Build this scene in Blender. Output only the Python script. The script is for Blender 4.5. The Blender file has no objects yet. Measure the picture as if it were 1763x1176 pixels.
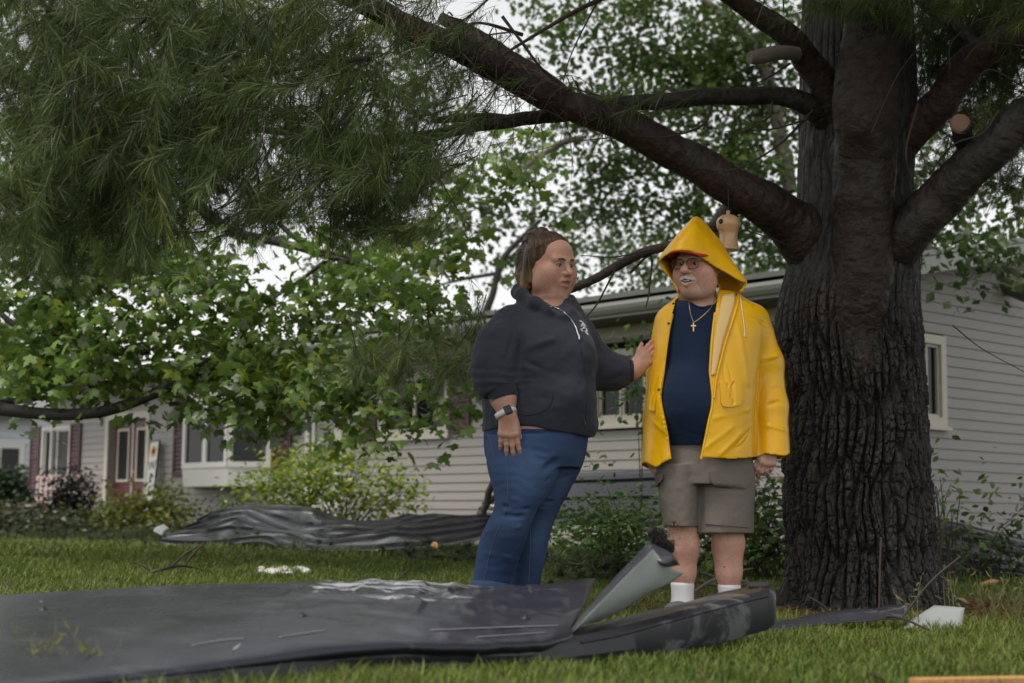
import bpy, math, random
import numpy as np
from mathutils import Vector, Matrix

# ------------------------------------------------------------------ camera, sky, sun, exposure
SC = bpy.context.scene
COL = SC.collection
FPX, CXP, CYP = 2700.0, 881.5, 588.0
CAM_H = 0.43
PITCH = math.atan((897.0 - CYP) / FPX)
ROLL = math.radians(0.6)
cam_d = bpy.data.cameras.new('camera')
cam = bpy.data.objects.new('camera', cam_d)
COL.objects.link(cam)
cam_d.sensor_width = 36.0
cam_d.lens = 36.0 * FPX / 1763.0
cam_d.clip_start = 0.05
cam_d.clip_end = 2000.0
cam_d.dof.use_dof = True
cam_d.dof.focus_distance = 7.2
cam_d.dof.aperture_fstop = 2.8
CAM_M = Matrix.Translation((0, 0, CAM_H)) @ Matrix.Rotation(math.pi / 2 + PITCH, 4, 'X') @ Matrix.Rotation(ROLL, 4, 'Z')
cam.matrix_world = CAM_M
SC.camera = cam

SUN_EL, SUN_AZ = math.radians(62), math.radians(232)      # azimuth clockwise from +Y: behind the camera, to the left
world = bpy.data.worlds.new('World')
SC.world = world
world.use_nodes = True
wn = world.node_tree.nodes
wl = world.node_tree.links
for n in list(wn):
    wn.remove(n)
w_out = wn.new('ShaderNodeOutputWorld')
w_bg = wn.new('ShaderNodeBackground')
w_sky = wn.new('ShaderNodeTexSky')
w_sky.sky_type = 'NISHITA'
w_sky.sun_disc = False
w_sky.sun_elevation = SUN_EL
w_sky.sun_rotation = SUN_AZ
w_sky.air_density = 1.6
w_sky.dust_density = 0.4
w_sky.ozone_density = 1.0
w_hsv = wn.new('ShaderNodeHueSaturation')
w_hsv.inputs['Saturation'].default_value = 0.06          # a closed cloud cover: the sky's light with little of its blue
w_bg.inputs['Strength'].default_value = 0.11
wl.new(w_sky.outputs[0], w_hsv.inputs['Color'])
wl.new(w_hsv.outputs[0], w_bg.inputs['Color'])
wl.new(w_bg.outputs[0], w_out.inputs['Surface'])

sun_d = bpy.data.lights.new('sun', 'SUN')
sun_d.energy = 1.5
sun_d.angle = math.radians(16)
sun_d.color = (1.0, 0.93, 0.82)
sun = bpy.data.objects.new('sun', sun_d)
COL.objects.link(sun)
_sd = Vector((math.sin(SUN_AZ) * math.cos(SUN_EL), math.cos(SUN_AZ) * math.cos(SUN_EL), math.sin(SUN_EL)))
sun.rotation_euler = _sd.to_track_quat('Z', 'Y').to_euler()

SC.view_settings.view_transform = 'Standard'
SC.view_settings.look = 'None'
SC.view_settings.exposure = 0.68
SC.view_settings.gamma = 1.0
SC.view_settings.use_curve_mapping = False
SC.render.engine = 'CYCLES'
SC.cycles.use_denoising = True
SC.cycles.max_bounces = 5
SC.cycles.diffuse_bounces = 3
SC.cycles.glossy_bounces = 2
SC.cycles.transparent_max_bounces = 8
SC.cycles.sample_clamp_indirect = 6.0

# ------------------------------------------------------------------ picking points in the place
_MR = np.array(CAM_M.to_3x3())
def ray(px, py):
    return _MR @ np.array([(px - CXP) / FPX, -(py - CYP) / FPX, -1.0])
def P(px, py, Y):
    """the point at world depth Y on the line of sight of a photograph pixel"""
    d = ray(px, py)
    return np.array([0, 0, CAM_H]) + d * (Y / d[1])
def gz(y):
    """height of the lawn: it climbs a little towards the house"""
    t = np.clip((np.asarray(y, float) - 8.5) / 5.5, 0, 1)
    return .15 * t * t * (3 - 2 * t)
def G(px, py, z=0.0):
    """the lawn (or z above it) under a photograph pixel"""
    d = ray(px, py); lo, hi = 1.0, 60.0
    for _ in range(40):
        m = (lo + hi) / 2; p = np.array([0, 0, CAM_H]) + d * (m / d[1])
        if p[2] > gz(p[1]) + z: lo = m
        else: hi = m
    return p
def proj(p):
    p = np.asarray(p, float).reshape(-1, 3) - np.array([0, 0, CAM_H])
    q = p @ _MR
    return np.stack([CXP - FPX * q[:, 0] / q[:, 2], CYP + FPX * q[:, 1] / q[:, 2]], 1)

rng = np.random.default_rng(7)

# ------------------------------------------------------------------ noise
def _hash(ix, iy, iz, seed):
    h = (ix.astype(np.int64) * 374761393 + iy.astype(np.int64) * 668265263 + iz.astype(np.int64) * 2147483647 + seed * 1274126177) & 0xffffffff
    h = ((h ^ (h >> 13)) * 1274126177) & 0xffffffff
    h = h ^ (h >> 16)
    return (h & 0xffff).astype(np.float32) / 65535.0
def noise(p, scale=1.0, seed=0):
    """value noise in -1..1 at the rows of p"""
    p = np.asarray(p, np.float32) * scale
    i = np.floor(p).astype(np.int64)
    f = (p - i).astype(np.float32)
    f = f * f * (3 - 2 * f)
    out = np.zeros(len(p), np.float32)
    for dx in (0, 1):
        wx = f[:, 0] if dx else 1 - f[:, 0]
        for dy in (0, 1):
            wy = f[:, 1] if dy else 1 - f[:, 1]
            for dz in (0, 1):
                wz = f[:, 2] if dz else 1 - f[:, 2]
                out += wx * wy * wz * _hash(i[:, 0] + dx, i[:, 1] + dy, i[:, 2] + dz, seed)
    return out * 2 - 1
def fbm(p, scale=1.0, seed=0, octaves=3):
    p = np.asarray(p, np.float32)
    o = np.zeros(len(p), np.float32); a = 1.0; s = scale; t = 0
    for k in range(octaves):
        o += a * noise(p, s, seed + k * 17); t += a; a *= 0.5; s *= 2.03
    return o / t

# ------------------------------------------------------------------ meshes and objects
def mesh_np(name, verts, faces, smooth=True, colors=None, uvs=None):
    """faces: an (n, k) integer array, or a list of such arrays"""
    verts = np.asarray(verts, np.float32).reshape(-1, 3)
    fl = faces if isinstance(faces, list) else [faces]
    fl = [np.asarray(f, np.int32) for f in fl if len(f)]
    me = bpy.data.meshes.new(name)
    me.vertices.add(len(verts))
    me.vertices.foreach_set('co', verts.ravel())
    loops = np.concatenate([f.ravel() for f in fl])
    tot = np.concatenate([np.full(len(f), f.shape[1], np.int32) for f in fl])
    start = np.concatenate([[0], np.cumsum(tot)[:-1]]).astype(np.int32)
    me.loops.add(len(loops))
    me.loops.foreach_set('vertex_index', loops)
    me.polygons.add(len(tot))
    me.polygons.foreach_set('loop_start', start)
    me.polygons.foreach_set('loop_total', tot)
    me.polygons.foreach_set('use_smooth', np.full(len(tot), bool(smooth)))
    me.update(calc_edges=True)
    me.validate()
    if colors is not None:
        c = np.ones((len(verts), 4), np.float32)
        c[:, :3] = colors
        at = me.color_attributes.new('Col', 'FLOAT_COLOR', 'POINT')
        at.data.foreach_set('color', c.ravel())
    return me

def obj(name, me, mat=None, parent=None):
    o = bpy.data.objects.new(name, me)
    COL.objects.link(o)
    if mat is not None and me is not None and len(me.materials) == 0:
        me.materials.append(mat)
    if parent is not None:
        o.parent = parent
    return o
def empty(name, loc=(0, 0, 0), rz=0.0):
    o = bpy.data.objects.new(name, None)
    COL.objects.link(o)
    o.location = loc
    o.rotation_euler = (0, 0, rz)
    o.empty_display_size = 0.1
    return o
def tag(o, label=None, category=None, group=None, kind=None):
    if label: o['label'] = label
    if category: o['category'] = category
    if group: o['group'] = group
    if kind: o['kind'] = kind
    return o

class MB:
    """collects shapes for one mesh"""
    def __init__(self):
        self.v = []; self.f = {}; self.n = 0
    def add(self, verts, faces):
        verts = np.asarray(verts, float).reshape(-1, 3)
        f = np.asarray(faces, int)
        self.f.setdefault(f.shape[1], []).append(f + self.n)
        self.v.append(verts); self.n += len(verts)
        return self
    def box(self, x0, x1, y0, y1, z0, z1):
        v = [(x0,y0,z0),(x1,y0,z0),(x1,y1,z0),(x0,y1,z0),(x0,y0,z1),(x1,y0,z1),(x1,y1,z1),(x0,y1,z1)]
        return self.add(v, [(0,3,2,1),(4,5,6,7),(0,1,5,4),(1,2,6,5),(2,3,7,6),(3,0,4,7)])
    def tube(self, pts, rad, n=8, cap=True):
        v, f = tube_np(pts, rad, n)
        self.add(v, f)
        if cap:
            k = len(v) // n
            c0 = np.mean(v[:n], 0); c1 = np.mean(v[-n:], 0)
            vv = np.concatenate([v[:n], [c0], v[-n:], [c1]])
            i = np.arange(n); j = (i + 1) % n
            self.add(vv, np.concatenate([np.stack([j, i, np.full(n, n)], 1), np.stack([i + n + 1, j + n + 1, np.full(n, 2 * n + 1)], 1)]))
        return self
    def mesh(self, name, smooth=False, colors=None):
        return mesh_np(name, np.concatenate(self.v), [np.concatenate(a) for a in self.f.values()], smooth, colors)

def spline(pts, per=8):
    """Catmull-Rom through the rows of pts (any number of columns)"""
    p = np.asarray(pts, float)
    if len(p) < 3:
        t = np.linspace(0, 1, per + 1)[:, None]
        return p[0] * (1 - t) + p[-1] * t
    q = np.concatenate([[2 * p[0] - p[1]], p, [2 * p[-1] - p[-2]]])
    out = []
    for i in range(len(p) - 1):
        a, b, c, d = q[i:i + 4]
        t = np.linspace(0, 1, per, endpoint=False)[:, None]
        out.append(0.5 * (2 * b + (c - a) * t + (2 * a - 5 * b + 4 * c - d) * t ** 2 + (3 * b - a - 3 * c + d) * t ** 3))
    out.append(p[-1:])
    return np.concatenate(out)

def frames(pts):
    pts = np.asarray(pts, float)
    t = np.gradient(pts, axis=0)
    t /= np.linalg.norm(t, axis=1)[:, None] + 1e-9
    n = np.zeros_like(t)
    a = np.array([0, 0, 1.0]) if abs(t[0, 2]) < 0.9 else np.array([0, 1.0, 0])
    n[0] = np.cross(t[0], a); n[0] /= np.linalg.norm(n[0])
    for i in range(1, len(t)):
        v = n[i - 1] - t[i] * np.dot(n[i - 1], t[i])
        n[i] = v / (np.linalg.norm(v) + 1e-9)
    return t, n, np.cross(t, n)

def tube_np(pts, rad, n=8):
    pts = np.asarray(pts, float)
    m = len(pts)
    rad = np.broadcast_to(np.asarray(rad, float), (m,))
    t, a, b = frames(pts)
    ang = np.linspace(0, 2 * np.pi, n, endpoint=False)
    v = pts[:, None] + rad[:, None, None] * (np.cos(ang)[None, :, None] * a[:, None] + np.sin(ang)[None, :, None] * b[:, None])
    i, j = np.meshgrid(np.arange(m - 1), np.arange(n), indexing='ij')
    j2 = (j + 1) % n
    f = np.stack([i * n + j, i * n + j2, (i + 1) * n + j2, (i + 1) * n + j], -1).reshape(-1, 4)
    return v.reshape(-1, 3), f

def lathe(profile, n=24, center=(0, 0, 0)):
    """profile rows (radius, z)"""
    pr = np.asarray(profile, float)
    ang = np.linspace(0, 2 * np.pi, n, endpoint=False)
    v = np.stack([pr[:, 0, None] * np.cos(ang), pr[:, 0, None] * np.sin(ang), np.repeat(pr[:, 1, None], n, 1)], -1)
    m = len(pr)
    i, j = np.meshgrid(np.arange(m - 1), np.arange(n), indexing='ij')
    j2 = (j + 1) % n
    f = np.stack([i * n + j, i * n + j2, (i + 1) * n + j2, (i + 1) * n + j], -1).reshape(-1, 4)
    return v.reshape(-1, 3) + np.asarray(center), f

def grid_faces(m, n):
    i, j = np.meshgrid(np.arange(m - 1), np.arange(n - 1), indexing='ij')
    return np.stack([i * n + j, i * n + j + 1, (i + 1) * n + j + 1, (i + 1) * n + j], -1).reshape(-1, 4)

def vnormals(v, f):
    v = np.asarray(v, float)
    n = np.zeros_like(v)
    fn = np.cross(v[f[:, 2]] - v[f[:, 0]], v[f[:, -1]] - v[f[:, 1]])
    for k in range(f.shape[1]):
        for c in range(3):
            n[:, c] += np.bincount(f[:, k], fn[:, c], len(v))
    return n / (np.linalg.norm(n, axis=1)[:, None] + 1e-12)

def sheet_np(grid, thick):
    """a closed thin plate from an (m, n, 3) grid of points"""
    m, n = grid.shape[:2]
    v = grid.reshape(-1, 3)
    f = grid_faces(m, n)
    nn = vnormals(v, f)
    w = v - nn * thick
    idx = np.arange(m * n).reshape(m, n)
    loop = np.concatenate([idx[0, :-1], idx[:-1, -1], idx[-1, :0:-1], idx[:0:-1, 0]])
    l2 = np.roll(loop, -1)
    k = m * n
    side = np.stack([loop, l2, l2 + k, loop + k], 1)[:, ::-1]
    return np.concatenate([v, w]), np.concatenate([f, f[:, ::-1] + k, side])

# ------------------------------------------------------------------ materials
MATS = {}
def mat(name, color=(.5, .5, .5), rough=.6, spec=.5, metal=0.0, var=0.0, vscale=8.0, bump=0.0, bscale=40.0, bdist=0.01, attr=False, color2=None,
        stretch=(1, 1, 1), sheen=0.0, coat=0.0, trans=0.0, detail=6.0, objspace=True, rvar=0.0):
    m = bpy.data.materials.new(name)
    m.use_nodes = True
    nt = m.node_tree; N = nt.nodes; L = nt.links
    bs = N['Principled BSDF']
    bs.inputs['Roughness'].default_value = rough
    bs.inputs['Metallic'].default_value = metal
    bs.inputs['Specular IOR Level'].default_value = spec
    if coat: bs.inputs['Coat Weight'].default_value = coat; bs.inputs['Coat Roughness'].default_value = 0.11
    if sheen: bs.inputs['Sheen Weight'].default_value = sheen; bs.inputs['Sheen Roughness'].default_value = 0.5
    tc = N.new('ShaderNodeTexCoord')
    mp = N.new('ShaderNodeMapping')
    mp.inputs['Scale'].default_value = stretch
    L.new(tc.outputs['Object' if objspace else 'Generated'], mp.inputs['Vector'])
    src = None
    if attr:
        at = N.new('ShaderNodeVertexColor'); at.layer_name = 'Col'
        src = at.outputs['Color']
    if var or color2:
        no = N.new('ShaderNodeTexNoise')
        no.inputs['Scale'].default_value = vscale
        no.inputs['Detail'].default_value = detail
        no.inputs['Roughness'].default_value = 0.62
        L.new(mp.outputs[0], no.inputs['Vector'])
        ra = N.new('ShaderNodeValToRGB')
        ra.color_ramp.elements[0].position = 0.32
        ra.color_ramp.elements[1].position = 0.68
        c2 = color2 if color2 else tuple(min(1, c * (1 + var)) for c in color)
        c1 = color if color2 else tuple(c * (1 - var) for c in color)
        if src is None:
            ra.color_ramp.elements[0].color = (*c1, 1)
            ra.color_ramp.elements[1].color = (*c2, 1)
            src = ra.outputs[0]
        else:
            ra.color_ramp.elements[0].color = (1 - var, 1 - var, 1 - var, 1)
            ra.color_ramp.elements[1].color = (1, 1, 1, 1)
            mx = N.new('ShaderNodeMixRGB'); mx.blend_type = 'MULTIPLY'; mx.inputs[0].default_value = 1.0
            L.new(src, mx.inputs[1]); L.new(ra.outputs[0], mx.inputs[2])
            src = mx.outputs[0]
        if rvar:
            mr = N.new('ShaderNodeMapRange')
            mr.inputs['From Min'].default_value = 0.3; mr.inputs['From Max'].default_value = 0.7
            mr.inputs['To Min'].default_value = max(0, rough - rvar); mr.inputs['To Max'].default_value = min(1, rough + rvar)
            L.new(no.outputs['Fac'], mr.inputs['Value']); L.new(mr.outputs[0], bs.inputs['Roughness'])
    if src is not None:
        L.new(src, bs.inputs['Base Color'])
    else:
        bs.inputs['Base Color'].default_value = (*color, 1)
    if bump:
        nb = N.new('ShaderNodeTexNoise')
        nb.inputs['Scale'].default_value = bscale
        nb.inputs['Detail'].default_value = 5
        L.new(mp.outputs[0], nb.inputs['Vector'])
        bp = N.new('ShaderNodeBump')
        bp.inputs['Strength'].default_value = bump
        bp.inputs['Distance'].default_value = bdist
        L.new(nb.outputs['Fac'], bp.inputs['Height'])
        L.new(bp.outputs[0], bs.inputs['Normal'])
    if trans:
        tr = N.new('ShaderNodeBsdfTranslucent')
        if src is not None: L.new(src, tr.inputs['Color'])
        else: tr.inputs['Color'].default_value = (*color, 1)
        ms = N.new('ShaderNodeMixShader'); ms.inputs[0].default_value = trans
        out = N['Material Output']
        L.new(bs.outputs[0], ms.inputs[1]); L.new(tr.outputs[0], ms.inputs[2]); L.new(ms.outputs[0], out.inputs['Surface'])
    MATS[name] = m
    return m
# ------------------------------------------------------------------ continuous bodies: a distance field on a grid, meshed by surface nets
class Field:
    def __init__(self, lo, hi, h):
        self.lo = np.asarray(lo, float); self.h = h
        self.n = np.ceil((np.asarray(hi) - self.lo) / h).astype(int) + 1
        self.F = np.full(self.n, 0.2, np.float32)
        self.ax = [(self.lo[i] + h * np.arange(self.n[i])).astype(np.float32) for i in range(3)]
    def sub(self, lo, hi):
        s = []
        for i in range(3):
            a = max(0, int((lo[i] - self.lo[i]) / self.h)); b = min(self.n[i], int((hi[i] - self.lo[i]) / self.h) + 2)
            if b <= a: return None
            s.append(slice(a, b))
        return tuple(s)
    def pts(self, s):
        return self.ax[0][s[0]][:, None, None], self.ax[1][s[1]][None, :, None], self.ax[2][s[2]][None, None, :]
    def apply(self, prim, k=0.02, op='add'):
        fn, lo, hi = prim
        m = k + 5 * self.h
        s = self.sub(np.asarray(lo) - m, np.asarray(hi) + m)
        if s is None: return self
        d = fn(*self.pts(s)).astype(np.float32)
        a = self.F[s]
        if op == 'add':
            q = np.maximum(k - np.abs(a - d), 0) / max(k, 1e-6)
            self.F[s] = np.minimum(a, d) - q * q * k * 0.25
        else:
            if op == 'cut': d = -d
            q = np.maximum(k - np.abs(a - d), 0) / max(k, 1e-6)
            self.F[s] = np.maximum(a, d) + q * q * k * 0.25
        return self
    def add(self, prim, k=0.02): return self.apply(prim, k, 'add')
    def cut(self, prim, k=0.01): return self.apply(prim, k, 'cut')
    def keep(self, arr):
        self.F = np.maximum(self.F, arr.astype(np.float32)); return self
    def mesh(self):
        F = self.F; h = self.h
        F[0] = F[-1] = 0.1; F[:, 0] = F[:, -1] = 0.1; F[:, :, 0] = F[:, :, -1] = 0.1
        ins = F < 0
        c = np.zeros(tuple(self.n - 1), np.uint8)
        for dx in (0, 1):
            for dy in (0, 1):
                for dz in (0, 1):
                    c += ins[dx:self.n[0] - 1 + dx, dy:self.n[1] - 1 + dy, dz:self.n[2] - 1 + dz]
        act = np.argwhere((c > 0) & (c < 8))
        ids = np.full(c.shape, -1, np.int32)
        ids[act[:, 0], act[:, 1], act[:, 2]] = np.arange(len(act))
        co = [(0,0,0),(1,0,0),(0,1,0),(1,1,0),(0,0,1),(1,0,1),(0,1,1),(1,1,1)]
        val = [F[act[:, 0] + a, act[:, 1] + b, act[:, 2] + d] for a, b, d in co]
        acc = np.zeros((len(act), 3), np.float32); cnt = np.zeros(len(act), np.float32)
        for a in range(8):
            for b in range(a + 1, 8):
                if sum(abs(co[a][i] - co[b][i]) for i in range(3)) != 1: continue
                va, vb = val[a], val[b]
                m = (va < 0) != (vb < 0)
                t = np.where(m, va / np.where(m, va - vb, 1), 0)
                pa = np.array(co[a], np.float32); pb = np.array(co[b], np.float32)
                acc += np.where(m[:, None], pa + t[:, None] * (pb - pa), 0)
                cnt += m
        v = (act + acc / cnt[:, None]) * h + self.lo
        quads = []
        for axis in range(3):
            sl0 = [slice(None)] * 3; sl1 = [slice(None)] * 3
            sl0[axis] = slice(0, -1); sl1[axis] = slice(1, None)
            a = ins[tuple(sl0)]; b = ins[tuple(sl1)]
            e = np.argwhere(a != b)
            flip = a[e[:, 0], e[:, 1], e[:, 2]]
            o1, o2 = [(1, 2), (2, 0), (0, 1)][axis]
            ok = (e[:, o1] > 0) & (e[:, o2] > 0) & (e[:, o1] < c.shape[o1]) & (e[:, o2] < c.shape[o2])
            e = e[ok]; flip = flip[ok]
            def cell(d1, d2):
                q = e.copy(); q[:, o1] -= d1; q[:, o2] -= d2
                return ids[q[:, 0], q[:, 1], q[:, 2]]
            q = np.stack([cell(1, 1), cell(0, 1), cell(0, 0), cell(1, 0)], 1)
            q[~flip] = q[~flip][:, ::-1]
            quads.append(q)
        f = np.concatenate(quads)
        f = f[(f >= 0).all(1)]
        return v, f

def smooth_np(v, f, it=2, lam=0.5):
    e = np.concatenate([f[:, [0, 1]], f[:, [1, 2]], f[:, [2, 3]], f[:, [3, 0]]])
    n = len(v)
    deg = np.bincount(e[:, 0], minlength=n) + np.bincount(e[:, 1], minlength=n)
    for _ in range(it):
        s = np.stack([np.bincount(e[:, 0], v[e[:, 1], c], n) + np.bincount(e[:, 1], v[e[:, 0], c], n) for c in range(3)], 1)
        v = v + lam * (s / np.maximum(deg, 1)[:, None] - v)
    return v

def cone(a, b, ra, rb):
    a = np.asarray(a, np.float32); b = np.asarray(b, np.float32); ba = b - a; L = float(ba @ ba) + 1e-9
    def fn(X, Y, Z):
        px, py, pz = X - a[0], Y - a[1], Z - a[2]
        t = np.clip((px * ba[0] + py * ba[1] + pz * ba[2]) / L, 0, 1)
        return np.sqrt((px - t * ba[0]) ** 2 + (py - t * ba[1]) ** 2 + (pz - t * ba[2]) ** 2) - (ra + (rb - ra) * t)
    r = max(ra, rb)
    return fn, np.minimum(a, b) - r, np.maximum(a, b) + r
def ball(c, r, R=None):
    c = np.asarray(c, np.float32); r = np.broadcast_to(np.asarray(r, np.float32), (3,))
    R = np.eye(3, dtype=np.float32) if R is None else np.asarray(R, np.float32)     # columns: the ellipsoid's own axes
    def fn(X, Y, Z):
        px, py, pz = X - c[0], Y - c[1], Z - c[2]
        u = [px * R[0, i] + py * R[1, i] + pz * R[2, i] for i in range(3)]
        k0 = np.sqrt(sum((u[i] / r[i]) ** 2 for i in range(3)))
        k1 = np.sqrt(sum((u[i] / r[i] ** 2) ** 2 for i in range(3))) + 1e-6
        return k0 * (k0 - 1) / k1
    m = float(r.max())
    return fn, c - m, c + m
def slab(c, hs, R=None, rd=0.0):
    c = np.asarray(c, np.float32); hs = np.asarray(hs, np.float32)
    R = np.eye(3, dtype=np.float32) if R is None else np.asarray(R, np.float32)
    def fn(X, Y, Z):
        px, py, pz = X - c[0], Y - c[1], Z - c[2]
        q = [np.abs(px * R[0, i] + py * R[1, i] + pz * R[2, i]) - (hs[i] - rd) for i in range(3)]
        o = np.sqrt(sum(np.maximum(a, 0) ** 2 for a in q))
        return o + np.minimum(np.maximum(np.maximum(q[0], q[1]), q[2]), 0) - rd
    m = float(np.linalg.norm(hs))
    return fn, c - m, c + m
def loft(rows, pw=2.0):
    """rows (z, cx, cy, rx, ry), smooth in z, cut flat at both ends; pw > 2 squares the section"""
    r = np.asarray(sorted(rows, key=lambda q: q[0]), float)
    s = spline(r, 10)
    z = s[:, 0]; o = np.argsort(z); s = s[o]; z = s[:, 0]
    def fn(X, Y, Z):
        zz = Z.ravel()
        g = [np.interp(zz, z, s[:, i]).astype(np.float32)[None, None, :] for i in range(1, 5)]
        u = (X - g[0]); w = (Y - g[1])
        if pw == 2.0:
            k0 = np.sqrt((u / g[2]) ** 2 + (w / g[3]) ** 2)
        else:
            k0 = ((np.abs(u / g[2])) ** pw + (np.abs(w / g[3])) ** pw) ** (1.0 / pw)
        k1 = np.sqrt((u / g[2] ** 2) ** 2 + (w / g[3] ** 2) ** 2) + 1e-4
        d = k0 * (k0 - 1) / k1
        d = np.clip(d, -0.15, 0.3)
        return np.maximum(d, np.maximum(z[0] - Z, Z - z[-1]))
    lo = ((r[:, 1] - r[:, 3]).min(), (r[:, 2] - r[:, 4]).min(), z[0])
    hi = ((r[:, 1] + r[:, 3]).max(), (r[:, 2] + r[:, 4]).max(), z[-1])
    return fn, np.array(lo), np.array(hi)
def chain(field, pts, radii, k=0.02, op='add'):
    for i in range(len(pts) - 1):
        field.apply(cone(pts[i], pts[i + 1], radii[i], radii[i + 1]), k, op)
def folds(v, n, lines):
    """raise or sink the surface along soft lines: (point, point, height, width)"""
    v = v.copy()
    for a, b, h, w in lines:
        a = np.asarray(a, float); b = np.asarray(b, float); ba = b - a
        t = np.clip(((v - a) @ ba) / (ba @ ba + 1e-9), 0, 1)
        q = a + t[:, None] * ba
        d2 = ((v - q) ** 2).sum(1)
        m = d2 < (3 * w) ** 2
        fade = 0.35 + 0.65 * np.sin(np.pi * np.clip(t[m], 0.0, 1))
        v[m] += n[m] * (h * np.exp(-d2[m] / (w * w)) * fade)[:, None]
    return v
def rot(yaw=0.0, pitch=0.0, roll=0.0):
    """columns are the head's own axes: x to its image right, y to its back, z up"""
    return np.array((Matrix.Rotation(yaw, 3, 'Z') @ Matrix.Rotation(pitch, 3, 'X') @ Matrix.Rotation(roll, 3, 'Y')))
# ------------------------------------------------------------------ the setting: ground
M_soil = mat('lawn_soil', (.030, .040, .012), color2=(.060, .062, .024), vscale=1.6, rough=.95, bump=.6, bscale=30, bdist=.03)
gv = MB()
xs = np.concatenate([np.linspace(-300, -12, 12), np.linspace(-10, 10, 60), np.linspace(12, 300, 12)])
ys = np.concatenate([np.linspace(-60, 1, 8), np.linspace(2, 30, 80), np.linspace(34, 500, 16)])
gx, gy = np.meshgrid(xs, ys, indexing='ij')
gh = .018 * fbm(np.stack([gx.ravel(), gy.ravel(), 0 * gx.ravel()], 1), .8, 5, 2).reshape(gx.shape) - .012 + gz(gy)
gr = np.stack([gx, gy, gh], -1)
ground = obj('ground', mesh_np('ground', gr.reshape(-1, 3), grid_faces(*gx.shape)[:, ::-1] if False else grid_faces(*gx.shape)), M_soil)
tag(ground, kind='structure')

# ------------------------------------------------------------------ the house
HC = np.array([2.98, 14.14, 0.0])
HU = np.array([-.669, .744, 0.0]); HU /= np.linalg.norm(HU)       # along the front wall, to the far corner
HO = np.array([-HU[1], HU[0], 0.0])                                # out of the front wall
HANG = math.atan2(HU[1], HU[0])
def FW(px, py, out=0.0):
    """pixel to (along, height) on the front wall"""
    d = ray(px, py); o = np.array([0, 0, CAM_H]) - HC - HO * out
    t = -(o @ HO) / (d @ HO)
    p = o + d * t
    return p @ HU, p[2] + 0.0
def RW(px, py):
    """pixel to (distance behind the corner, height) on the end wall"""
    d = ray(px, py); o = np.array([0, 0, CAM_H]) - HC
    t = -(o @ HU) / (d @ HU)
    p = o + d * t
    return p @ HO, p[2]
LEN, DEP, EAVE, COURSE, SLOPE = 15.75, 8.2, 2.50, .1016, .20
house = empty('ranch_house', HC, HANG)
tag(house, 'long single-storey house with pale grey lap siding and maroon shutters', 'house')
M_side = mat('vinyl_siding', (.300, .278, .260), color2=(.350, .327, .308), vscale=1.3, rough=.55, spec=.35, bump=.12, bscale=25, stretch=(.3, .3, 3), rvar=.08)
M_trimw = mat('white_trim', (.60, .58, .54), color2=(.68, .66, .62), vscale=3, rough=.45)
M_cream = mat('cream_trim', (.50, .46, .37), color2=(.58, .54, .45), vscale=4, rough=.5)
M_shut = mat('maroon_shutter', (.052, .016, .018), color2=(.072, .022, .024), vscale=5, rough=.5)
M_door = mat('maroon_door', (.095, .016, .022), color2=(.120, .024, .030), vscale=3, rough=.4)
M_glass = mat('window_glass', (.008, .010, .009), rough=.04, spec=.22, var=.3, vscale=.8)
M_screen = mat('insect_screen', (.06, .06, .055), rough=.7)
M_dark = mat('dark_interior', (.012, .012, .012), rough=.9)
M_gutter = mat('gutter_metal', (.33, .34, .31), color2=(.26, .27, .24), vscale=5, rough=.4, spec=.5)
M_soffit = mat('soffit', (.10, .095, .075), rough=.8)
M_roof = mat('wet_roofing', (.16, .17, .15), color2=(.23, .24, .21), vscale=14, rough=.30, spec=.6, bump=.4, bscale=70, bdist=.004)
M_found = mat('foundation_block', (.20, .19, .175), color2=(.26, .25, .23), vscale=6, rough=.9, bump=.4, bscale=60)
M_black2 = mat('black_plastic', (.012, .012, .013), rough=.45)
M_brass = mat('brass', (.55, .38, .14), rough=.35, metal=1.0)

# openings in the front wall, (along0, along1, z0, z1), seen in the photograph
def span(l, r, t, b, out=0.0):
    c = (t + b) / 2
    u1, _ = FW(l, c, out); u0, _ = FW(r, c, out)
    m = (l + r) / 2
    return u0, u1, FW(m, b, out)[1], FW(m, t, out)[1]
W1 = span(73, 122, 735, 843)
D1 = span(186, 251, 722, 938); D1 = (D1[0], D1[1], .12, D1[3])
BAY = span(334, 468, 690, 806)
SD = span(534, 583, 716, 900); SD = (SD[0], SD[1], .12, 2.12)
W2 = span(655, 775, 640, 752)
W3 = span(1024, 1160, 600, 730)
opens = [W1, D1, BAY, SD, W2, W3]
_a = RW(1562, 655)[0]; _b = RW(1624, 655)[0]
RWIN = (_b, _a, RW(1600, 733)[1], RW(1600, 577)[1])                # along is negative: behind the corner

wall_f = obj('front_wall', MB().box(.02, LEN, -.16, -.10, .0, EAVE).mesh('front_wall'), M_dark, house)
wall_r = obj('end_wall', MB().box(.10, .16, -DEP, -.02, .0, EAVE).add([(x, y, z) for x in (.10, .16) for (y, z) in ((-.02, EAVE + .001), (-.02, EAVE + .17), (-DEP / 2, EAVE + .17 + SLOPE * DEP / 2), (-DEP, EAVE + .17), (-DEP, EAVE + .001))], [(0, 1, 2, 3, 4), (9, 8, 7, 6, 5)]).mesh('end_wall'), M_dark, house)
MB_back = MB().box(LEN - .06, LEN, -DEP, -.17, 0, EAVE).box(.17, LEN - .07, -DEP, -DEP + .06, 0, EAVE)
obj('rear_wall', MB_back.mesh('rear_wall'), M_side, house)
obj('foundation', MB().box(-.005, LEN - .01, -.098, .004, 0, .14).box(-.005, .09, -DEP, -.10, 0, .14).mesh('foundation'), M_found, house)
_cache = {}
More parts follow.
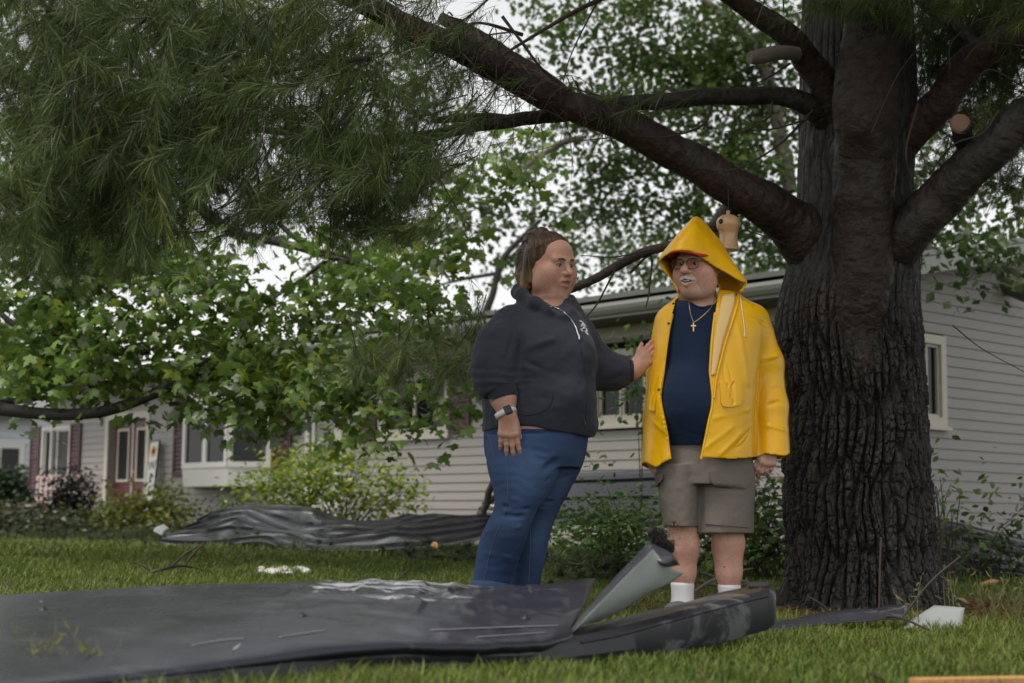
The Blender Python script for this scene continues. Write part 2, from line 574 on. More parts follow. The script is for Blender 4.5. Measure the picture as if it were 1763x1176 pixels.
def board(x0, x1, z0, along_x=True, n0=0.0):
    L_ = round(x1 - x0, 3)
    key = (L_, along_x)
    if key not in _cache:
        h = COURSE; lap = .014; t0, t1 = .006, .021
        # section: face leans out towards its foot, with a drip edge and a recessed shadow line under it
        sec = [(-.09, .004), (t1 - .006, .002), (t1, .0045), (t1 * .95, .016), (t0 + .004, h - .004), (t0, h + .006), (-.09, h + .006 - .003)]
        v, f = [], []
        for e in (0, L_):
            for (o_, z) in sec:
                v.append((e, o_, z) if along_x else (-o_, e, z))
        k = len(sec)
        for i in range(k):
            j = (i + 1) % k
            f.append((i, j, k + j, k + i) if along_x else (i, k + i, k + j, j))
        me = mesh_np('siding_board', v, [np.array(f), np.array([list(range(k))[::-1] if along_x else list(range(k)), [k + i for i in (range(k) if along_x else range(k - 1, -1, -1))]])], False)
        me.materials.append(M_side)
        _cache[key] = me
    return _cache[key]
def courses(z0, z1, x0, x1, opens, along_x, parent):
    z = z0
    while z < z1 - .01:
        segs = [(x0, x1)]
        for (a, b, c, d) in opens:
            if c < z + COURSE - .02 and d > z + .02:
                out = []
                for (s, e) in segs:
                    if b <= s or a >= e: out.append((s, e))
                    else:
                        if a - s > .03: out.append((s, a))
                        if e - b > .03: out.append((b, e))
                segs = out
        for (s, e) in segs:
            o = bpy.data.objects.new('siding_board', board(s, e, z, along_x))
            COL.objects.link(o); o.parent = parent
            o.location = (s, 0, z) if along_x else (0, s, z)
        z += COURSE
courses(.15, EAVE, .03, LEN - .02, opens, True, wall_f)

courses(.15, EAVE, -DEP, -.03, [RWIN], False, wall_r)
z = .15 + COURSE * math.ceil((EAVE - .15) / COURSE)
while z < EAVE + SLOPE * DEP / 2 + .10:                            # up into the gable, each course shorter
    a = max(.03, (z + COURSE - EAVE - .19) / SLOPE)
    courses(z, z + COURSE * .5, -DEP + a, -a, [], False, wall_r)
    z += COURSE
obj('corner_trim', MB().box(-.028, .03, -.03, .028, .14, EAVE).mesh('corner_trim'), M_trimw, house)
obj('corner_trim', MB().box(LEN - .03, LEN + .028, -.06, .028, .14, EAVE).mesh('corner_trim'), M_trimw, house)
# roof, soffit, fascia, gutter
OV, RK = .60, .35
rz = lambda y: EAVE + .14 + SLOPE * (OV - y)                        # top of the roof at local y (0 front, -DEP back)
ym = -DEP / 2
g = np.array([[(x, y, rz(y)) for x in np.linspace(-RK, LEN + RK, 30)] for y in np.linspace(OV, ym, 10)])
v_, f_ = sheet_np(g, .05)
roof = obj('roof', mesh_np('roof', v_, f_, False), M_roof, house)
g = np.array([[(x, y, rz(-DEP - y)) for x in np.linspace(-RK, LEN + RK, 30)] for y in np.linspace(ym, -DEP - OV, 10)])
v_, f_ = sheet_np(g, .05)
obj('rear_slope', mesh_np('rear_slope', v_, f_, False), M_roof, roof)
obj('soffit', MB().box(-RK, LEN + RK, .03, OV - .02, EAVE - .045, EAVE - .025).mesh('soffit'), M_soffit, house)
obj('frieze_board', MB().box(0.035, LEN, .002, .028, EAVE - .17, EAVE - .046).mesh('frieze_board'), M_cream, house)
obj('fascia', MB().box(-RK, LEN + RK, OV - .02, OV + .005, EAVE - .05, EAVE + .085).mesh('fascia'), M_gutter, house)
gut = MB()
sec = [(OV + .006, EAVE - .02), (OV + .055, EAVE - .02), (OV + .085, EAVE + .015), (OV + .10, EAVE + .05), (OV + .10, EAVE + .085), (OV + .088, EAVE + .085), (OV + .088, EAVE + .052), (OV + .074, EAVE + .02), (OV + .05, EAVE - .008), (OV + .006, EAVE - .008)]
for (a, b, dz) in ((-RK, 1.18, .0), (1.22, 6.4, .0), (6.41, LEN + RK, .0)):
    v_ = [(e, y, z + dz) for e in (a, b) for (y, z) in sec]; k = len(sec)
    gm = MB().add(v_, [(i, (i + 1) % k, k + (i + 1) % k, k + i) for i in range(k)])
    obj('gutter', gm.mesh('gutter'), M_gutter, house)
for s_, nm in ((0, 'rake_board'), (1, 'rake_board')):
    y0, y1 = (OV, ym) if s_ == 0 else (-DEP - OV, ym)
    z0, z1 = EAVE - .03, EAVE - .03 + SLOPE * abs(y1 - y0) + .0
    v_ = [(x, y, z + dz) for x in (-RK - .025, -RK - .003) for (y, z, dz) in ((y0, z0, 0), (y1, z1, 0), (y1, z1, .16), (y0, z0, .16))]
    obj(nm, MB().add(v_, [(0, 1, 2, 3), (7, 6, 5, 4), (0, 4, 5, 1), (1, 5, 6, 2), (2, 6, 7, 3), (3, 7, 4, 0)]).mesh(nm), M_gutter, house)

def window(name, o, panes=2, trim=.07, mt=M_trimw, screen=None, out=.03, sill=True, parent=house, outx=False, label=None):
    """a framed window in an opening (along0, along1, z0, z1); outx: on the end wall"""
    a, b, c, d = o
    def bx(m, x0, x1, y0, y1, z0, z1):
        return m.box(x0, x1, y0, y1, z0, z1) if not outx else m.box(-y1, -y0, x0, x1, z0, z1)
    fr = MB()
    bx(fr, a - .003, a + trim, -.09, out, c, d); bx(fr, b - trim, b + .003, -.09, out, c, d)
    bx(fr, a + trim, b - trim, -.09, out, d - trim, d + .003); bx(fr, a + trim, b - trim, -.09, out, c - .003, c + trim)
    w = obj(name, fr.mesh(name), mt, parent)
    if label: w['label'] = label
    xs_ = np.linspace(a + trim, b - trim, panes + 1)
    for i in range(panes):
        s = MB(); e = .028; yo = -.022 - .012 * (i % 2)
        x0, x1, z0, z1 = xs_[i] + .002, xs_[i + 1] - .002, c + trim + .002, d - trim - .002
        bx(s, x0, x0 + e, yo - .03, yo + .03, z0, z1); bx(s, x1 - e, x1, yo - .03, yo + .03, z0, z1)
        bx(s, x0 + e, x1 - e, yo - .03, yo + .03, z1 - e, z1); bx(s, x0 + e, x1 - e, yo - .03, yo + .03, z0, z0 + e)
        obj('sash', s.mesh('sash'), mt, w)
        p = MB(); bx(p, x0 + e, x1 - e, yo - .008, yo + .002, z0 + e, z1 - e)
        obj('pane', p.mesh('pane'), M_screen if screen == i else M_glass, w)
    if sill:
        s = MB(); bx(s, a - .03, b + .03, .025, out + .035, c - .04, c - .004)
        obj('sill', s.mesh('sill'), mt, w)
    return w
def shutter(a, b, c, d):
    """two stiles, rails and two raised panels"""
    o = MB()
    t = .05
    o.box(a, a + t, .024, .052, c, d).box(b - t, b, .024, .052, c, d)
    m = (c + d) / 2
    for z in (c, m - t / 2, d - t):
        o.box(a + t, b - t, .024, .050, z, z + t)
    s = obj('shutter', o.mesh('shutter'), M_shut, house)
    for (z0, z1) in ((c + t, m - t / 2), (m + t / 2, d - t)):
        n = max(3, int((z1 - z0) / .06))
        for i in range(n):                                          # louvre slats
            zz = z0 + (z1 - z0) * i / n; h = (z1 - z0) / n
            v_ = [(x, y, z) for x in (a + t, b - t) for (y, z) in ((.044, zz), (.048, zz + .006), (.030, zz + h), (.026, zz + h - .006))]
            obj('slat', MB().add(v_, [(0, 1, 5, 4), (1, 2, 6, 5), (2, 3, 7, 6), (3, 0, 4, 7)]).mesh('slat'), M_shut, s)
    return s
window('window', W1, 2, .05, M_trimw, 0)
shutter(W1[1] + .03, W1[1] + .03 + .36, W1[2], W1[3] + .03)
shutter(W1[0] - .39, W1[0] - .03, W1[2], W1[3] + .03)
# double door, set back
a, b, c, d = D1
dt = MB().box(a - .10, a, -.10, .035, .02, d + .10).box(b, b + .10, -.10, .035, .02, d + .10).box(a, b, -.10, .035, d, d + .10)
door = obj('double_door', dt.mesh('double_door'), M_cream, house)
mid_ = (a + b) / 2
for (x0, x1, hs) in ((mid_ + .015, b - .01, 0), (a + .01, mid_ - .015, 1)):
    w_ = x1 - x0
    l_ = MB(); e = .13
    z0, z1, g0, g1 = c, d - .01, 1.0, d - .17
    y0, y1 = -.14, -.095
    l_.box(x0, x0 + e, y0, y1, z0, z1).box(x1 - e, x1, y0, y1, z0, z1).box(x0 + e, x1 - e, y0, y1, g1, z1).box(x0 + e, x1 - e, y0, y1, z0, g0)
    lf = obj('door_leaf', l_.mesh('door_leaf'), M_door, door)
    lf2 = MB(); t = .035
    lf2.box(x0 + e - t, x0 + e, y1 + .001, y1 + .02, g0 - t, g1 + t).box(x1 - e, x1 - e + t, y1 + .001, y1 + .02, g0 - t, g1 + t).box(x0 + e, x1 - e, y1 + .001, y1 + .02, g1, g1 + t).box(x0 + e, x1 - e, y1 + .001, y1 + .02, g0 - t, g0)
    obj('glazing_frame', lf2.mesh('glazing_frame'), M_cream, door)
    obj('door_pane', MB().box(x0 + e + .001, x1 - e - .001, -.125, -.115, g0 + .001, g1 - .001).mesh('door_pane'), mat('leaded_glass', (.10, .115, .10), color2=(.16, .16, .13), vscale=22, rough=.25, spec=.5) if hs == 0 else MATS['leaded_glass'], door)
obj('astragal', MB().box(mid_ - .014, mid_ + .014, -.13, -.075, c, d - .012).mesh('astragal'), M_trimw, door)
for z in (.98, 1.10):
    v_, f_ = lathe([(.001, .075), (.022, .07), (.030, .05), (.022, .03), (.010, .02), (.026, .008), (.028, 0)], 14)
    v_ = np.stack([v_[:, 0] + mid_ - .05, v_[:, 2] * (1 if z < 1.05 else .4) - .09, v_[:, 1] + z], 1)
    obj('knob', mesh_np('knob', v_, f_[:, ::-1]), M_brass, door)
obj('threshold', MB().box(a - .15, b + .15, -.12, .50, .0, .11).mesh('threshold'), M_found, door)
# bay window
a, b, c, d = BAY
bay = empty('bay_window', (0, 0, 0)); bay.parent = house
PR = .42
pts = [(a - .05, .03), (a + .42, PR), (b - .42, PR), (b + .05, .03)]
v_ = [(x, y, z) for z in (c - .26, c - .01) for (x, y) in pts]
v_[0] = (a + .02, .03, c - .26); v_[3] = (b - .02, .03, c - .26)
for i in (1, 2): v_[i] = (v_[i][0], PR - .03, c - .26)
obj('sill_box', MB().add(v_, [(0, 1, 5, 4), (1, 2, 6, 5), (2, 3, 7, 6)]).add(v_, [(3, 2, 1, 0), (4, 5, 6, 7)]).mesh('sill_box'), M_trimw, bay)
obj('head_box', MB().add([(x, y, z) for z in (d + .02, d + .16) for (x, y) in pts], [(0, 1, 5, 4), (1, 2, 6, 5), (2, 3, 7, 6), (3, 2, 1, 0), (4, 5, 6, 7)]).mesh('head_box'), M_trimw, bay)
for i in range(3):
    p0 = np.array([*pts[i], 0.0]); p1 = np.array([*pts[i + 1], 0.0]); L_ = np.linalg.norm(p1 - p0); ux = (p1 - p0) / L_
    n_ = np.array([-ux[1], ux[0], 0])
    def bx3(m, s0, s1, o0, o1, z0, z1):
        v = [p0 + ux * s + n_ * o + np.array([0, 0, z]) for z in (z0, z1) for (s, o) in ((s0, o0), (s1, o0), (s1, o1), (s0, o1))]
        return m.add(v, [(0, 3, 2, 1), (4, 5, 6, 7), (0, 1, 5, 4), (1, 2, 6, 5), (2, 3, 7, 6), (3, 0, 4, 7)])
    e = .075; z0, z1 = c - .008, d + .018
    m = MB(); bx3(m, .005, e, -.05, .012, z0, z1); bx3(m, L_ - e, L_ - .005, -.05, .012, z0, z1); bx3(m, e, L_ - e, -.05, .012, z1 - e, z1); bx3(m, e, L_ - e, -.05, .012, z0, z0 + e)
    obj('sash', m.mesh('sash'), M_trimw, bay)
    if i == 1:
        m = MB(); bx3(m, L_ / 2 - .05, L_ / 2 + .05, -.05, .010, z0 + e, z1 - e)
        obj('mullion', m.mesh('mullion'), M_trimw, bay)
    spans = [(e, L_ - e)] if i != 1 else [(e, L_ / 2 - .05), (L_ / 2 + .05, L_ - e)]
    for (s0, s1) in spans:
        m = MB(); bx3(m, s0 + .001, s1 - .001, -.03, -.02, z0 + e, z1 - e)
        obj('pane', m.mesh('pane'), M_glass, bay)
shutter(b + .09, b + .50, c - .10, d + .12)
shutter(a - .52, a - .09, c - .10, d + .12)
# storm door
a, b, c, d = SD
sd = obj('storm_door', MB().box(a - .09, a, -.10, .034, .02, d + .09).box(b, b + .09, -.10, .034, .02, d + .09).box(a, b, -.10, .034, d, d + .09).mesh('storm_door'), M_trimw, house)
m = MB(); e = .10
m.box(a + .006, a + e, -.03, .012, c, d - .006).box(b - e, b - .03, -.03, .012, c, d - .006).box(a + e, b - e, -.03, .012, d - e, d - .006).box(a + e, b - e, -.03, .012, c, c + .75)
obj('door_leaf', m.mesh('door_leaf'), M_trimw, sd)
obj('door_edge', MB().box(b - .03, b - .004, -.03, .008, c, d - .006).mesh('door_edge'), M_black2, sd)
obj('door_pane', MB().box(a + e + .001, b - e - .001, -.015, -.006, c + .751, d - e - .001).mesh('door_pane'), mat('storm_glass', (.16, .17, .17), color2=(.06, .07, .06), vscale=6, rough=.05, spec=.6), sd)
obj('handle', MB().box(b - .085, b - .06, .013, .05, 1.0, 1.12).mesh('handle'), M_brass, sd)
obj('threshold', MB().box(a - .1, b + .1, -.05, .45, .0, .11).mesh('threshold'), M_found, sd)
u1, z1_ = FW(497, 726); u0, z0_ = FW(522, 748)
plaq = obj('wall_plaque', MB().box(u0, u1, .025, .07, z0_, z1_).box(u0 + .04, u1 - .04, .071, .082, z0_ + .03, z1_ - .03).mesh('wall_plaque'), mat('dark_bronze', (.03, .024, .018), rough=.5))
plaq.location = HC; plaq.rotation_euler = (0, 0, HANG)
tag(plaq, 'small dark rectangular box on the siding left of the storm door', 'plaque')
w = window('window', W2, 2, .07, M_cream)
shutter(W2[1] + .03, W2[1] + .42, W2[2] - .02, W2[3])
shutter(W2[0] - .40, W2[0] - .02, W2[2] + .01, W2[3])
window('window', W3, 3, .075, M_cream, None, .045)
window('window', RWIN, 2, .085, M_cream, None, .04, True, house, True)

# leaning porch sign
sl, zb = FW(248, 870, .35)
sgn = empty('porch_sign', HC + HU * FW(250, 870, .30)[0] + HO * .30, HANG)
tag(sgn, 'tall white porch board with a sunflower and black letters, leaning by the maroon door', 'sign')
SW, SH = .24, 1.55
TILT = Matrix.Rotation(math.radians(7.5), 4, 'X') @ Matrix.Rotation(math.radians(5), 4, 'Y')
def sbx(nm, x0, x1, y0, y1, z0, z1, mt, par=sgn):
    v = MB().box(x0, x1, y0, y1, z0, z1)
    me = v.mesh(nm); me.transform(TILT)
    return obj(nm, me, mt, par)
M_signw = mat('painted_board', (.58, .57, .54), color2=(.66, .65, .62), vscale=9, rough=.7, stretch=(1, 1, .2))
sbx('board', -SW / 2, SW / 2, -.01, .01, .02, SH, M_signw)
for s in (-1, 1): sbx('edging', s * (SW / 2 + .006) - .006, s * (SW / 2 + .006) + .006, -.013, .013, .01, SH + .012, M_black2)
sbx('edging', -SW / 2, SW / 2, -.013, .013, SH, SH + .012, M_black2)
M_petal = mat('sunflower_yellow', (.62, .33, .03), rough=.7)
m = MB()
for k in range(14):
    t = 2 * math.pi * k / 14; c_, s_ = math.cos(t), math.sin(t)
    m.add([(c_ * .03, .013, SH - .14 + s_ * .03), (c_ * .065 - s_ * .016, .014, SH - .14 + s_ * .065 + c_ * .016), (c_ * .098, .014, SH - .14 + s_ * .098), (c_ * .065 + s_ * .016, .014, SH - .14 + s_ * .065 - c_ * .016)], [(0, 3, 2, 1)])
me = m.mesh('sunflower'); me.transform(TILT); sf_ = obj('sunflower', me, M_petal, sgn)
v_, f_ = lathe([(.001, .006), (.03, .005), (.042, 0)], 18); v_ = np.stack([v_[:, 0], .014 + v_[:, 2], v_[:, 1] + SH - .14], 1)
me = mesh_np('seed_head', v_, f_[:, ::-1]); me.transform(TILT); obj('seed_head', me, mat('seed_brown', (.035, .018, .01), rough=.9), sf_)
for k, chs in enumerate('WEL'):
    cu = bpy.data.curves.new('letter', 'FONT'); cu.body = chs; cu.size = .20; cu.align_x = 'CENTER'; cu.align_y = 'CENTER'; cu.extrude = .0015
    o = bpy.data.objects.new('letter', cu); COL.objects.link(o); o.parent = sgn
    bpy.context.view_layer.update()
    me = bpy.data.meshes.new_from_object(o); bpy.data.objects.remove(o)
    o = obj('letter', me, M_black2, sgn)
    o.matrix_local = TILT @ Matrix.Translation((0, .0135, SH - .36 - k * .185)) @ Matrix.Rotation(math.pi, 4, 'Z') @ Matrix.Rotation(math.pi / 2, 4, 'X')

# neighbour's house
nb_o = P(-40, 890, 34.0); nb_o[2] = 0
nbh = empty('neighbour_house', nb_o, math.radians(8))
tag(nbh, 'pale blue-white house at the far left edge beyond the house corner', 'house')
M_nb = mat('pale_siding', (.55, .58, .62), color2=(.62, .65, .68), vscale=2, rough=.6)
obj('wall', MB().box(-4.5, 1.05, 0, 6, 0, 2.6).mesh('wall'), M_nb, nbh)
nbw = nbh.children[0]
for i in range(16):
    z = .1 + i * .155
    obj('siding_board', MB().add([(x, y, zz) for x in (-4.5, 1.05) for (y, zz) in ((-.004, z + .15), (-.03, z + .002), (-.004, z))], [(0, 1, 4, 3), (1, 2, 5, 4)]).mesh('siding_board'), M_nb, nbw)
v_ = [(-4.9, -.5, 2.55), (1.45, -.5, 2.55), (1.45, 3, 3.7), (-4.9, 3, 3.7), (-4.9, 6.5, 2.55), (1.45, 6.5, 2.55)]
v_ = v_ + [(x, y, z + .12) for x, y, z in v_]
obj('roof', MB().add(v_, [(0, 1, 2, 3), (3, 2, 5, 4), (6, 9, 8, 7), (9, 10, 11, 8), (0, 6, 7, 1), (4, 5, 11, 10), (1, 7, 8, 2), (2, 8, 11, 5), (0, 3, 9, 6), (3, 4, 10, 9)]).mesh('roof'), mat('grey_shingle', (.20, .20, .20), rough=.8, var=.2), nbh)
obj('window', MB().box(-.1, .95, -.05, -.032, .75, 2.0).mesh('window'), M_trimw, nbh)
obj('pane', MB().box(.02, .42, -.056, -.051, .87, 1.88).box(.46, .83, -.056, -.051, .87, 1.88).mesh('pane'), M_glass, nbh)
# ------------------------------------------------------------------ trees
def leaf_mat(name, trans=.35, rough=.42, spec=.5):
    m = mat(name, attr=True, rough=rough, spec=spec, trans=trans)
    return m
M_leaf = leaf_mat('maple_leaf', .40, .36)
M_leaf2 = leaf_mat('far_leaf', .42, .45, .4)
M_needle = leaf_mat('pine_needle', .25, .45, .4)
M_bark = mat('pine_bark', attr=True, rough=.62, spec=.5, var=.45, vscale=28, bump=.9, bscale=55, bdist=.012, stretch=(1, 1, .35), rvar=.2)
M_limb = mat('limb_bark', attr=True, rough=.60, spec=.4, var=.55, vscale=22, bump=1.0, bscale=38, bdist=.012, rvar=.15)
M_twig = mat('twig_bark', (.030, .020, .014), color2=(.055, .036, .026), vscale=20, rough=.6)
M_mbark = mat('maple_bark', (.020, .018, .015), color2=(.040, .036, .030), vscale=14, rough=.7, bump=.5, bscale=50)
M_pbark = mat('pale_bark', (.11, .092, .075), color2=(.17, .145, .12), vscale=10, rough=.75, bump=.4, bscale=50)
M_cut = mat('sawn_wood', (.28, .15, .10), color2=(.17, .085, .06), vscale=24, rough=.7)

LEAF_MAPLE = None
def maple_template():
    half = [(0.0, 0.0), (.10, -.06), (.36, -.10), (.30, .06), (.60, .28), (.46, .33), (.50, .46), (.26, .44), (.16, .50), (.20, .70), (.10, .74), (0.0, 1.0)]
    out = half + [(-x, y) for x, y in half[-2:0:-1]]
    pts = np.array([(x, y, 0) for x, y in out] + [(0, .36, 0)])
    pts[:, 2] = -.22 * np.abs(pts[:, 0]) - .18 * (pts[:, 1] - .3) ** 2
    n = len(out)
    return pts, np.array([(i, (i + 1) % n, n) for i in range(n)])
def oval_template():
    pts = np.array([(0, 0, 0), (.26, .28, -.05), (.24, .62, -.08), (0, 1, -.16), (-.24, .62, -.08), (-.26, .28, -.05), (0, .45, .03)], float)
    return pts, np.array([(i, (i + 1) % 6, 6) for i in range(6)])
def small_template():
    pts = np.array([(0, 0, 0), (.38, .42, -.08), (0, 1, -.1), (-.38, .42, -.08)], float)
    return pts, np.array([(0, 1, 2), (0, 2, 3)])
def leaf_frames(n, droop=.6, tilt=.5):
    """axes of hanging leaves: tip direction and face normal"""
    a = rng.uniform(0, 2 * np.pi, n)
    tip = np.stack([np.cos(a), np.sin(a), -droop + rng.normal(0, .45, n)], 1)
    tip /= np.linalg.norm(tip, axis=1)[:, None]
    nor = np.stack([rng.normal(0, tilt, n), rng.normal(0, tilt, n), np.ones(n)], 1)
    side = np.cross(tip, nor); side /= np.linalg.norm(side, axis=1)[:, None]
    nor = np.cross(side, tip)
    return side, tip, nor
def leaves_mesh(name, c, size, tpl, cols, droop=.6, tilt=.5):
    pts, tri = tpl
    n = len(c)
    s, t, w = leaf_frames(n, droop, tilt)
    sz = np.broadcast_to(size, (n,))[:, None, None]
    v = c[:, None] + sz * (pts[None, :, 0, None] * s[:, None] + pts[None, :, 1, None] * t[:, None] + pts[None, :, 2, None] * w[:, None])
    f = (tri[None] + (np.arange(n) * len(pts))[:, None, None]).reshape(-1, 3)
    return mesh_np(name, v.reshape(-1, 3), f, False, np.repeat(cols, len(pts), 0))
def leaf_cols(c, base, spread=.35, seed=0, yellow=.08, scale=2.2):
    n = len(c)
    k = (1 + spread * fbm(c, scale, seed, 2) * 1.4 + rng.normal(0, .16, n))[:, None]
    col = np.asarray(base)[None] * np.clip(k, .35, 2.0)
    y = rng.uniform(0, 1, n) < yellow
    col[y] *= np.array([1.7, 1.35, .8])
    return np.clip(col, .003, .6)
BOOST = 1.0
def clump_points(clumps, dens):
    """clumps: rows (x, y, z, rx, ry, rz, weight); leaves lie in layered sprays inside each"""
    out = []
    for (x, y, z, rx, ry, rz, wgt) in clumps:
        n = int(dens * wgt * rx * rz * 4 * BOOST)
        k = max(3, n // 26)
        u = rng.normal(0, 1, (k, 3)); u /= np.linalg.norm(u, axis=1)[:, None]
        sp = u * (rng.uniform(.15, 1, k) ** (1 / 2.2))[:, None] * (rx, ry, rz)
        a = rng.integers(0, k, n)
        d = rng.normal(0, 1, (n, 3)) * (.17, .17, .10)
        out.append(np.array([x, y, z]) + sp[a] + d)
    return np.concatenate(out)
def limb(name, pts, radii, parent, mt, n=14, per=8, col=None, rough=.10, ends=True, seed=0):
    """a tapering limb; pts rows (pixel x, pixel y, depth) or world points"""
    p = spline(np.concatenate([np.asarray(pts, float), np.asarray(radii, float)[:, None]], 1), per)
    r = np.maximum(p[:, 3], .0015)
    q = p[:, :3] + r[:, None] * .22 * np.stack([noise(p[:, :3], 5, 3 + seed), noise(p[:, :3], 5, 7 + seed), noise(p[:, :3], 5, 11 + seed)], 1)
    v, f = tube_np(q, r, n)
    ctr = np.repeat(q, n, 0)
    d = v - ctr; L = np.linalg.norm(d, axis=1)[:, None]; d = d / (L + 1e-9)
    s = fbm(v * np.array([1, 1, 1]), 9, 31 + seed, 3)
    fl_ = np.abs(noise(v * np.array([1, 1, 1]), 26, 41 + seed)); sc_ = np.abs(noise(v, 60, 43 + seed))
    v = v + d * (L * (rough * s)[:, None] + (np.minimum(L[:, 0] * .06, .006) * (np.clip(fl_ / .3, 0, 1) + .5 * np.clip(sc_ / .3, 0, 1) - 1))[:, None])
    m = MB(); m.add(v, f)
    k = len(q)
    i = np.arange(n); j = (i + 1) % n
    m.add(np.concatenate([v[-n:], [q[-1] + (q[-1] - q[-2]) * .2]]), np.stack([i, j, np.full(n, n)], 1))
    cols = None
    if col is not None:
        vv = np.concatenate(m.v)
        c = np.asarray(col)[None] * (1 + .7 * fbm(vv, 7, 5 + seed, 4))[:, None] * (.55 + .45 * np.clip(np.abs(noise(vv, 26, 41 + seed)) / .3, 0, 1))[:, None]
        li = np.clip(fbm(vv * (1, 1, .6), 9, 8 + seed, 3) * 2.4 - .5, 0, 1)[:, None]
        c = c * (1 - .7 * li) + np.array([.060, .058, .046]) * .7 * li                 # grey scaly patches
        cols = np.clip(c * .95, .003, 1)
    return obj(name, m.mesh(name, True, cols), mt, parent), q
def px(rows): return [P(*r) for r in rows]

# ================================================================== the big pine
YT = 7.95
base = P(1478, 1050, YT); base[2] = 0
pine = empty('pine_tree', base)
tag(pine, 'large rough-barked pine beside the man in the yellow raincoat', 'tree')
def rel(rows): return [P(*r) - base for r in rows]
rows = []                                              # left and right outline of the trunk
for (py, l, r) in [(1085, 1290, 1690), (1058, 1318, 1662), (1040, 1334, 1640), (1010, 1350, 1622), (960, 1356, 1612), (900, 1352, 1606), (820, 1350, 1600), (740, 1349, 1594), (640, 1340, 1589), (560, 1334, 1586), (500, 1340, 1587), (450, 1350, 1592), (400, 1362, 1590), (330, 1366, 1578), (250, 1368, 1582), (160, 1370, 1584), (60, 1372, 1580), (-80, 1380, 1570), (-300, 1400, 1550), (-700, 1430, 1530)]:
    a = P(l, py, YT); b = P(r, py, YT)
    rows.append(((a[2] + b[2]) / 2, (a[0] + b[0]) / 2, (b[0] - a[0]) / 2))
rows = np.array(sorted(rows)); rows = spline(rows, 6); rows = rows[np.argsort(rows[:, 0])]
zs = np.concatenate([np.arange(-.06, 2.9, .0065), np.arange(2.9, 5.5, .04)])
cx = np.interp(zs, rows[:, 0], rows[:, 1]); rr = np.interp(zs, rows[:, 0], rows[:, 2])
na = 460
th = np.linspace(0, 2 * np.pi, na, endpoint=False)
Zg, Tg = np.meshgrid(zs, th, indexing='ij')
cxg = np.repeat(cx[:, None], na, 1); rg = np.repeat(rr[:, None], na, 1)
flare = np.clip(1 - Zg / .30, 0, 1) ** 1.5
lob = 1 + flare * .10 * np.cos(Tg * 6 + 1.0) + flare * .06 * np.cos(Tg * 11 + 2)
Rg = rg * lob
# bark: tall plates parted by dark furrows
ww = Tg * .36
pp = np.stack([np.cos(Tg) * .36, np.sin(Tg) * .36, Zg], -1).reshape(-1, 3)
warp = noise(pp * (5, 5, 2.0), 1, 91) * .045 + noise(pp * (14, 14, 8), 1, 92) * .012
ang = ww.ravel() + warp
def plates(u, z, w, h, seed):
    """cell plates on the unrolled trunk: distance to the crack, and a value for each plate"""
    per = int(round(2 * np.pi * .36 / w))
    gu = u / (2 * np.pi * .36) * per; gz = z / h
    iu = np.floor(gu).astype(np.int64); iz = np.floor(gz).astype(np.int64)
    f1 = np.full(len(u), 9.0); f2 = np.full(len(u), 9.0); idv = np.zeros(len(u))
    for du in (-1, 0, 1):
        for dz in (-1, 0, 1):
            cu = iu + du; cz = iz + dz; cm_ = cu % per
            a_ = _hash(cm_, cz, cz * 0, seed); b_ = _hash(cm_, cz, cz * 0 + 7, seed)
            d = np.hypot(gu - (cu + .15 + .7 * a_), gz - (cz + .15 + .7 * b_))
            new = d < f1
            f2 = np.where(new, f1, np.minimum(f2, d)); idv = np.where(new, _hash(cm_, cz, cz * 0 + 13, seed), idv); f1 = np.where(new, d, f1)
    return f2 - f1, idv
zw = pp[:, 2] + noise(pp * (9, 9, 5), 1, 93) * .05
c1, id1 = plates(ang, zw, .046, .34, 101)
c2, id2 = plates(ang + noise(pp * (30, 30, 14), 1, 94) * .012, zw + noise(pp * (25, 25, 25), 1, 95) * .02, .021, .055, 103)
fine = noise(pp * (95, 95, 60), 1, 107) * .6 + noise(pp * (190, 190, 90), 1, 108) * .4
low = np.clip((1.9 - pp[:, 2]) / .6, 0.28, 1)               # the old thick bark is on the lower trunk
k1 = np.clip(c1 / .34, 0, 1); k2 = np.clip(c2 / .30, 0, 1)
plate = k1 * (.55 + .45 * k2)
hgt = (.026 * k1 ** .8 + .010 * k2 * k1 + .010 * (id1 - .5) * k1 + .010 * (id2 - .5) * k1 + .006 * fine) * low - .010
amp = np.clip(rg.ravel() / .34, .3, 1)
v = np.stack([(cxg + (Rg + (hgt * amp).reshape(Zg.shape) - .022) * np.cos(Tg)), YT + (Rg + (hgt * amp).reshape(Zg.shape) - .022) * np.sin(Tg), Zg], -1).reshape(-1, 3) - base
i, j = np.meshgrid(np.arange(len(zs) - 1), np.arange(na), indexing='ij'); j2 = (j + 1) % na
f = np.stack([i * na + j, i * na + j2, (i + 1) * na + j2, (i + 1) * na + j], -1).reshape(-1, 4)
dark = np.array([.004, .0035, .003]); grey = np.array([.028, .0235, .019]); red = np.array([.032, .016, .011]); moss = np.array([.022, .023, .011])
t = (plate * (.55 + .75 * id2))[:, None]
col = dark * (1 - np.clip(t, 0, 1)) + grey * np.clip(t, 0, 1)
mo = np.clip(fbm(pp, 5, 111, 3) * 1.6 - .1, 0, 1)[:, None] * t
col = col * (1 - .5 * mo) + moss * .5 * mo
re = np.clip(fbm(pp * (1, 1, .5), 4, 113, 2) * 2 - .35, 0, 1)[:, None] * np.clip((pp[:, 2:3] - .9) / .6, 0, 1)
col = col * (1 - .6 * re) + red * .6 * re
col *= (1 + .45 * fbm(pp, 40, 115, 2))[:, None]
obj('trunk', mesh_np('trunk', v, f, False, np.clip(col, .002, 1)), M_bark, pine)
LRED = (.045, .026, .019); LGREY = (.040, .033, .027)
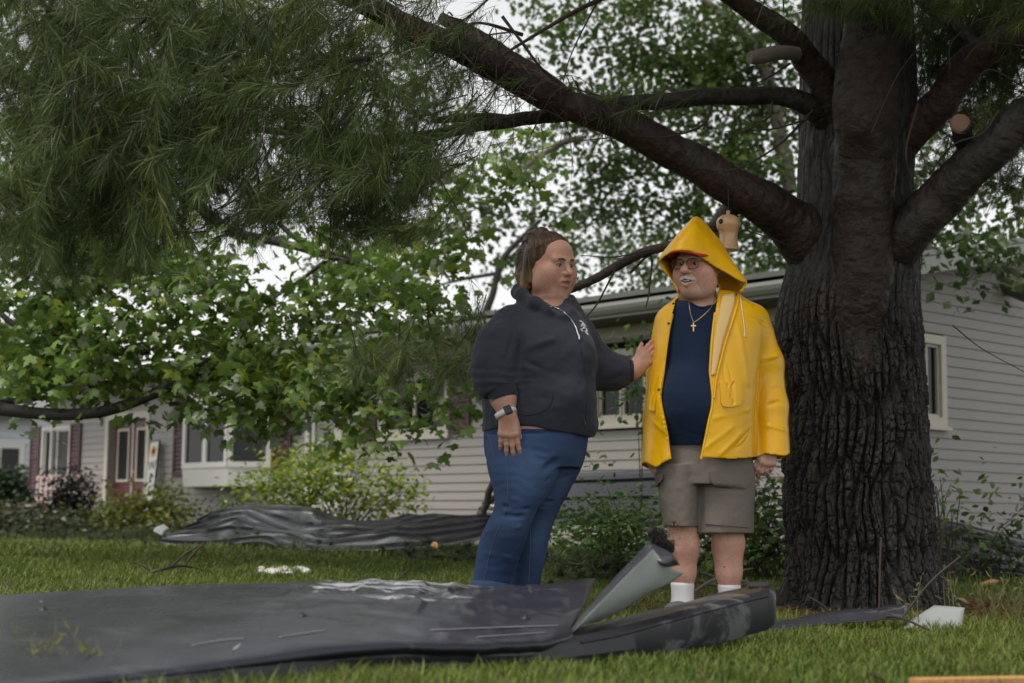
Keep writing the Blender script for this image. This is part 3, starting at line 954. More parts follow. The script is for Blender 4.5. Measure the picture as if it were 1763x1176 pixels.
# the limb rising in front of the trunk
limb('limb', rel([(1476, 830, 7.86), (1476, 700, 7.76), (1480, 600, 7.71), (1485, 480, 7.66), (1490, 350, 7.58), (1494, 220, 7.50), (1497, 60, 7.42), (1502, -120, 7.3), (1510, -500, 7.0)]), [.06, .10, .125, .145, .152, .150, .146, .14, .10], pine, M_limb, 64, 36, (.034, .020, .0145), .10)
big, _ = limb('limb', rel([(1500, 520, 8.05), (1420, 440, 7.92), (1345, 375, 7.78), (1270, 325, 7.66), (1180, 270, 7.56), (1085, 222, 7.45), (990, 188, 7.35), (900, 145, 7.22), (800, 88, 7.08), (700, 42, 6.95), (600, -8, 6.8), (450, -90, 6.6)]), [.14, .165, .122, .102, .090, .082, .072, .066, .060, .056, .050, .03], pine, M_limb, 44, 26, LRED, .08, seed=1)
limb('limb', rel([(1120, 245, 7.62), (1040, 190, 7.66), (980, 175, 7.7), (900, 118, 7.72), (840, 78, 7.74), (760, 30, 7.8)]), [.05, .058, .055, .052, .046, .03], pine, M_limb, 26, 20, (.085, .052, .036), .06, seed=2)
limb('limb', rel([(1500, 300, 8.0), (1440, 225, 7.82), (1390, 180, 7.72), (1330, 163, 7.68), (1240, 166, 7.6), (1150, 172, 7.52), (1060, 180, 7.46), (985, 196, 7.44), (900, 205, 7.42), (820, 218, 7.38), (730, 236, 7.32), (640, 240, 7.25), (540, 232, 7.2), (440, 222, 7.1)]), [.07, .065, .056, .046, .043, .041, .037, .035, .034, .030, .028, .025, .022, .015], pine, M_limb, 26, 20, (.040, .032, .025), .08, seed=3)
limb('limb', rel([(880, 207, 7.42), (820, 202, 7.40), (752, 206, 7.36)]), [.026, .022, .017], pine, M_limb, 14, 8, LGREY, .06, seed=4)
limb('limb', rel([(1500, 330, 8.0), (1450, 225, 7.80), (1405, 130, 7.66), (1355, 62, 7.55), (1290, 14, 7.46), (1180, -60, 7.3)]), [.08, .085, .075, .062, .052, .03], pine, M_limb, 32, 20, LRED, .08, seed=5)
stub, _ = limb('broken_stub', rel([(1372, 92, 7.5), (1345, 90, 7.44), (1310, 96, 7.38), (1290, 99, 7.35)]), [.034, .036, .036, .028], pine, M_pbark, 18, 8, None, .05, seed=6)
limb('limb', rel([(1470, 540, 8.0), (1520, 455, 7.80), (1570, 395, 7.64), (1640, 320, 7.52), (1700, 262, 7.42), (1763, 205, 7.32), (1880, 130, 7.1)]), [.14, .145, .125, .105, .098, .090, .06], pine, M_limb, 44, 26, (.046, .036, .028), .10, seed=7)
limb('limb', rel([(1490, 330, 8.0), (1550, 250, 7.86), (1600, 195, 7.77), (1650, 130, 7.68), (1700, 92, 7.6), (1763, 60, 7.5), (1900, 20, 7.4)]), [.09, .095, .088, .080, .076, .072, .05], pine, M_limb, 36, 24, (.070, .036, .026), .08, seed=8)
limb('limb', rel([(1700, 110, 7.7), (1650, 50, 7.8), (1590, 0, 7.9), (1550, -60, 7.95)]), [.035, .040, .036, .03], pine, M_limb, 16, 8, LGREY, .08, seed=9)
limb('limb', rel([(1665, 260, 7.5), (1658, 240, 7.42), (1655, 214, 7.30)]), [.05, .048, .046], pine, M_limb, 18, 6, LGREY, .05, seed=10)
c_ = P(1655, 212, 7.285) - base
v_, f_ = lathe([(.0005, .006), (.018, .008), (.030, .006), (.042, .003), (.050, -.006), (.050, -.02)], 26)
R_ = np.array(Matrix.Rotation(math.radians(82), 3, 'X'))
obj('sawn_face', mesh_np('sawn_face', v_ @ R_.T + c_, f_), M_cut, pine)
limb('limb', rel([(1300, 335, 7.70), (1268, 352, 7.72), (1245, 378, 7.78), (1215, 398, 7.85), (1160, 422, 7.95), (1110, 435, 8.0), (1070, 455, 8.02), (1030, 478, 8.03), (975, 502, 8.05), (930, 522, 8.1)]), [.05, .050, .048, .026, .024, .025, .026, .024, .020, .012], pine, M_limb, 14, 10, (.075, .055, .042), .08, seed=11)
# small dead branches
for k, (rows, r0, r1_) in enumerate([
    ([(1100, 0 - 30, 7.3), (1000, 15, 7.2), (930, 55, 7.1), (865, 95, 7.0)], .014, .006), ([(900, 60, 7.2), (830, 40, 7.1), (780, 50, 7.0)], .010, .004),
    ([(1040, -20, 7.3), (985, 90, 7.25), (965, 160, 7.22)], .005, .002), ([(865, 28, 7.1), (900, 75, 7.1), (930, 115, 7.12), (965, 145, 7.2)], .008, .005),
    ([(1230, 170, 7.6), (1210, 215, 7.5), (1150, 235, 7.4), (1110, 235, 7.35)], .008, .003), ([(1330, 175, 7.6), (1320, 205, 7.5), (1250, 240, 7.4)], .007, .003),
    ([(1400, 190, 7.6), (1340, 250, 7.5), (1270, 290, 7.4), (1225, 292, 7.4)], .008, .002), ([(1390, 205, 7.55), (1330, 222, 7.5), (1250, 226, 7.45)], .006, .002),
    ([(1360, 110, 7.5), (1320, 135, 7.45), (1280, 152, 7.4)], .006, .002), ([(1350, 420, 7.7), (1320, 408, 7.6), (1270, 392, 7.55)], .006, .002),
    ([(1085, 470, 8.02), (1120, 440, 8.0), (1118, 500, 7.98), (1112, 530, 7.97)], .008, .003), ([(1060, 462, 8.0), (1030, 520, 8.0), (1010, 545, 8.0)], .006, .003),
    ([(1120, 430, 7.9), (1060, 442, 7.9), (1000, 440, 7.9)], .005, .002), ([(1763, 40, 7.4), (1700, 30, 7.4), (1640, 70, 7.3), (1635, 120, 7.3)], .007, .003),
    ([(1763, 80, 7.3), (1690, 75, 7.3), (1660, 105, 7.3)], .006, .003), ([(1763, 150, 7.3), (1700, 120, 7.3), (1670, 170, 7.35)], .005, .002), ([(1720, 190, 7.3), (1690, 230, 7.3), (1640, 250, 7.3), (1600, 300, 7.4)], .007, .003),
    ([(1580, 180, 7.4), (1560, 260, 7.3), (1570, 310, 7.35)], .006, .003), ([(330, 0, 6.4), (240, 40, 6.3), (200, 110, 6.3), (150, 200, 6.3)], .012, .004), ([(640, 100, 6.8), (560, 110, 6.7), (440, 130, 6.5), (340, 130, 6.4)], .014, .006),
    ([(400, 135, 6.5), (360, 180, 6.4), (320, 240, 6.3)], .008, .003), ([(90, 0, 6.0), (70, 60, 6.0), (40, 110, 6.0), (0, 140, 6.0)], .010, .006), ([(650, 110, 6.9), (640, 180, 6.8), (610, 240, 6.7)], .006, .003),
    ([(1500, 230, 7.3), (1545, 130, 7.25), (1600, 60, 7.2)], .003, .002), ([(1640, 560, 9.0), (1690, 600, 9.0), (1763, 640, 9.0)], .004, .002)]):
    rr_ = np.linspace(r0, r1_, len(rows))
    limb('dead_branch', rel(rows), rr_, pine, M_twig, 7, 6, None, .12, seed=20 + k)
# bare twigs hanging from the limbs
hang = MB()
for k in range(150):
    x0 = rng.uniform(480, 1060); y0 = np.interp(x0, (480, 620, 800, 990, 1085), (-40, 0, 88, 188, 222)) + rng.uniform(-60, 30)
    Y0 = np.interp(x0, (480, 800, 1085), (6.6, 7.08, 7.45)) + rng.uniform(-.25, .25)
    L = rng.uniform(50, 190); sl = rng.normal(-.25, .5)
    pts = [P(x0, y0, Y0), P(x0 + sl * L * .5 + rng.normal(0, 12), y0 + L * .35 * rng.uniform(-.3, 1.2), Y0 + rng.normal(0, .1)), P(x0 + sl * L, y0 + L * rng.uniform(.2, 1), Y0 + rng.normal(0, .2))]
    p = spline(pts, 6) - base
    hang.tube(p, np.linspace(rng.uniform(.002, .005), .001, len(p)), 5, False)
    for q in range(2):
        i = int(rng.integers(4, len(p) - 2)); d = rng.normal(0, .07, 3); d[2] -= .04
        hang.tube(spline([p[i], p[i] + d * .5 + (0, 0, .01), p[i] + d], 3), .0012, 4, False)
tag(obj('hanging_twigs', hang.mesh('hanging_twigs', True), mat('red_twig', (.050, .026, .018), color2=(.080, .048, .034), vscale=20, rough=.6), pine), kind='stuff')
# needles: drooping tufts on fine twigs
NEED = [(100, 60, 6.0, .40, .5, .20, 1), (300, 60, 6.3, .45, .5, .22, 1), (500, 70, 6.6, .42, .5, .22, 1), (60, 200, 5.9, .36, .5, .22, 1.1), (230, 210, 6.1, .40, .5, .24, 1.1), (420, 220, 6.4, .40, .5, .24, 1.0), (590, 200, 6.7, .33, .5, .22, .8),
        (90, 340, 5.8, .36, .45, .20, 1.2), (260, 350, 6.0, .38, .45, .20, 1.2), (430, 330, 6.2, .36, .45, .20, .9), (600, 330, 6.5, .34, .4, .18, 1.15), (690, 300, 6.8, .28, .4, .16, 1.15), (720, 190, 6.9, .20, .3, .14, .6), (760, 130, 7.0, .16, .3, .14, .45),
        (640, 400, 6.6, .25, .3, .08, 1.0), (820, 185, 7.1, .10, .2, .10, .35), (720, 80, 6.9, .22, .3, .12, .5), (180, 440, 5.8, .26, .3, .09, .8), (50, 430, 5.7, .22, .3, .10, .9),
        (1450, 10, 7.0, .26, .3, .06, 1.0), (1540, 10, 7.0, .28, .3, .06, 1.0), (1640, 20, 7.2, .3, .3, .12, .5), (1700, 250, 7.8, .22, .4, .12, .7), (1740, 330, 7.9, .22, .4, .14, .6), (1620, 150, 8.2, .2, .3, .2, .6), (1690, 80, 8.3, .35, .4, .25, 1.4), (1740, 20, 8.0, .3, .4, .2, 1.0), (1620, 330, 8.6, .16, .3, .16, .6), (1700, 200, 8.4, .3, .4, .2, .9), (1600, 60, 8.5, .25, .4, .2, .8), (1070, 205, 7.4, .09, .10, .05, .8), (1010, 190, 7.35, .05, .08, .05, .5),
        (760, 640, 8.6, .22, .3, .12, .9), (650, 640, 8.8, .26, .3, .10, .8), (820, 580, 8.4, .14, .2, .08, .7)]
twv, nb_, nt_, nl_, ncol = MB(), [], [], [], []
for (x, y, Y, rx, ry, rz, wg) in NEED:
    c0 = P(x, y, Y)
    nt = int(105 * wg * max(rx * rz / .08, .12))
    for k in range(nt):
        c = c0 + np.clip(rng.normal(0, .5, 3), -1.15, 1.15) * (rx, ry, rz)
        d = np.array([rng.normal(-.25, .6), rng.normal(-.1, .6), rng.normal(-.45, .35)]); d /= np.linalg.norm(d)
        L = rng.uniform(.14, .34)
        if k % 3 == 0:
            twv.tube(np.array([c - d * L + (0, 0, .05), c - d * L * .5 + (0, 0, .015), c]), [.0034, .0026, .0014], 5, False)
        m = int(rng.integers(55, 85))
        s = rng.uniform(0, 1, m) ** .8
        pb = c - d * ((1 - s) * L)[:, None] + (0, 0, .05) * ((1 - s) ** 2)[:, None]
        sp = rng.normal(0, 1, (m, 3)); sp -= (sp @ d)[:, None] * d; sp /= np.linalg.norm(sp, axis=1)[:, None]
        al = rng.uniform(.2, 1.15, m)
        dr = d * np.cos(al)[:, None] + sp * np.sin(al)[:, None] + np.array([0, 0, -.28]); dr /= np.linalg.norm(dr, axis=1)[:, None]
        nb_.append(pb); nt_.append(dr); nl_.append(rng.uniform(.075, .125, m))
        ncol.append(np.array([.088, .126, .036]) * rng.uniform(.5, 1.35) * np.ones((m, 1)) * rng.uniform(.75, 1.25, (m, 1)) * (np.array([1.5, 1.35, .8]) if rng.uniform() < .10 else 1.0))
# the crown goes on above the picture: larger sprays, seen only as shade
for k in range(1700):
    a_ = rng.uniform(0, 2 * np.pi); q_ = math.sqrt(rng.uniform(.02, 1))
    c = np.array([base[0] + 1.0 + 4.6 * q_ * math.cos(a_), base[1] + .9 + 3.4 * q_ * math.sin(a_), rng.uniform(2.9, 5.6)])
    uv_ = proj(c)[0]
    if c[1] > 2 and uv_[1] > -150 and uv_[0] < 1763 + 140: continue
    m = 44
    d = np.array([math.cos(a_), math.sin(a_), -.3])
    u = rng.normal(0, 1, (m, 3)) * .8 + d; u /= np.linalg.norm(u, axis=1)[:, None]
    nb_.append(np.repeat(c[None], m, 0) + rng.normal(0, .12, (m, 3))); nt_.append(u); nl_.append(rng.uniform(.22, .40, m)); ncol.append(np.array([.06, .08, .03]) * np.ones((m, 1)))
pb = np.concatenate(nb_); dr = np.concatenate(nt_); ln = np.concatenate(nl_)[:, None]; nc = np.concatenate(ncol)
sd_ = np.cross(dr, rng.normal(0, 1, dr.shape)); sd_ /= np.linalg.norm(sd_, axis=1)[:, None]
wd = np.where(ln > .2, .0060, .0010)
mid_ = pb + dr * ln * .55 + (0, 0, -.004)
tip = pb + dr * ln + np.array([0, 0, -1.0]) * (ln * .16)
v = np.stack([pb - sd_ * wd, pb + sd_ * wd, mid_ + sd_ * wd, mid_ - sd_ * wd, tip], 1).reshape(-1, 3) - base
n = len(pb); o = np.arange(n)[:, None] * 5
f4 = o + np.array([[0, 1, 2, 3]]); f3 = o + np.array([[3, 2, 4]])
obj('crown', mesh_np('crown', v, [f4, f3], False, np.repeat(np.clip(nc, .004, 1), 5, 0)), M_needle, pine)
tg = np.concatenate(twv.v) - base
tw = mesh_np('fine_twigs', tg, [np.concatenate(a) for a in twv.f.values()])
tag(obj('fine_twigs', tw, M_twig, pine), kind='stuff')
print('needles', n)

# ================================================================== the maple between the lawn and the house
mb_ = np.array([-6.2, 12.4, 0.0])
maple = empty('maple_tree', mb_)
tag(maple, 'broad maple with drooping leafy branches in front of the maroon door', 'tree')
def relm(rows): return [P(*r) - mb_ for r in rows]
limb('trunk', [(0, 0, -.05), (0, 0, .4), (.05, 0, 1.3), (.0, 0, 2.4), (.1, .1, 4.0), (.1, .2, 6.0)], [.34, .27, .23, .20, .15, .06], maple, M_mbark, 30, 10, None, .08, seed=50)
for k, (rows, rad) in enumerate([
    ([(-330, 560, 12.4), (-150, 640, 11.9), (0, 701, 11.6), (100, 713, 11.5), (180, 707, 11.4), (250, 685, 11.3), (310, 655, 11.2), (345, 632, 11.2), (360, 618, 11.2)], [.10, .07, .052, .046, .042, .038, .034, .026, .016]),
    ([(335, 642, 11.2), (380, 644, 11.2), (440, 651, 11.1), (500, 650, 11.0)], [.024, .020, .015, .008]),
    ([(-300, 600, 12.3), (-60, 675, 12.0), (60, 665, 11.9), (140, 648, 11.8), (200, 630, 11.7), (258, 604, 11.6)], [.06, .036, .032, .028, .022, .012]),
    ([(-100, 690, 11.9), (30, 690, 11.8), (90, 680, 11.8)], [.03, .026, .012]), ([(155, 665, 11.8), (205, 655, 11.7), (250, 645, 11.7)], [.024, .020, .012]),
    ([(-320, 250, 12.4), (0, 540, 12.0), (60, 565, 11.8), (120, 585, 11.7), (170, 615, 11.6)], [.08, .024, .02, .016, .01]),
    ([(-330, -100, 12.4), (100, 180, 12.2), (365, 375, 12.0), (420, 405, 12.0), (475, 416, 12.0), (560, 440, 11.8), (640, 462, 11.7), (720, 505, 11.6), (760, 560, 11.5)], [.12, .07, .045, .042, .036, .026, .02, .015, .01]),
    ([(480, 385, 11.8), (530, 425, 11.7), (610, 450, 11.6), (640, 530, 11.5), (690, 600, 11.4)], [.02, .016, .014, .012, .008]), ([(560, 450, 11.6), (520, 480, 11.6), (470, 515, 11.6)], [.016, .014, .008])]):
    limb('branch', relm(rows), rad, maple, M_mbark, 10, 8, None, .08, seed=60 + k)
MC = []
for (x, y, Y, rx, rz, w) in [(60, 430, 11.6, .55, .35, 1.1), (180, 470, 11.6, .55, .35, 1.1), (300, 440, 11.6, .5, .3, .9), (60, 560, 11.5, .55, .38, 1.3), (200, 580, 11.4, .55, .36, 1.2), (330, 540, 11.4, .5, .35, 1.1), (430, 480, 11.6, .38, .3, .8), (300, 640, 11.3, .5, .28, 1.2), (420, 600, 11.2, .42, .36, 1.2),
                               (400, 675, 11.1, .42, .20, 1.2), (500, 680, 11.0, .40, .26, 1.2), (600, 680, 10.9, .42, .25, 1.1), (690, 690, 10.9, .38, .24, 1.0), (120, 650, 11.5, .45, .20, .9), (20, 655, 11.6, .35, .18, .9), (560, 490, 11.4, .36, .26, 1.0), (640, 430, 11.5, .42, .30, 1.1), (700, 500, 11.3, .38, .30, 1.1), (620, 560, 11.2, .36, .26, 1.0), (720, 590, 11.1, .32, .22, .8),
                               (720, 400, 11.5, .36, .24, .9), (770, 330, 11.6, .34, .22, .8), (880, 330, 11.8, .32, .26, .8), (640, 750, 10.8, .20, .14, .9), (740, 700, 10.8, .22, .14, .9), (775, 660, 10.8, .2, .14, .9), (730, 770, 10.7, .10, .10, .8), (460, 640, 11.0, .30, .18, 1.0), (560, 615, 11.0, .3, .15, .9), (390, 715, 11.0, .2, .06, .6), (430, 722, 10.9, .14, .07, .7), (240, 700, 11.3, .16, .06, .5), (70, 720, 11.5, .12, .05, .5), (160, 380, 12.0, .7, .3, .8), (380, 400, 12.2, .4, .25, .5), (30, 330, 12.2, .6, .4, .8), (760, 440, 11.3, .2, .2, .8), (860, 260, 12.0, .3, .2, .5)]:
    c = P(x, y, Y)
    MC.append((*c, rx, .55, rz, w))
mp_ = clump_points(MC, 480)
order = np.argsort(mp_[:, 1])
pr = proj(mp_)
vis = (pr[:, 0] > 5) & (pr[:, 0] < 1750) & (pr[:, 1] > 330)
front = [i for i in order if vis[i]][:1500:5][:300]
rest = np.setdiff1d(np.arange(len(mp_)), front)
TPL = maple_template()
cc = leaf_cols(mp_, (.140, .225, .046), .45, 201, .10)
pale = rng.uniform(0, 1, len(mp_)) < .07
cc[pale] = np.array([.24, .30, .18]) * rng.uniform(.7, 1.2, (pale.sum(), 1))           # turned leaves showing a paler back
crown = obj('crown', leaves_mesh('crown', mp_[rest] - mb_, rng.uniform(.045, .122, len(rest)), TPL, cc[rest], .75, .7), M_leaf, maple)
crown['kind'] = 'stuff'
lm = []
for k in range(6):
    c1_ = np.clip(np.array([.125, .200, .042]) * (.65 + .15 * k) if k < 5 else np.array([.24, .30, .18]), 0, 1)
    lm.append(mesh_np('leaf', TPL[0], TPL[1], False, np.tile(c1_, (len(TPL[0]), 1)))); lm[-1].materials.append(M_leaf)
s_, t_, w_ = leaf_frames(len(front), .75, .7)
for k, i in enumerate(front):
    o = bpy.data.objects.new('leaf', lm[int(rng.integers(0, 6)) if rng.uniform() < .9 else 5]); COL.objects.link(o); o.parent = maple
    sz = rng.uniform(.075, .115)
    M4 = Matrix.Identity(4)
    for a in range(3):
        M4[a][0] = s_[k][a] * sz; M4[a][1] = t_[k][a] * sz; M4[a][2] = w_[k][a] * sz; M4[a][3] = mp_[i][a] - mb_[a]
    o.matrix_local = M4
print('maple leaves', len(mp_))

# ================================================================== trees behind the house
def far_tree(name, label, bx_, Y, h, clumps, base_col, dens, trunk_r=.2, size=(.07, .12), mt=M_pbark, limbs=(), yellow=.05, grp='trees behind the house'):
    b = np.array([bx_, Y, 0.0])
    t = empty(name, b); tag(t, label, 'tree', grp)
    limb('trunk', [(0, 0, -.05), (.05, 0, h * .3), (-.05, .05, h * .6), (.1, 0, h)], [trunk_r, trunk_r * .8, trunk_r * .55, .03], t, mt, 14, 8, None, .08, seed=int(Y * 3))
    for k, (rows, rad) in enumerate(limbs):
        limb('branch', [P(*r) - b for r in rows], rad, t, mt, 9, 6, None, .08, seed=k + int(Y))
    pts = clump_points(clumps, dens)
    c = obj('crown', leaves_mesh('crown', pts - b, rng.uniform(size[0], size[1], len(pts)), small_template(), leaf_cols(pts, base_col, .45, int(Y * 7), yellow, 1.0), .6, .8), M_leaf2, t)
    return len(pts)
def clumps_px(rows):
    return [(*P(x, y, Y), rx, ry, rz, w) for (x, y, Y, rx, ry, rz, w) in rows]
n = 0; BOOST = 2.3
n += far_tree('broadleaf_tree', 'light green tree behind the house, above the woman and man', 3.36, 27.9, 8.0, clumps_px(
    [(940, 60, 20, .9, 1, .6, .55), (1050, 40, 20, 1.0, 1, .6, .9), (1180, 60, 20, 1.0, 1, .7, 1.2), (1300, 60, 20, .9, 1, .8, 1.2), (1000, 150, 20, .9, 1, .5, .75), (1120, 140, 20, 1.0, 1, .6, 1.2), (1250, 150, 20.5, 1.0, 1, .6, 1.3), (1340, 230, 20.5, .8, 1, .7, 1.3), (1060, 240, 20, .9, 1, .5, 1.0), (1180, 240, 20, .9, 1, .6, 1.3), (1290, 300, 20, .9, 1, .5, 1.3), (1000, 320, 20.5, .8, 1, .5, .75), (1110, 330, 20.5, .9, 1, .5, 1.0), (1220, 370, 20.5, .9, 1, .5, 1.1), (900, 250, 21, .6, 1, .5, .5), (1330, 400, 20.5, .8, 1, .5, 1.1)]),
    (.075, .125, .028), 190, .22, limbs=[([(1360, 330, 20), (1320, 130, 20), (1270, 50, 20), (1210, 0, 20)], [.10, .085, .07, .05]), ([(1300, 60, 20), (1360, 55, 20), (1380, 70, 20)], [.04, .04, .03]), ([(1215, 155, 20), (1160, 100, 20), (1130, 80, 20)], [.03, .025, .015]), ([(900, 290, 20), (960, 250, 19.9), (1010, 235, 19.8)], [.05, .045, .03])])
n += far_tree('broadleaf_tree', 'hazy green tree behind the roof, between the woman and the raincoat hood', 4.6, 30.0, 6.0, clumps_px(
    [(1010, 420, 25, 1.0, 1, .6, 1.0), (1120, 430, 25, 1.0, 1, .6, 1.0), (1230, 450, 25, 1.0, 1, .6, 1.0), (1330, 450, 25, 1.0, 1, .6, 1.0), (930, 470, 25, .8, 1, .5, .9), (1050, 500, 25, 1.0, 1, .5, 1.1), (1180, 520, 25, 1.2, 1, .5, 1.0), (1320, 510, 25, 1.0, 1, .5, 1.0)]), (.100, .150, .048), 150, .2)
n += far_tree('broadleaf_tree', 'dark leafy tree rising behind the maple, far upper left', -8.9, 20.0, 7.5, clumps_px(
    [(60, 60, 21, 1.3, 1, .8, 1.2), (250, 80, 21, 1.3, 1, .8, 1.2), (430, 60, 21, 1.2, 1, .8, 1.0), (600, 80, 21, 1.0, 1, .6, .9), (80, 250, 21, 1.2, 1, .8, 1.2), (260, 270, 21, 1.2, 1, .8, 1.1), (420, 230, 21, 1.0, 1, .6, 1.0), (100, 420, 21, 1.2, 1, .7, .9), (260, 430, 21, 1.0, 1, .5, .7), (60, 560, 21, .9, 1, .5, .7)]), (.100, .155, .035), 130, .28, size=(.09, .15), mt=M_mbark)
n += far_tree('broadleaf_tree', 'thin-crowned green tree showing over the roof left of the woman', .35, 31.3, 7.5, clumps_px(
    [(660, 120, 24, 1.0, 1, .7, .7), (760, 220, 24, .9, 1, .6, .6), (640, 270, 24, .9, 1, .6, .8), (760, 330, 24, .8, 1, .5, .7), (850, 400, 24, .7, 1, .45, .7), (700, 430, 24, .9, 1, .5, .9), (560, 470, 24, .5, 1, .3, .6), (900, 440, 24, .6, 1, .3, .6), (820, 110, 24, .7, 1, .5, .35), (640, 600, 24, 1.0, 1, .4, .9), (760, 590, 24, .6, 1, .3, .6), (430, 620, 24, .6, 1, .3, .7)]), (.070, .110, .032), 120, .2, size=(.09, .15), mt=M_mbark,
    limbs=[([(830, 560, 22), (850, 500, 22), (870, 440, 22), (930, 380, 22)], [.06, .05, .045, .03]), ([(860, 470, 22), (800, 480, 22), (760, 490, 22)], [.03, .025, .015])])
n += far_tree('broadleaf_tree', 'leafy tree over the end wall, right of the pine trunk', 9.5, 20.5, 6.5, clumps_px(
    [(1640, 60, 18, .8, .8, .6, .9), (1740, 40, 18, .8, .8, .6, .9), (1640, 260, 17.5, .5, .8, .5, .9), (1740, 380, 17.5, .6, .8, .3, .9), (1630, 430, 13.2, .26, .4, .20, .9), (1700, 420, 13.2, .34, .4, .22, .9), (1750, 470, 13.0, .26, .4, .16, .8), (1650, 500, 13.2, .24, .3, .10, .7), (1640, 330, 13.4, .34, .4, .30, .7), (1740, 330, 13.4, .36, .4, .26, .7), (1620, 440, 17, .3, .6, .22, 1.3), (1690, 440, 17, .4, .6, .2, 1.3), (1650, 490, 17, .35, .5, .14, 1.3), (1760, 450, 17, .4, .6, .2, .8), (1700, 180, 18, .6, .8, .5, .8), (1620, 370, 18, .3, .6, .3, 1.0), (1750, 500, 17, .3, .4, .12, .6)]), (.058, .100, .028), 200, .2,
    limbs=[([(1590, 420, 16.5), (1605, 432, 16.6), (1640, 450, 16.6)], [.05, .045, .02]), ([(1790, 485, 15.5), (1740, 466, 15.6), (1680, 464, 15.7)], [.035, .03, .018]), ([(1780, 510, 15.8), (1730, 490, 16), (1690, 470, 16)], [.10, .08, .04])])
for k, (x0, Y0, w0) in enumerate([(-14, 45, 1.2), (-6, 50, 1.0), (3, 48, 1.0), (11, 46, 1.1), (19, 44, 1.2)]):
    rows = []
    for q in range(9):
        rows.append((x0 + rng.uniform(-3.6, 3.6), Y0 + rng.uniform(-1.5, 1.5), rng.uniform(.8, 5.2), 1.7, 1.5, 1.1, 1.0))
    n += far_tree('broadleaf_tree', ['mist-green tree far beyond the neighbour house', 'distant tree beyond the roof, behind the maple', 'distant tree beyond the roof, behind the woman', 'distant tree beyond the roof, behind the pine trunk', 'distant tree beyond the end wall at the right edge'][k], x0, Y0, 5.5, rows, (.085, .130, .045), 34, .3, size=(.18, .30))
print('far leaves', n)

# a few leaf sprays hanging in front of the end wall belong to the tree over it
# ------------------------------------------------------------------ shrubs
def shrub(name, label, cat, px_, py_, Y, clumps, base_col, dens, size, tpl, stems=10, yellow=.05, group=None, droop=.2, mt=M_leaf, stem_h=.5):
    b = P(px_, py_, Y); b[2] = 0
    t = empty(name, b); tag(t, label, cat, group)
    cl = clumps_px(clumps)
    pts = clump_points(cl, dens)
    pts = pts[pts[:, 2] > gz(pts[:, 1]) + .015]
    m = MB()
    for k in range(stems):
        c = cl[int(rng.integers(0, len(cl)))]
        e = np.array(c[:3]) + rng.normal(0, .3, 3) * np.array(c[3:6]) - b
        s0 = np.array([rng.normal(0, .08), rng.normal(0, .08), -.02])
        p = spline([s0, s0 * .5 + e * .5 + (0, 0, .12), e], 5)
        m.tube(p, np.linspace(.007, .002, len(p)), 6, False)
    o = obj('stems', m.mesh('stems', True), M_twig, t); o['kind'] = 'stuff'
    obj('foliage', leaves_mesh('foliage', pts - b, rng.uniform(size[0], size[1], len(pts)), tpl, leaf_cols(pts, base_col, .4, int(px_), yellow, 4.0), droop, .8), mt, t)['kind'] = 'stuff'
    return len(pts)
OV_ = oval_template()
n = 0; BOOST = 4.5
n += shrub('deciduous_shrub', 'loose bright yellow-green shrub in front of the storm door', 'shrub', 580, 925, 16.6, [(480, 830, 16.5, .28, .3, .22, .8), (530, 820, 16.5, .25, .3, .25, .9), (590, 800, 16.6, .25, .3, .2, .8), (560, 850, 16.5, .4, .3, .2, .9), (650, 850, 16.5, .3, .3, .25, .7), (690, 840, 16.5, .15, .2, .15, .8), (450, 850, 16.5, .2, .2, .12, .9), (620, 790, 16.6, .12, .2, .1, .8), (575, 770, 16.6, .08, .1, .08, .8), (520, 790, 16.5, .12, .2, .1, .8), (660, 800, 16.5, .08, .1, .1, .6)], (.24, .33, .045), 420, (.05, .085), OV_, 40, .15)
n += shrub('leafy_shrub', 'dense mid-green shrub with oval leaves between the woman and the man', 'shrub', 1060, 985, 10.4, [(1050, 912, 10.4, .28, .3, .15, 1.1), (1000, 915, 10.4, .16, .25, .11, 1.0), (1100, 915, 10.4, .20, .3, .15, 1.1), (1042, 868, 10.4, .10, .2, .08, .5), (1080, 938, 10.3, .3, .3, .10, 1.0), (1005, 880, 10.4, .06, .1, .05, .4), (1115, 890, 10.5, .10, .2, .10, .7), (1046, 845, 10.4, .03, .1, .04, .6)], (.105, .185, .045), 900, (.035, .06), OV_, 26, .05)
n += shrub('leafy_shrub', 'dark green shrub behind the man\'s shorts, against the pine trunk', 'shrub', 1320, 985, 10.6, [(1320, 870, 10.6, .2, .3, .25, 1.0), (1290, 920, 10.6, .3, .3, .2, 1.0), (1335, 940, 10.5, .16, .3, .2, 1.0), (1225, 935, 10.6, .15, .2, .2, .8)], (.060, .105, .026), 700, (.04, .07), OV_, 22, .04)
n += shrub('low_shrub', 'low yellow-green evergreen shrub below the maroon double door', 'shrub', 240, 935, 20.6, [(200, 890, 20.6, .45, .4, .22, 1.2), (270, 880, 20.8, .4, .4, .28, 1.3), (230, 910, 20.4, .6, .4, .18, 1.2), (150, 900, 20.4, .25, .3, .14, 1.1), (300, 905, 20.6, .25, .3, .16, 1.1), (285, 850, 20.9, .12, .2, .14, .8)], (.115, .150, .026), 420, (.05, .085), small_template(), 14, .35)
n += shrub('low_shrub', 'sprawling grey-green evergreen shrub at the left edge of the lawn', 'shrub', 60, 940, 19.4, [(40, 910, 19.4, .6, .4, .22, 1.2), (110, 915, 19.3, .5, .4, .2, 1.2), (10, 900, 19.5, .4, .4, .2, 1.1), (180, 925, 19.2, .5, .4, .12, 1.0), (250, 930, 19.0, .4, .3, .1, .9)], (.070, .085, .038), 420, (.05, .09), small_template(), 10, .05)
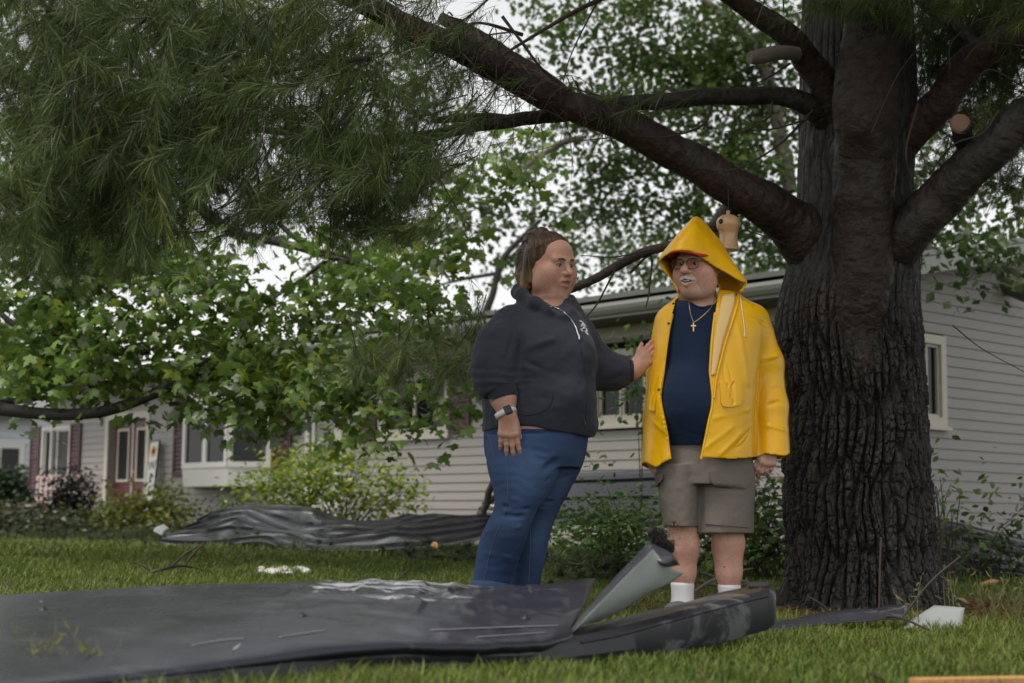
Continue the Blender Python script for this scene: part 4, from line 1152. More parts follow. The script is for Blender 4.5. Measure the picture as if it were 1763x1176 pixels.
n += shrub('dark_shrub', 'tall narrow near-black shrub in front of the leftmost window', 'shrub', 116, 935, 20.6, [(116, 870, 20.6, .16, .2, .30, 2.4), (114, 900, 20.6, .19, .2, .24, 2.4), (120, 835, 20.6, .10, .14, .16, 2.2)], (.012, .014, .011), 800, (.04, .07), small_template(), 6, 0)
n += shrub('dark_shrub', 'clipped dark green bush beside the neighbour house', 'shrub', 10, 900, 29.0, [(0, 840, 29, .5, .5, .45, 1.4), (20, 860, 29, .4, .5, .4, 1.4), (-20, 850, 29, .5, .5, .4, 1.4)], (.030, .055, .018), 260, (.07, .11), small_template(), 8, 0)
n += shrub('young_sapling', 'thin leafy sapling leaning out behind the right side of the pine', 'sapling', 1610, 985, 10.6, [(1620, 815, 10.6, .08, .15, .07, .35), (1650, 838, 10.6, .10, .15, .06, .35), (1640, 880, 10.6, .08, .15, .08, .35), (1678, 858, 10.6, .05, .1, .04, .35), (1660, 910, 10.6, .06, .1, .06, .35), (1610, 850, 10.6, .05, .1, .1, .35)], (.085, .150, .035), 760, (.045, .075), OV_, 16, .1, droop=.5)
n += shrub('dark_shrub', 'dark low bush by the bent roofing at the right edge', 'shrub', 1690, 1000, 11.0, [(1690, 958, 11.0, .20, .3, .12, .9), (1745, 935, 11.0, .10, .3, .16, .7), (1655, 968, 11.0, .14, .2, .10, .9), (1758, 890, 11.0, .06, .2, .12, .5)], (.050, .080, .022), 700, (.04, .07), OV_, 18, .05)
n += shrub('vine_spray', 'thin green vine hanging beside the raincoat in front of the window', 'vine', 1100, 960, 11.5, [(1095, 660, 11.4, .07, .1, .12, .8), (1105, 620, 11.4, .05, .1, .1, .8), (1100, 700, 11.4, .05, .1, .08, .8), (1030, 800, 11.5, .06, .1, .03, .7), (1110, 580, 11.5, .04, .1, .08, .5)], (.085, .150, .035), 900, (.045, .075), OV_, 2, .05, droop=.8)
n += shrub('flowering_plant', 'small plant with a red bloom under the bay window', 'plant', 420, 925, 18.0, [(420, 880, 18, .22, .25, .12, 1.0), (400, 888, 18, .15, .2, .1, 1.0)], (.040, .075, .02), 600, (.04, .07), OV_, 8, .05)
print('shrub leaves', n)
# ------------------------------------------------------------------ people
from mathutils.bvhtree import BVHTree
def bvh_of(v, f):
    return BVHTree.FromPolygons([tuple(x) for x in v], [tuple(int(i) for i in q) for q in f])
def hit(b, px, py, off=0.0):
    d = Vector(ray(px, py)).normalized()
    loc, nor, i, dist = b.ray_cast(Vector((0, 0, CAM_H)), d)
    if loc is None: return None, None
    return np.array(loc) + np.array(nor) * off, np.array(nor)
def patch_on(b, rows, off, thick, nu=8, fine=1):
    """a thin cloth patch lying on a surface; rows of pixel points, left to right"""
    rows = [np.asarray(spline(r, max(1, nu // (len(r) - 1)))) for r in rows]
    if fine > 1:
        a_ = np.stack(rows); rows = list(spline(a_.reshape(len(a_), -1), fine).reshape(-1, a_.shape[1], 2))
    g = []
    for r in rows:
        line = []
        for (x, y) in r:
            p, n = hit(b, x, y, off)
            line.append(p)
        ok = [i for i, p in enumerate(line) if p is not None]
        if not ok:
            g.append(list(g[-1])); continue
        g.append([line[min(ok, key=lambda j: abs(j - i))] + (np.array([0, .0004 * abs(min(ok, key=lambda j: abs(j - i)) - i), 0])) for i in range(len(line))])
    return np.array(g)
def rows_px(rows, Y):
    out = []
    for (py, l, r, dy, ry) in rows:
        a = P(l, py, Y + dy); b = P(r, py, Y + dy)
        out.append(((a[2] + b[2]) / 2, (a[0] + b[0]) / 2, Y + dy, (b[0] - a[0]) / 2, ry))
    return out

M_wskin = mat('skin_woman', attr=True, rough=.5, spec=.35, var=.14, vscale=90, bump=.25, bscale=240, bdist=.003)
M_mskin = mat('skin_man', attr=True, rough=.5, spec=.35, var=.18, vscale=80, bump=.40, bscale=170, bdist=.004)
for _m in (M_wskin, M_mskin):
    _b = _m.node_tree.nodes['Principled BSDF']
    _b.inputs['Subsurface Weight'].default_value = .12
    _b.inputs['Subsurface Radius'].default_value = (.012, .005, .003)
    _b.inputs['Subsurface Scale'].default_value = .6
M_eye = mat('eyeball', attr=True, rough=.15, spec=.5)
M_hairw = mat('brown_hair', attr=True, rough=.42, spec=.4, var=.45, vscale=90, stretch=(1, 1, .15))
M_hairg = mat('grey_hair', (.62, .60, .57), rough=.6, var=.15, vscale=120)
M_brow = mat('brown_brow', (.06, .035, .022), rough=.7)
M_teeth = mat('teeth', (.7, .66, .58), rough=.3)
M_mouth = mat('mouth_inside', (.06, .015, .012), rough=.6)
M_hoodie = mat('hoodie_fleece', (.028, .030, .042), color2=(.048, .050, .066), vscale=9, rough=.92, spec=.15, sheen=.10, bump=.40, bscale=15, bdist=.016)
M_rib = mat('hoodie_rib', (.030, .032, .044), rough=.92, spec=.15, sheen=.1, bump=.4, bscale=60, bdist=.003, stretch=(6, 6, .1))
M_jeans = mat('blue_denim', attr=True, var=.35, vscale=5, rough=.85, spec=.2, bump=.38, bscale=18, bdist=.012, stretch=(1, 1, 1.6))
M_stitch = mat('denim_thread', (.10, .12, .19), rough=.8)
M_pink = mat('pink_cotton', (.62, .36, .38), rough=.85)
M_zip = mat('zip_metal', (.55, .55, .56), rough=.35, metal=1.0)
M_print = mat('white_print', (.68, .69, .72), rough=.7)
M_band = mat('white_strap', (.62, .64, .64), rough=.5)
M_black = mat('black_gloss', (.008, .008, .010), rough=.12)
M_gold = mat('gold', (.72, .50, .22), rough=.3, metal=1.0)
M_coat = mat('yellow_rainwear', (.80, .420, .002), color2=(.86, .470, .003), vscale=5, rough=.36, spec=.45, bump=.28, bscale=10, bdist=.022, rvar=.08)
M_lining = mat('cream_lining', (.70, .45, .15), color2=(.78, .56, .26), vscale=9, rough=.75, bump=.12, bscale=60)
M_tee = mat('navy_jersey', (.008, .019, .047), color2=(.012, .026, .060), vscale=6, rough=.9, spec=.15, sheen=.15, bump=.35, bscale=11, bdist=.016)
M_short = mat('taupe_twill', (.155, .134, .114), color2=(.215, .190, .165), vscale=11, rough=.9, spec=.2, bump=.40, bscale=16, bdist=.014)
M_sock = mat('white_sock', (.72, .71, .72), rough=.95, bump=.7, bscale=45, bdist=.004, stretch=(7, 7, .05))
M_shoe = mat('grey_shoe', (.12, .12, .13), rough=.7, var=.2)
M_snap = mat('dark_snap', (.03, .022, .015), rough=.35, metal=.6)
M_red = mat('red_cap', (.36, .020, .018), rough=.8, var=.2, vscale=30)
M_white_cord = mat('white_cord', (.75, .74, .70), rough=.8)
M_glassframe = mat('spectacle_frame', (.10, .055, .035), rough=.3, metal=.7)
M_lens = bpy.data.materials.new('spectacle_lens'); M_lens.use_nodes = True
_n = M_lens.node_tree.nodes; _l = M_lens.node_tree.links
_tr = _n.new('ShaderNodeBsdfTransparent'); _tr.inputs[0].default_value = (.93, .86, .84, 1)
_gl = _n.new('ShaderNodeBsdfGlossy'); _gl.inputs['Roughness'].default_value = .03
_fr = _n.new('ShaderNodeFresnel'); _fr.inputs[0].default_value = 1.5
_mx = _n.new('ShaderNodeMixShader')
_l.new(_fr.outputs[0], _mx.inputs[0]); _l.new(_tr.outputs[0], _mx.inputs[1]); _l.new(_gl.outputs[0], _mx.inputs[2])
_l.new(_mx.outputs[0], _n['Material Output'].inputs['Surface'])

class Head:
    """places a face: points in head space go to the place; features are added to a field"""
    def __init__(self, c, R, s):
        self.c = np.asarray(c); self.R = R; self.s = s
    def w(self, p):
        return self.c + self.R @ (np.asarray(p, float) * self.s)
    def ball(self, f, p, r, k=.02, op='add', R=None):
        f.apply(ball(self.w(p), np.broadcast_to(np.asarray(r, float), (3,)) * self.s, self.R if R is None else self.R @ R), k * self.s, op)
    def cone(self, f, a, b, ra, rb, k=.015, op='add'):
        f.apply(cone(self.w(a), self.w(b), ra * self.s, rb * self.s), k * self.s, op)
    def local(self, v):
        return ((v - self.c) @ self.R) / self.s

def add_face(f, H, fat=1.0, jowl=0.0, mouth_open=.004, smile=0.0, nose=1.0, ears=True):
    B, C = H.ball, H.cone
    B(f, (0, .018, .034), (.075, .094, .086), .03)
    B(f, (0, -.018, -.035), (.062 * fat, .074, .083), .04)
    B(f, (0, -.045, .045), (.058, .042, .05), .03)                    # forehead
    for s in (-1, 1):
        B(f, (s * .036 * fat, -.056, -.028), (.031 * fat, .028, .030), .025)      # cheeks
        B(f, (s * .046 * fat, -.034, -.050), (.030 * fat, .040, .040), .035)
        B(f, (s * .047 * fat, -.018, -.082), (.026 + jowl * .5, .036, .032 + jowl * .3), .035)   # jaw corners
        C(f, (s * .012, -.086, .020), (s * .046, -.074, .022), .010, .010, .018)   # brows
    B(f, (0, -.066, -.098), (.027, .024, .022), .022)                 # chin
    B(f, (0, -.030, -.112), (.045 + jowl, .045, .026 + jowl * .4), .035)   # under the chin
    for s in (-1, 1):
        B(f, (s * .031, -.096, .001), (.017, .013, .011), .014, 'cut')
        B(f, (s * .031, -.0735, .000), (.0165, .0155, .0135), .004)    # lids over the eyeball
        B(f, (s * .031, -.090, -.0010), (.0130, .012, .0054), .003, 'cut')
        C(f, (s * .018, -.082, -.017), (s * .040, -.076, -.016), .006, .006, .010)
    C(f, (0, -.086, .012), (0, -.106 - .006 * nose, -.026), .0085, .0120 * nose, .014)
    B(f, (0, -.110 - .005 * nose, -.030), (.0125 * nose, .0120, .0110), .010)
    for s in (-1, 1):
        B(f, (s * .0135 * nose, -.098, -.034), (.0085 * nose, .0105, .0080), .008)
    B(f, (0, -.082, -.066), (.030, .020, .024), .020)                 # muzzle
    up = smile
    C(f, (-.020, -.0915, -.062 + up), (0, -.1015, -.0590), .0044, .0064, .006)
    C(f, (.020, -.0915, -.062 + up), (0, -.1015, -.0590), .0044, .0064, .006)
    C(f, (-.018, -.0905, -.0735 + up - mouth_open), (0, -.0990, -.0760 - mouth_open), .0050, .0076, .006)
    C(f, (.018, -.0905, -.0735 + up - mouth_open), (0, -.0990, -.0760 - mouth_open), .0050, .0076, .006)
    C(f, (-.019, -.095, -.0672 + up * .8 - mouth_open * .5), (0, -.104, -.0672 - mouth_open * .5), .0020 + mouth_open * .45, .0026 + mouth_open * .6, .004, 'cut')
    C(f, (.019, -.095, -.0672 + up * .8 - mouth_open * .5), (0, -.104, -.0672 - mouth_open * .5), .0020 + mouth_open * .45, .0026 + mouth_open * .6, .004, 'cut')
    if ears:
        for s in (-1, 1):
            B(f, (s * .076, .012, -.010), (.010, .019, .032), .010)
            B(f, (s * .087, .006, -.004), (.006, .011, .018), .006, 'cut')

def face_colour(v, H, base, lip, flush):
    q = H.local(v)
    c = np.tile(np.asarray(base, float), (len(v), 1))
    near = np.abs(q).max(1) < .2
    def blob(p, r):
        return np.exp(-(((q - p) / r) ** 2).sum(1)) * near
    def mixin(col, w):
        nonlocal c
        c = c * (1 - w[:, None]) + np.asarray(col) * w[:, None]
    for s in (-1, 1):
        mixin(flush, .55 * blob((s * .042, -.068, -.032), (.026, .04, .022)))
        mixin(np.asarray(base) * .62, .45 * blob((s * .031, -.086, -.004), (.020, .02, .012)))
        mixin(flush, .5 * blob((s * .08, .01, -.01), (.02, .03, .04)))
    mixin(flush, .6 * blob((0, -.115, -.03), (.014, .02, .014)))
    mixin(lip, np.clip(1.5 * blob((0, -.098, -.067), (.018, .02, .0125)), 0, .85))
    c *= (1 + .13 * fbm(v, 45, 3)[:, None] + .10 * fbm(v, 140, 6, 2)[:, None])
    c *= 1 + np.array([.05, -.10, -.10]) * fbm(v, 22, 9, 2)[:, None]
    return np.clip(c, 0.01, 1)

def eyes(parent, H, iris, gaze=(0, 0)):
    for s in (-1, 1):
        n = 20
        th = np.linspace(0, np.pi, 13); ph = np.linspace(0, 2 * np.pi, n, endpoint=False)
        g = np.stack([np.sin(th)[:, None] * np.cos(ph), -np.cos(th)[:, None] * np.ones(n), np.sin(th)[:, None] * np.sin(ph)], -1)
        i, j = np.meshgrid(np.arange(12), np.arange(n), indexing='ij')
        f = np.stack([i * n + j, i * n + (j + 1) % n, (i + 1) * n + (j + 1) % n, (i + 1) * n + j], -1).reshape(-1, 4)
        v = g.reshape(-1, 3)
        gz = np.array([gaze[0], -1, gaze[1]]); gz /= np.linalg.norm(gz)
        a = np.arccos(np.clip(v @ gz, -1, 1))
        col = np.where(a[:, None] < .28, (.005, .005, .005), np.where(a[:, None] < .62, iris, (.55, .50, .47)))
        pts = np.array([H.w(np.array([s * .031, -.0755, .0]) + p * .0128) for p in v])
        obj('eye', mesh_np('eye', pts, f, True, col), M_eye, parent)

def strands(paths, r, colors, mat_, name, parent, n=4):
    vv, ff, cc = [], [], []; k = 0
    for p, c in zip(paths, colors):
        m = len(p)
        rr = r * np.concatenate([[.5], np.ones(m - 2), [.35]])
        v, f = tube_np(p, rr, n)
        vv.append(v); ff.append(f + k); k += len(v)
        cc.append(np.repeat(np.asarray(c).reshape(-1, 3) if np.ndim(c) > 1 else np.tile(c, (m, 1)), n, 0))
    return obj(name, mesh_np(name, np.concatenate(vv), np.concatenate(ff), True, np.concatenate(cc)), mat_, parent)

def add_hand(f, wrist, fwd, back, side, s=1.0, curl=(.3, .3, .35, .4), spread=.12, thumb=(.75, .6, -.25), k=.010, thumb_len=1.0):
    """fwd along the fingers, back out of the back of the hand, side towards the thumb"""
    fwd, back, side = [np.asarray(a, float) / np.linalg.norm(a) for a in (fwd, back, side)]
    w = np.asarray(wrist, float)
    R = np.stack([side, fwd, back], 1)
    for o_, L_ in ((.030, .070), (.0105, .076), (-.0095, .074), (-.029, .068)):
        f.add(cone(w + side * o_ * .55 * s, w + fwd * L_ * s + side * o_ * s, .0185 * s, .0135 * s), .018)
    f.add(ball(w + fwd * .035 * s + side * .022 * s - back * .008 * s, (.022 * s, .034 * s, .017 * s), R), .015)
    off = (.030, .0105, -.0095, -.029); ln = (.078, .088, .082, .064); rr = (.0098, .0100, .0096, .0084)
    tips = []
    for i in range(4):
        p = w + fwd * (.078 - .004 * abs(i - 1)) * s + side * off[i] * s
        d = fwd * math.cos(spread * (1.2 - i)) + side * math.sin(spread * (1.2 - i))
        a = 0.0
        f.add(ball(p + back * .004 * s, .0125 * s), k)
        pts = [p - fwd * .012 * s]
        seq = [p]
        for seg, fr in enumerate((.44, .31, .25)):
            a += curl[i] * (.7, 1.0, .8)[seg]
            q = seq[-1] + (d * math.cos(a) - back * math.sin(a)) * ln[i] * fr * s
            seq.append(q)
        r0 = rr[i] * s
        chain(f, seq, [r0 * 1.08, r0 * 1.02, r0 * .95, r0 * .82], .006)
        tips.append(seq)
    t0 = w + fwd * .026 * s + side * .024 * s
    d = fwd * thumb[0] + side * thumb[1] + back * thumb[2]; d /= np.linalg.norm(d)
    d2 = d + fwd * .35; d2 /= np.linalg.norm(d2)
    t1 = t0 + d * .040 * s * thumb_len; t2 = t1 + d2 * .036 * s * thumb_len
    chain(f, [t0, t1, t2], [.0150 * s, .0118 * s, .0090 * s], .010)
    return tips

def finish(name, field, mt, parent, it=2, wrinkle=None, fl=None, smooth=True, cols=None):
    v, f = field.mesh()
    v = smooth_np(v, f, it)
    if wrinkle is not None:
        n = vnormals(v, f)
        v = v + n * wrinkle(v, n)[:, None]
    if fl is not None:
        n = vnormals(v, f)
        v = folds(v, n, fl)
    v = smooth_np(v, f, 1, .4)
    o = obj(name, mesh_np(name, v, f, smooth, cols(v) if cols else None), mt, parent)
    return o, v, f

# ================================================================== the woman
YW = 7.10
def wp(px, py, dy=0.0): return P(px, py, YW + dy)
HW = Head(wp(948, 456, .0), rot(math.radians(41), math.radians(8), math.radians(-3)), 1.16)
wlo, whi = wp(795, 1075, 0) - np.array([0, .48, .06]), wp(1140, 385, 0) + np.array([0, .42, .03])
fb = Field(wlo, whi, .0031)
add_face(fb, HW, fat=1.16, jowl=.012, mouth_open=.0035, nose=.95)
# neck, trunk, limbs under the clothes
fb.add(cone(wp(945, 485, .02), wp(935, 535, .03), .062, .075), .04)
fb.add(loft(rows_px([(520, 900, 985, .02, .08), (560, 870, 1000, .01, .13), (640, 855, 1005, 0, .19), (700, 850, 1008, 0, .20), (760, 850, 995, 0, .19), (800, 860, 985, 0, .15)], YW)), .04)
chain(fb, [wp(892, 575, -.08), wp(850, 632, -.20), wp(866, 684, -.24), wp(874, 714, -.255)], [.060, .062, .054, .038], .03)
chain(fb, [wp(985, 570, .12), wp(1030, 640, .14), wp(1088, 637, .14), wp(1098, 632, .145)], [.07, .062, .042, .036], .03)
chain(fb, [wp(900, 790, -.08), wp(886, 885, -.10), wp(862, 940, -.06), wp(846, 1010, -.03), wp(845, 1050, -.03), wp(868, 1062, -.06)], [.10, .066, .066, .05, .04, .038], .015)
chain(fb, [wp(950, 790, .08), wp(930, 885, .10), wp(916, 940, .11), wp(905, 1010, .13), wp(902, 1050, .13), wp(925, 1058, .10)], [.09, .062, .058, .045, .038, .036], .015)
tips_r = add_hand(fb, wp(874, 716, -.257), wp(878, 790, -.25) - wp(874, 716, -.257), (-.15, -1, .12), (1, -.12, .05), 1.10, (.20, .22, .24, .30), .10, (.85, .28, -.55))
_f = wp(1126, 600, .16) - wp(1096, 633, .145)
add_hand(fb, wp(1096, 633, .145), _f, (-.30, -.92, -.15), (-.55, .1, .80), 1.0, (.35, .35, .35, .4), .06, (.8, .5, .1))
v, f = fb.mesh()
v = smooth_np(v, f, 1, .4)
v = folds(v, vnormals(v, f), [l for s in (-1, 1) for l in ((HW.w((s * .020, -.100, -.036)), HW.w((s * .034, -.084, -.068)), -.0035, .0045), (HW.w((s * .018, -.088, -.013)), HW.w((s * .040, -.080, -.012)), -.002, .004))] + [(HW.w((0, -.098, .026)), HW.w((0, -.094, .040)), -.002, .004), (HW.w((-.03, -.072, -.118)), HW.w((.03, -.072, -.118)), -.004, .006)])
cw = face_colour(v, HW, (.54, .300, .215), (.38, .125, .105), (.55, .235, .175))
woman = obj('person', mesh_np('person', v, f, True, cw), M_wskin)
tag(woman, 'woman in dark zip hoodie and blue jeans, one hand on the raincoat sleeve', 'person')
bw = bvh_of(v, f)
eyes(woman, HW, (.10, .12, .10), (.15, -.25))
for s in (-1, 1):                                       # brows and lash lines
    p = [HW.w(q) for q in ((s * .013, -.0985, .0195), (s * .028, -.0955, .0245), (s * .046, -.0830, .0195))]
    obj('eyebrow', MB().tube(spline(p, 5), [.0024] * 2 + [.0040] * 7 + [.0016] * 2, 6).mesh('eyebrow', True), M_brow, woman)
    p = [HW.w((s * .031 + a, -.0895 + abs(a) * .38, .0048 - a * a * 26)) for a in (-.013, -.006, 0, .006, .013)]
    obj('eyelash', MB().tube(spline(p, 4), .0019, 5).mesh('eyelash', True), M_brow, woman)
p = [HW.w((a, -.0925 + abs(a) * .25, -.0690)) for a in (-.014, -.007, 0, .007, .014)]
obj('mouth', MB().tube(spline(p, 4), .0034, 6).mesh('mouth', True), M_mouth, woman)

# hair: swept up to a tie at the crown, the tail falling to the shoulder
fh = Field(wp(880, 510, 0) - np.array([0, .22, 0]), wp(1000, 388, 0) + np.array([0, .24, .01]), .0036)
HW.ball(fh, (0, .022, .040), (.084, .100, .091), .02)
HW.ball(fh, (0, -.085, -.075), (.064, .082, .105), .012, 'cut')
HW.ball(fh, (0, -.100, .006), (.052, .070, .056), .012, 'cut')
HW.cone(fh, (0, .03, -.07), (0, .08, -.14), .066, .05, .02, 'cut')
tie = HW.w((-.004, .060, .122))
fh.add(ball(tie, .026), .03)
tail = [tie, HW.w((-.010, .105, .100)), HW.w((-.016, .130, .030)), HW.w((-.020, .118, -.045)), HW.w((-.026, .092, -.115))]
chain(fh, tail, [.024, .034, .046, .047, .022], .03)
HW.cone(fh, (-.062, .045, .03), (-.068, .065, -.085), .030, .024, .03)
HW.cone(fh, (.062, .045, .03), (.066, .065, -.085), .030, .022, .03)
HW.cone(fh, (-.070, .016, .02), (-.074, .020, -.070), .017, .010, .02)
def hair_col(v):
    q = HW.local(v)
    t = np.clip((-.005 - q[:, 2]) / .11, 0, 1)[:, None]
    n = (1 + .5 * noise(np.stack([q[:, 0] * 160, q[:, 1] * 160, q[:, 2] * 9], 1), 1, 5))[:, None]
    return np.clip((np.array([.090, .050, .028]) * (1 - t) + np.array([.40, .245, .105]) * t) * n, .004, 1)
hair, hv, hf = finish('hair', fh, M_hairw, woman, 2, lambda v, n: .0022 * noise(np.stack([HW.local(v)[:, 0] * 130, HW.local(v)[:, 1] * 130, HW.local(v)[:, 2] * 12], 1), 1, 9), cols=hair_col)
pa, pc = [], []
for i in range(420):
    a = rng.uniform(0, 2 * np.pi); rr = math.sqrt(rng.uniform(.3, 1)); e = rng.uniform(.75, 1.15)
    ofs = HW.R @ np.array([math.cos(a), math.sin(a) * .8, 0])
    w_ = np.array([.020, .034, .048, .050, .034]) * rr
    pts = [t + ofs * w_[k] + rng.normal(0, .0025, 3) for k, t in enumerate(tail)]
    pts[-1] = pts[-2] + (pts[-1] - pts[-2]) * e
    p = spline(pts, 4)
    pa.append(p); pc.append(hair_col(p) * rng.uniform(.55, 1.9))
for i in range(420):                                     # swept from the hairline back to the tie
    a = rng.uniform(-1.0, 1.0) * 2.0
    st = np.array([math.sin(a) * .083, -math.cos(a) * .080 + .014, .055 + .040 * math.cos(a)])
    st = st / np.linalg.norm((st - (0, .022, .040)) / (.086, .102, .093)) if False else st
    c0 = np.array([0, .022, .040]); rad = np.array([.0855, .1015, .0925])
    d0 = (st - c0) / rad; d0 /= np.linalg.norm(d0)
    d1 = (HW.local(tie[None])[0] - c0) / rad; d1 /= np.linalg.norm(d1)
    pts = []
    for t in np.linspace(0, 1, 7):
        d = d0 * (1 - t) + d1 * t; d /= np.linalg.norm(d)
        pts.append(HW.w(c0 + d * rad * (1.0 + .004 * rng.normal())))
    pts = np.array(pts); pa.append(pts); pc.append(hair_col(pts) * rng.uniform(.45, 2.0))
for i in range(70):                                      # loose wisps
    a = rng.uniform(0, 2 * np.pi); d0 = np.array([math.cos(a) * .6, .4 + .5 * rng.uniform(), math.sin(a) * .9 + .3]); d0 /= np.linalg.norm(d0)
    st = np.array([0, .022, .040]) + d0 * np.array([.086, .102, .093])
    pts = np.array([HW.w(st), HW.w(st + d0 * .010 + rng.normal(0, .006, 3)), HW.w(st + d0 * .016 + (0, .02, -.016) + rng.normal(0, .010, 3))])
    pa.append(spline(pts, 3)); pc.append(hair_col(pa[-1]) * 1.3)
strands(pa, .0021, pc, M_hairw, 'hair_strands', hair)
t_, f_ = tube_np(spline([tie + HW.R @ np.array([math.cos(a) * .026, math.sin(a) * .012, math.sin(a) * .026]) for a in np.linspace(0, 2 * np.pi, 9)], 4), .006, 8)
obj('hair_tie', mesh_np('hair_tie', t_, f_), M_black, hair)

# hoodie
fo = Field(wlo, whi, .0048)
TR = rows_px([(512, 912, 984, .03, .085), (530, 880, 1000, .02, .130), (560, 852, 1011, 0, .185), (600, 838, 1020, 0, .215), (650, 832, 1022, 0, .24), (690, 830, 1026, 0, .245), (722, 829, 1023, 0, .24), (756, 831, 1014, 0, .222)], YW)
chain(fo, [wp(884, 562, -.08), wp(856, 598, -.16), wp(848, 634, -.205), wp(852, 656, -.22)], [.100, .092, .090, .090], .055)
chain(fo, [wp(850, 650, -.215), wp(866, 679, -.238)], [.088, .066], .02)
_ax = wp(874, 716, -.257) - wp(852, 656, -.22); _ax /= np.linalg.norm(_ax); _e = np.cross(_ax, (0, 1, 0)); _e /= np.linalg.norm(_e)
_RA = np.stack([_e, np.cross(_ax, _e), _ax], 1)
fo.cut(slab(wp(862, 675, -.234) + _ax * .05, (.12, .12, .05), _RA), .004)
fo.add(loft(TR), .045)
fo.add(ball(wp(990, 615, -.11), (.09, .10, .11)), .09)           # bust
fo.add(ball(wp(925, 605, -.16), (.10, .09, .10)), .09)
fo.add(ball(wp(975, 690, -.10), (.115, .15, .12)), .07)           # belly
fo.add(ball(wp(1000, 735, -.03), (.075, .12, .05)), .06)
chain(fo, [wp(985, 570, .10), wp(1030, 634, .13), wp(1062, 640, .135), wp(1080, 638, .14)], [.10, .088, .072, .058], .05)
# the hood lying round the neck
ring = [wp(986, 536, -.09), wp(968, 541, -.150), wp(945, 533, -.165), wp(920, 521, -.14), wp(899, 508, -.05), wp(894, 502, .06), wp(920, 502, .13), wp(955, 508, .12), wp(980, 518, .05), wp(988, 528, -.04)]
chain(fo, ring, [.012, .014, .018, .021, .026, .032, .034, .028, .020, .014], .035)
# opening at the throat
fo.cut(cone(wp(955, 505, -.09), wp(976, 540, -.26), .058, .030), .015)
fo.cut(cone(wp(946, 480, .0), wp(944, 522, .0), .098, .078), .02)
# wavy hem, sleeve ends
X, Y, Z = fo.pts((slice(None),) * 3)
hx = np.array([wp(x, y, -.15)[0] for x, y in ((820, 740), (880, 733), (920, 735), (950, 742), (1020, 748))])
hz = np.array([wp(x, y, -.15)[2] for x, y in ((820, 742), (880, 734), (920, 735), (950, 742), (1020, 750))])
fo.keep(np.interp(X.ravel(), hx, hz)[:, None, None] - Z + 0 * Y)
fo.cut(slab(wp(1084, 638, .14) + np.array([.05, 0, 0]), (.05, .12, .12)), .004)
def w_hood(v, n):
    q = v * np.array([1.0, 1.0, 1.0])
    big = .0095 * fbm(np.stack([q[:, 0] + .3 * q[:, 2], q[:, 1], q[:, 2] * 1.6], 1), 7, 21, 2)
    arm = np.exp(-(((v - wp(848, 655, -.22)) / (.13, .13, .06)) ** 2).sum(1))
    return big + arm * .006 * np.sin(v[:, 2] * 170 + 4 * noise(v, 11, 4)) + .002 * noise(v, 40, 8)
fl = [(wp(898, 555, -.25), wp(893, 640, -.25), -.016, .016), (wp(898, 640, -.25), wp(905, 700, -.25), -.010, .014),
      (wp(905, 600, -.26), wp(960, 580, -.25), .008, .016), (wp(895, 618, -.26), wp(945, 640, -.27), -.011, .014), (wp(940, 640, -.27), wp(1000, 650, -.25), -.007, .016),
      (wp(888, 560, -.2), wp(870, 620, -.28), -.006, .014), (wp(835, 600, -.2), wp(870, 612, -.3), .006, .012),
      (wp(905, 680, -.26), wp(960, 690, -.27), -.005, .014), (wp(1030, 622, .06), wp(1062, 618, .06), .006, .010), (wp(1040, 655, .06), wp(1075, 645, .06), -.006, .010), (wp(1060, 612, .08), wp(1066, 660, .08), .007, .008), (wp(1074, 614, .08), wp(1078, 656, .08), -.006, .007)]
fl = [(a, b, h * 1.5, w) for a, b, h, w in fl]
hoodie, gv, gf = finish('hoodie', fo, M_hoodie, woman, 2, w_hood, fl)
bh = bvh_of(gv, gf)
# cuffs and waistband in rib, the zip, the print, the pocket seam
fr_ = Field(wp(800, 720, -.5), wp(1110, 590, .3) + np.array([0, 0, .0]), .0045)
chain(fr_, [wp(861, 664, -.232), wp(872, 700, -.247)], [.070, .059], .01)
fr_.cut(slab(wp(868.5, 690, -.243) + _ax * .05, (.12, .12, .05), _RA), .004)
o1, _, _ = finish('cuff', fr_, M_rib, hoodie, 2, lambda v, n: .0014 * np.sin(np.arctan2(v[:, 1] - YW + .24, v[:, 0] - wp(866, 680, -.24)[0]) * 34))
fr_ = Field(wp(1060, 690, 0), wp(1110, 580, .3), .0045)
chain(fr_, [wp(1076, 639, .14), wp(1100, 637, .14)], [.057, .048], .01)
fr_.cut(slab(wp(1091, 637, .14) + np.array([.05, 0, 0]), (.05, .12, .12)), .004)
finish('cuff', fr_, M_rib, hoodie, 2)
def on(b, pts, off=.002):
    return np.array([p for p in (hit(b, x, y, off)[0] for x, y in pts) if p is not None])
zl = on(bh, spline([(948, 528), (965, 534), (979, 546), (990, 562), (996, 580)], 6), .002)
obj('zip', MB().tube(zl, .0028, 6).mesh('zip', True), M_zip, hoodie)
zp = on(bh, [(996, 578), (997, 586)], .006)
obj('zip_pull', MB().tube(zp, .0042, 6).mesh('zip_pull', True), M_zip, hoodie)
obj('zip_seam', MB().tube(on(bh, spline([(997, 590), (1005, 630), (1010, 680), (1007, 740)], 8), .0005), .0030, 6).mesh('zip_seam', True), M_rib, hoodie)
obj('pocket_seam', MB().tube(on(bh, spline([(905, 715), (922, 712), (938, 706), (948, 694), (952, 680)], 6), .0005), .0030, 6).mesh('pocket_seam', True), M_rib, hoodie)
pr = MB()
for seg in ([(998, 553), (1003, 556), (1001, 560)], [(1000, 562), (1006, 559), (1004, 565)], [(1002, 566), (1008, 566), (1010, 572)], [(1003, 557), (1008, 563)], [(1006, 570), (1012, 577)], [(999, 567), (1003, 571)]):
    q = on(bh, spline(seg, 4), .0025)
    if len(q) > 2: pr.tube(q, .0032, 5)
obj('printed_lettering', pr.mesh('printed_lettering', True), M_print, hoodie)
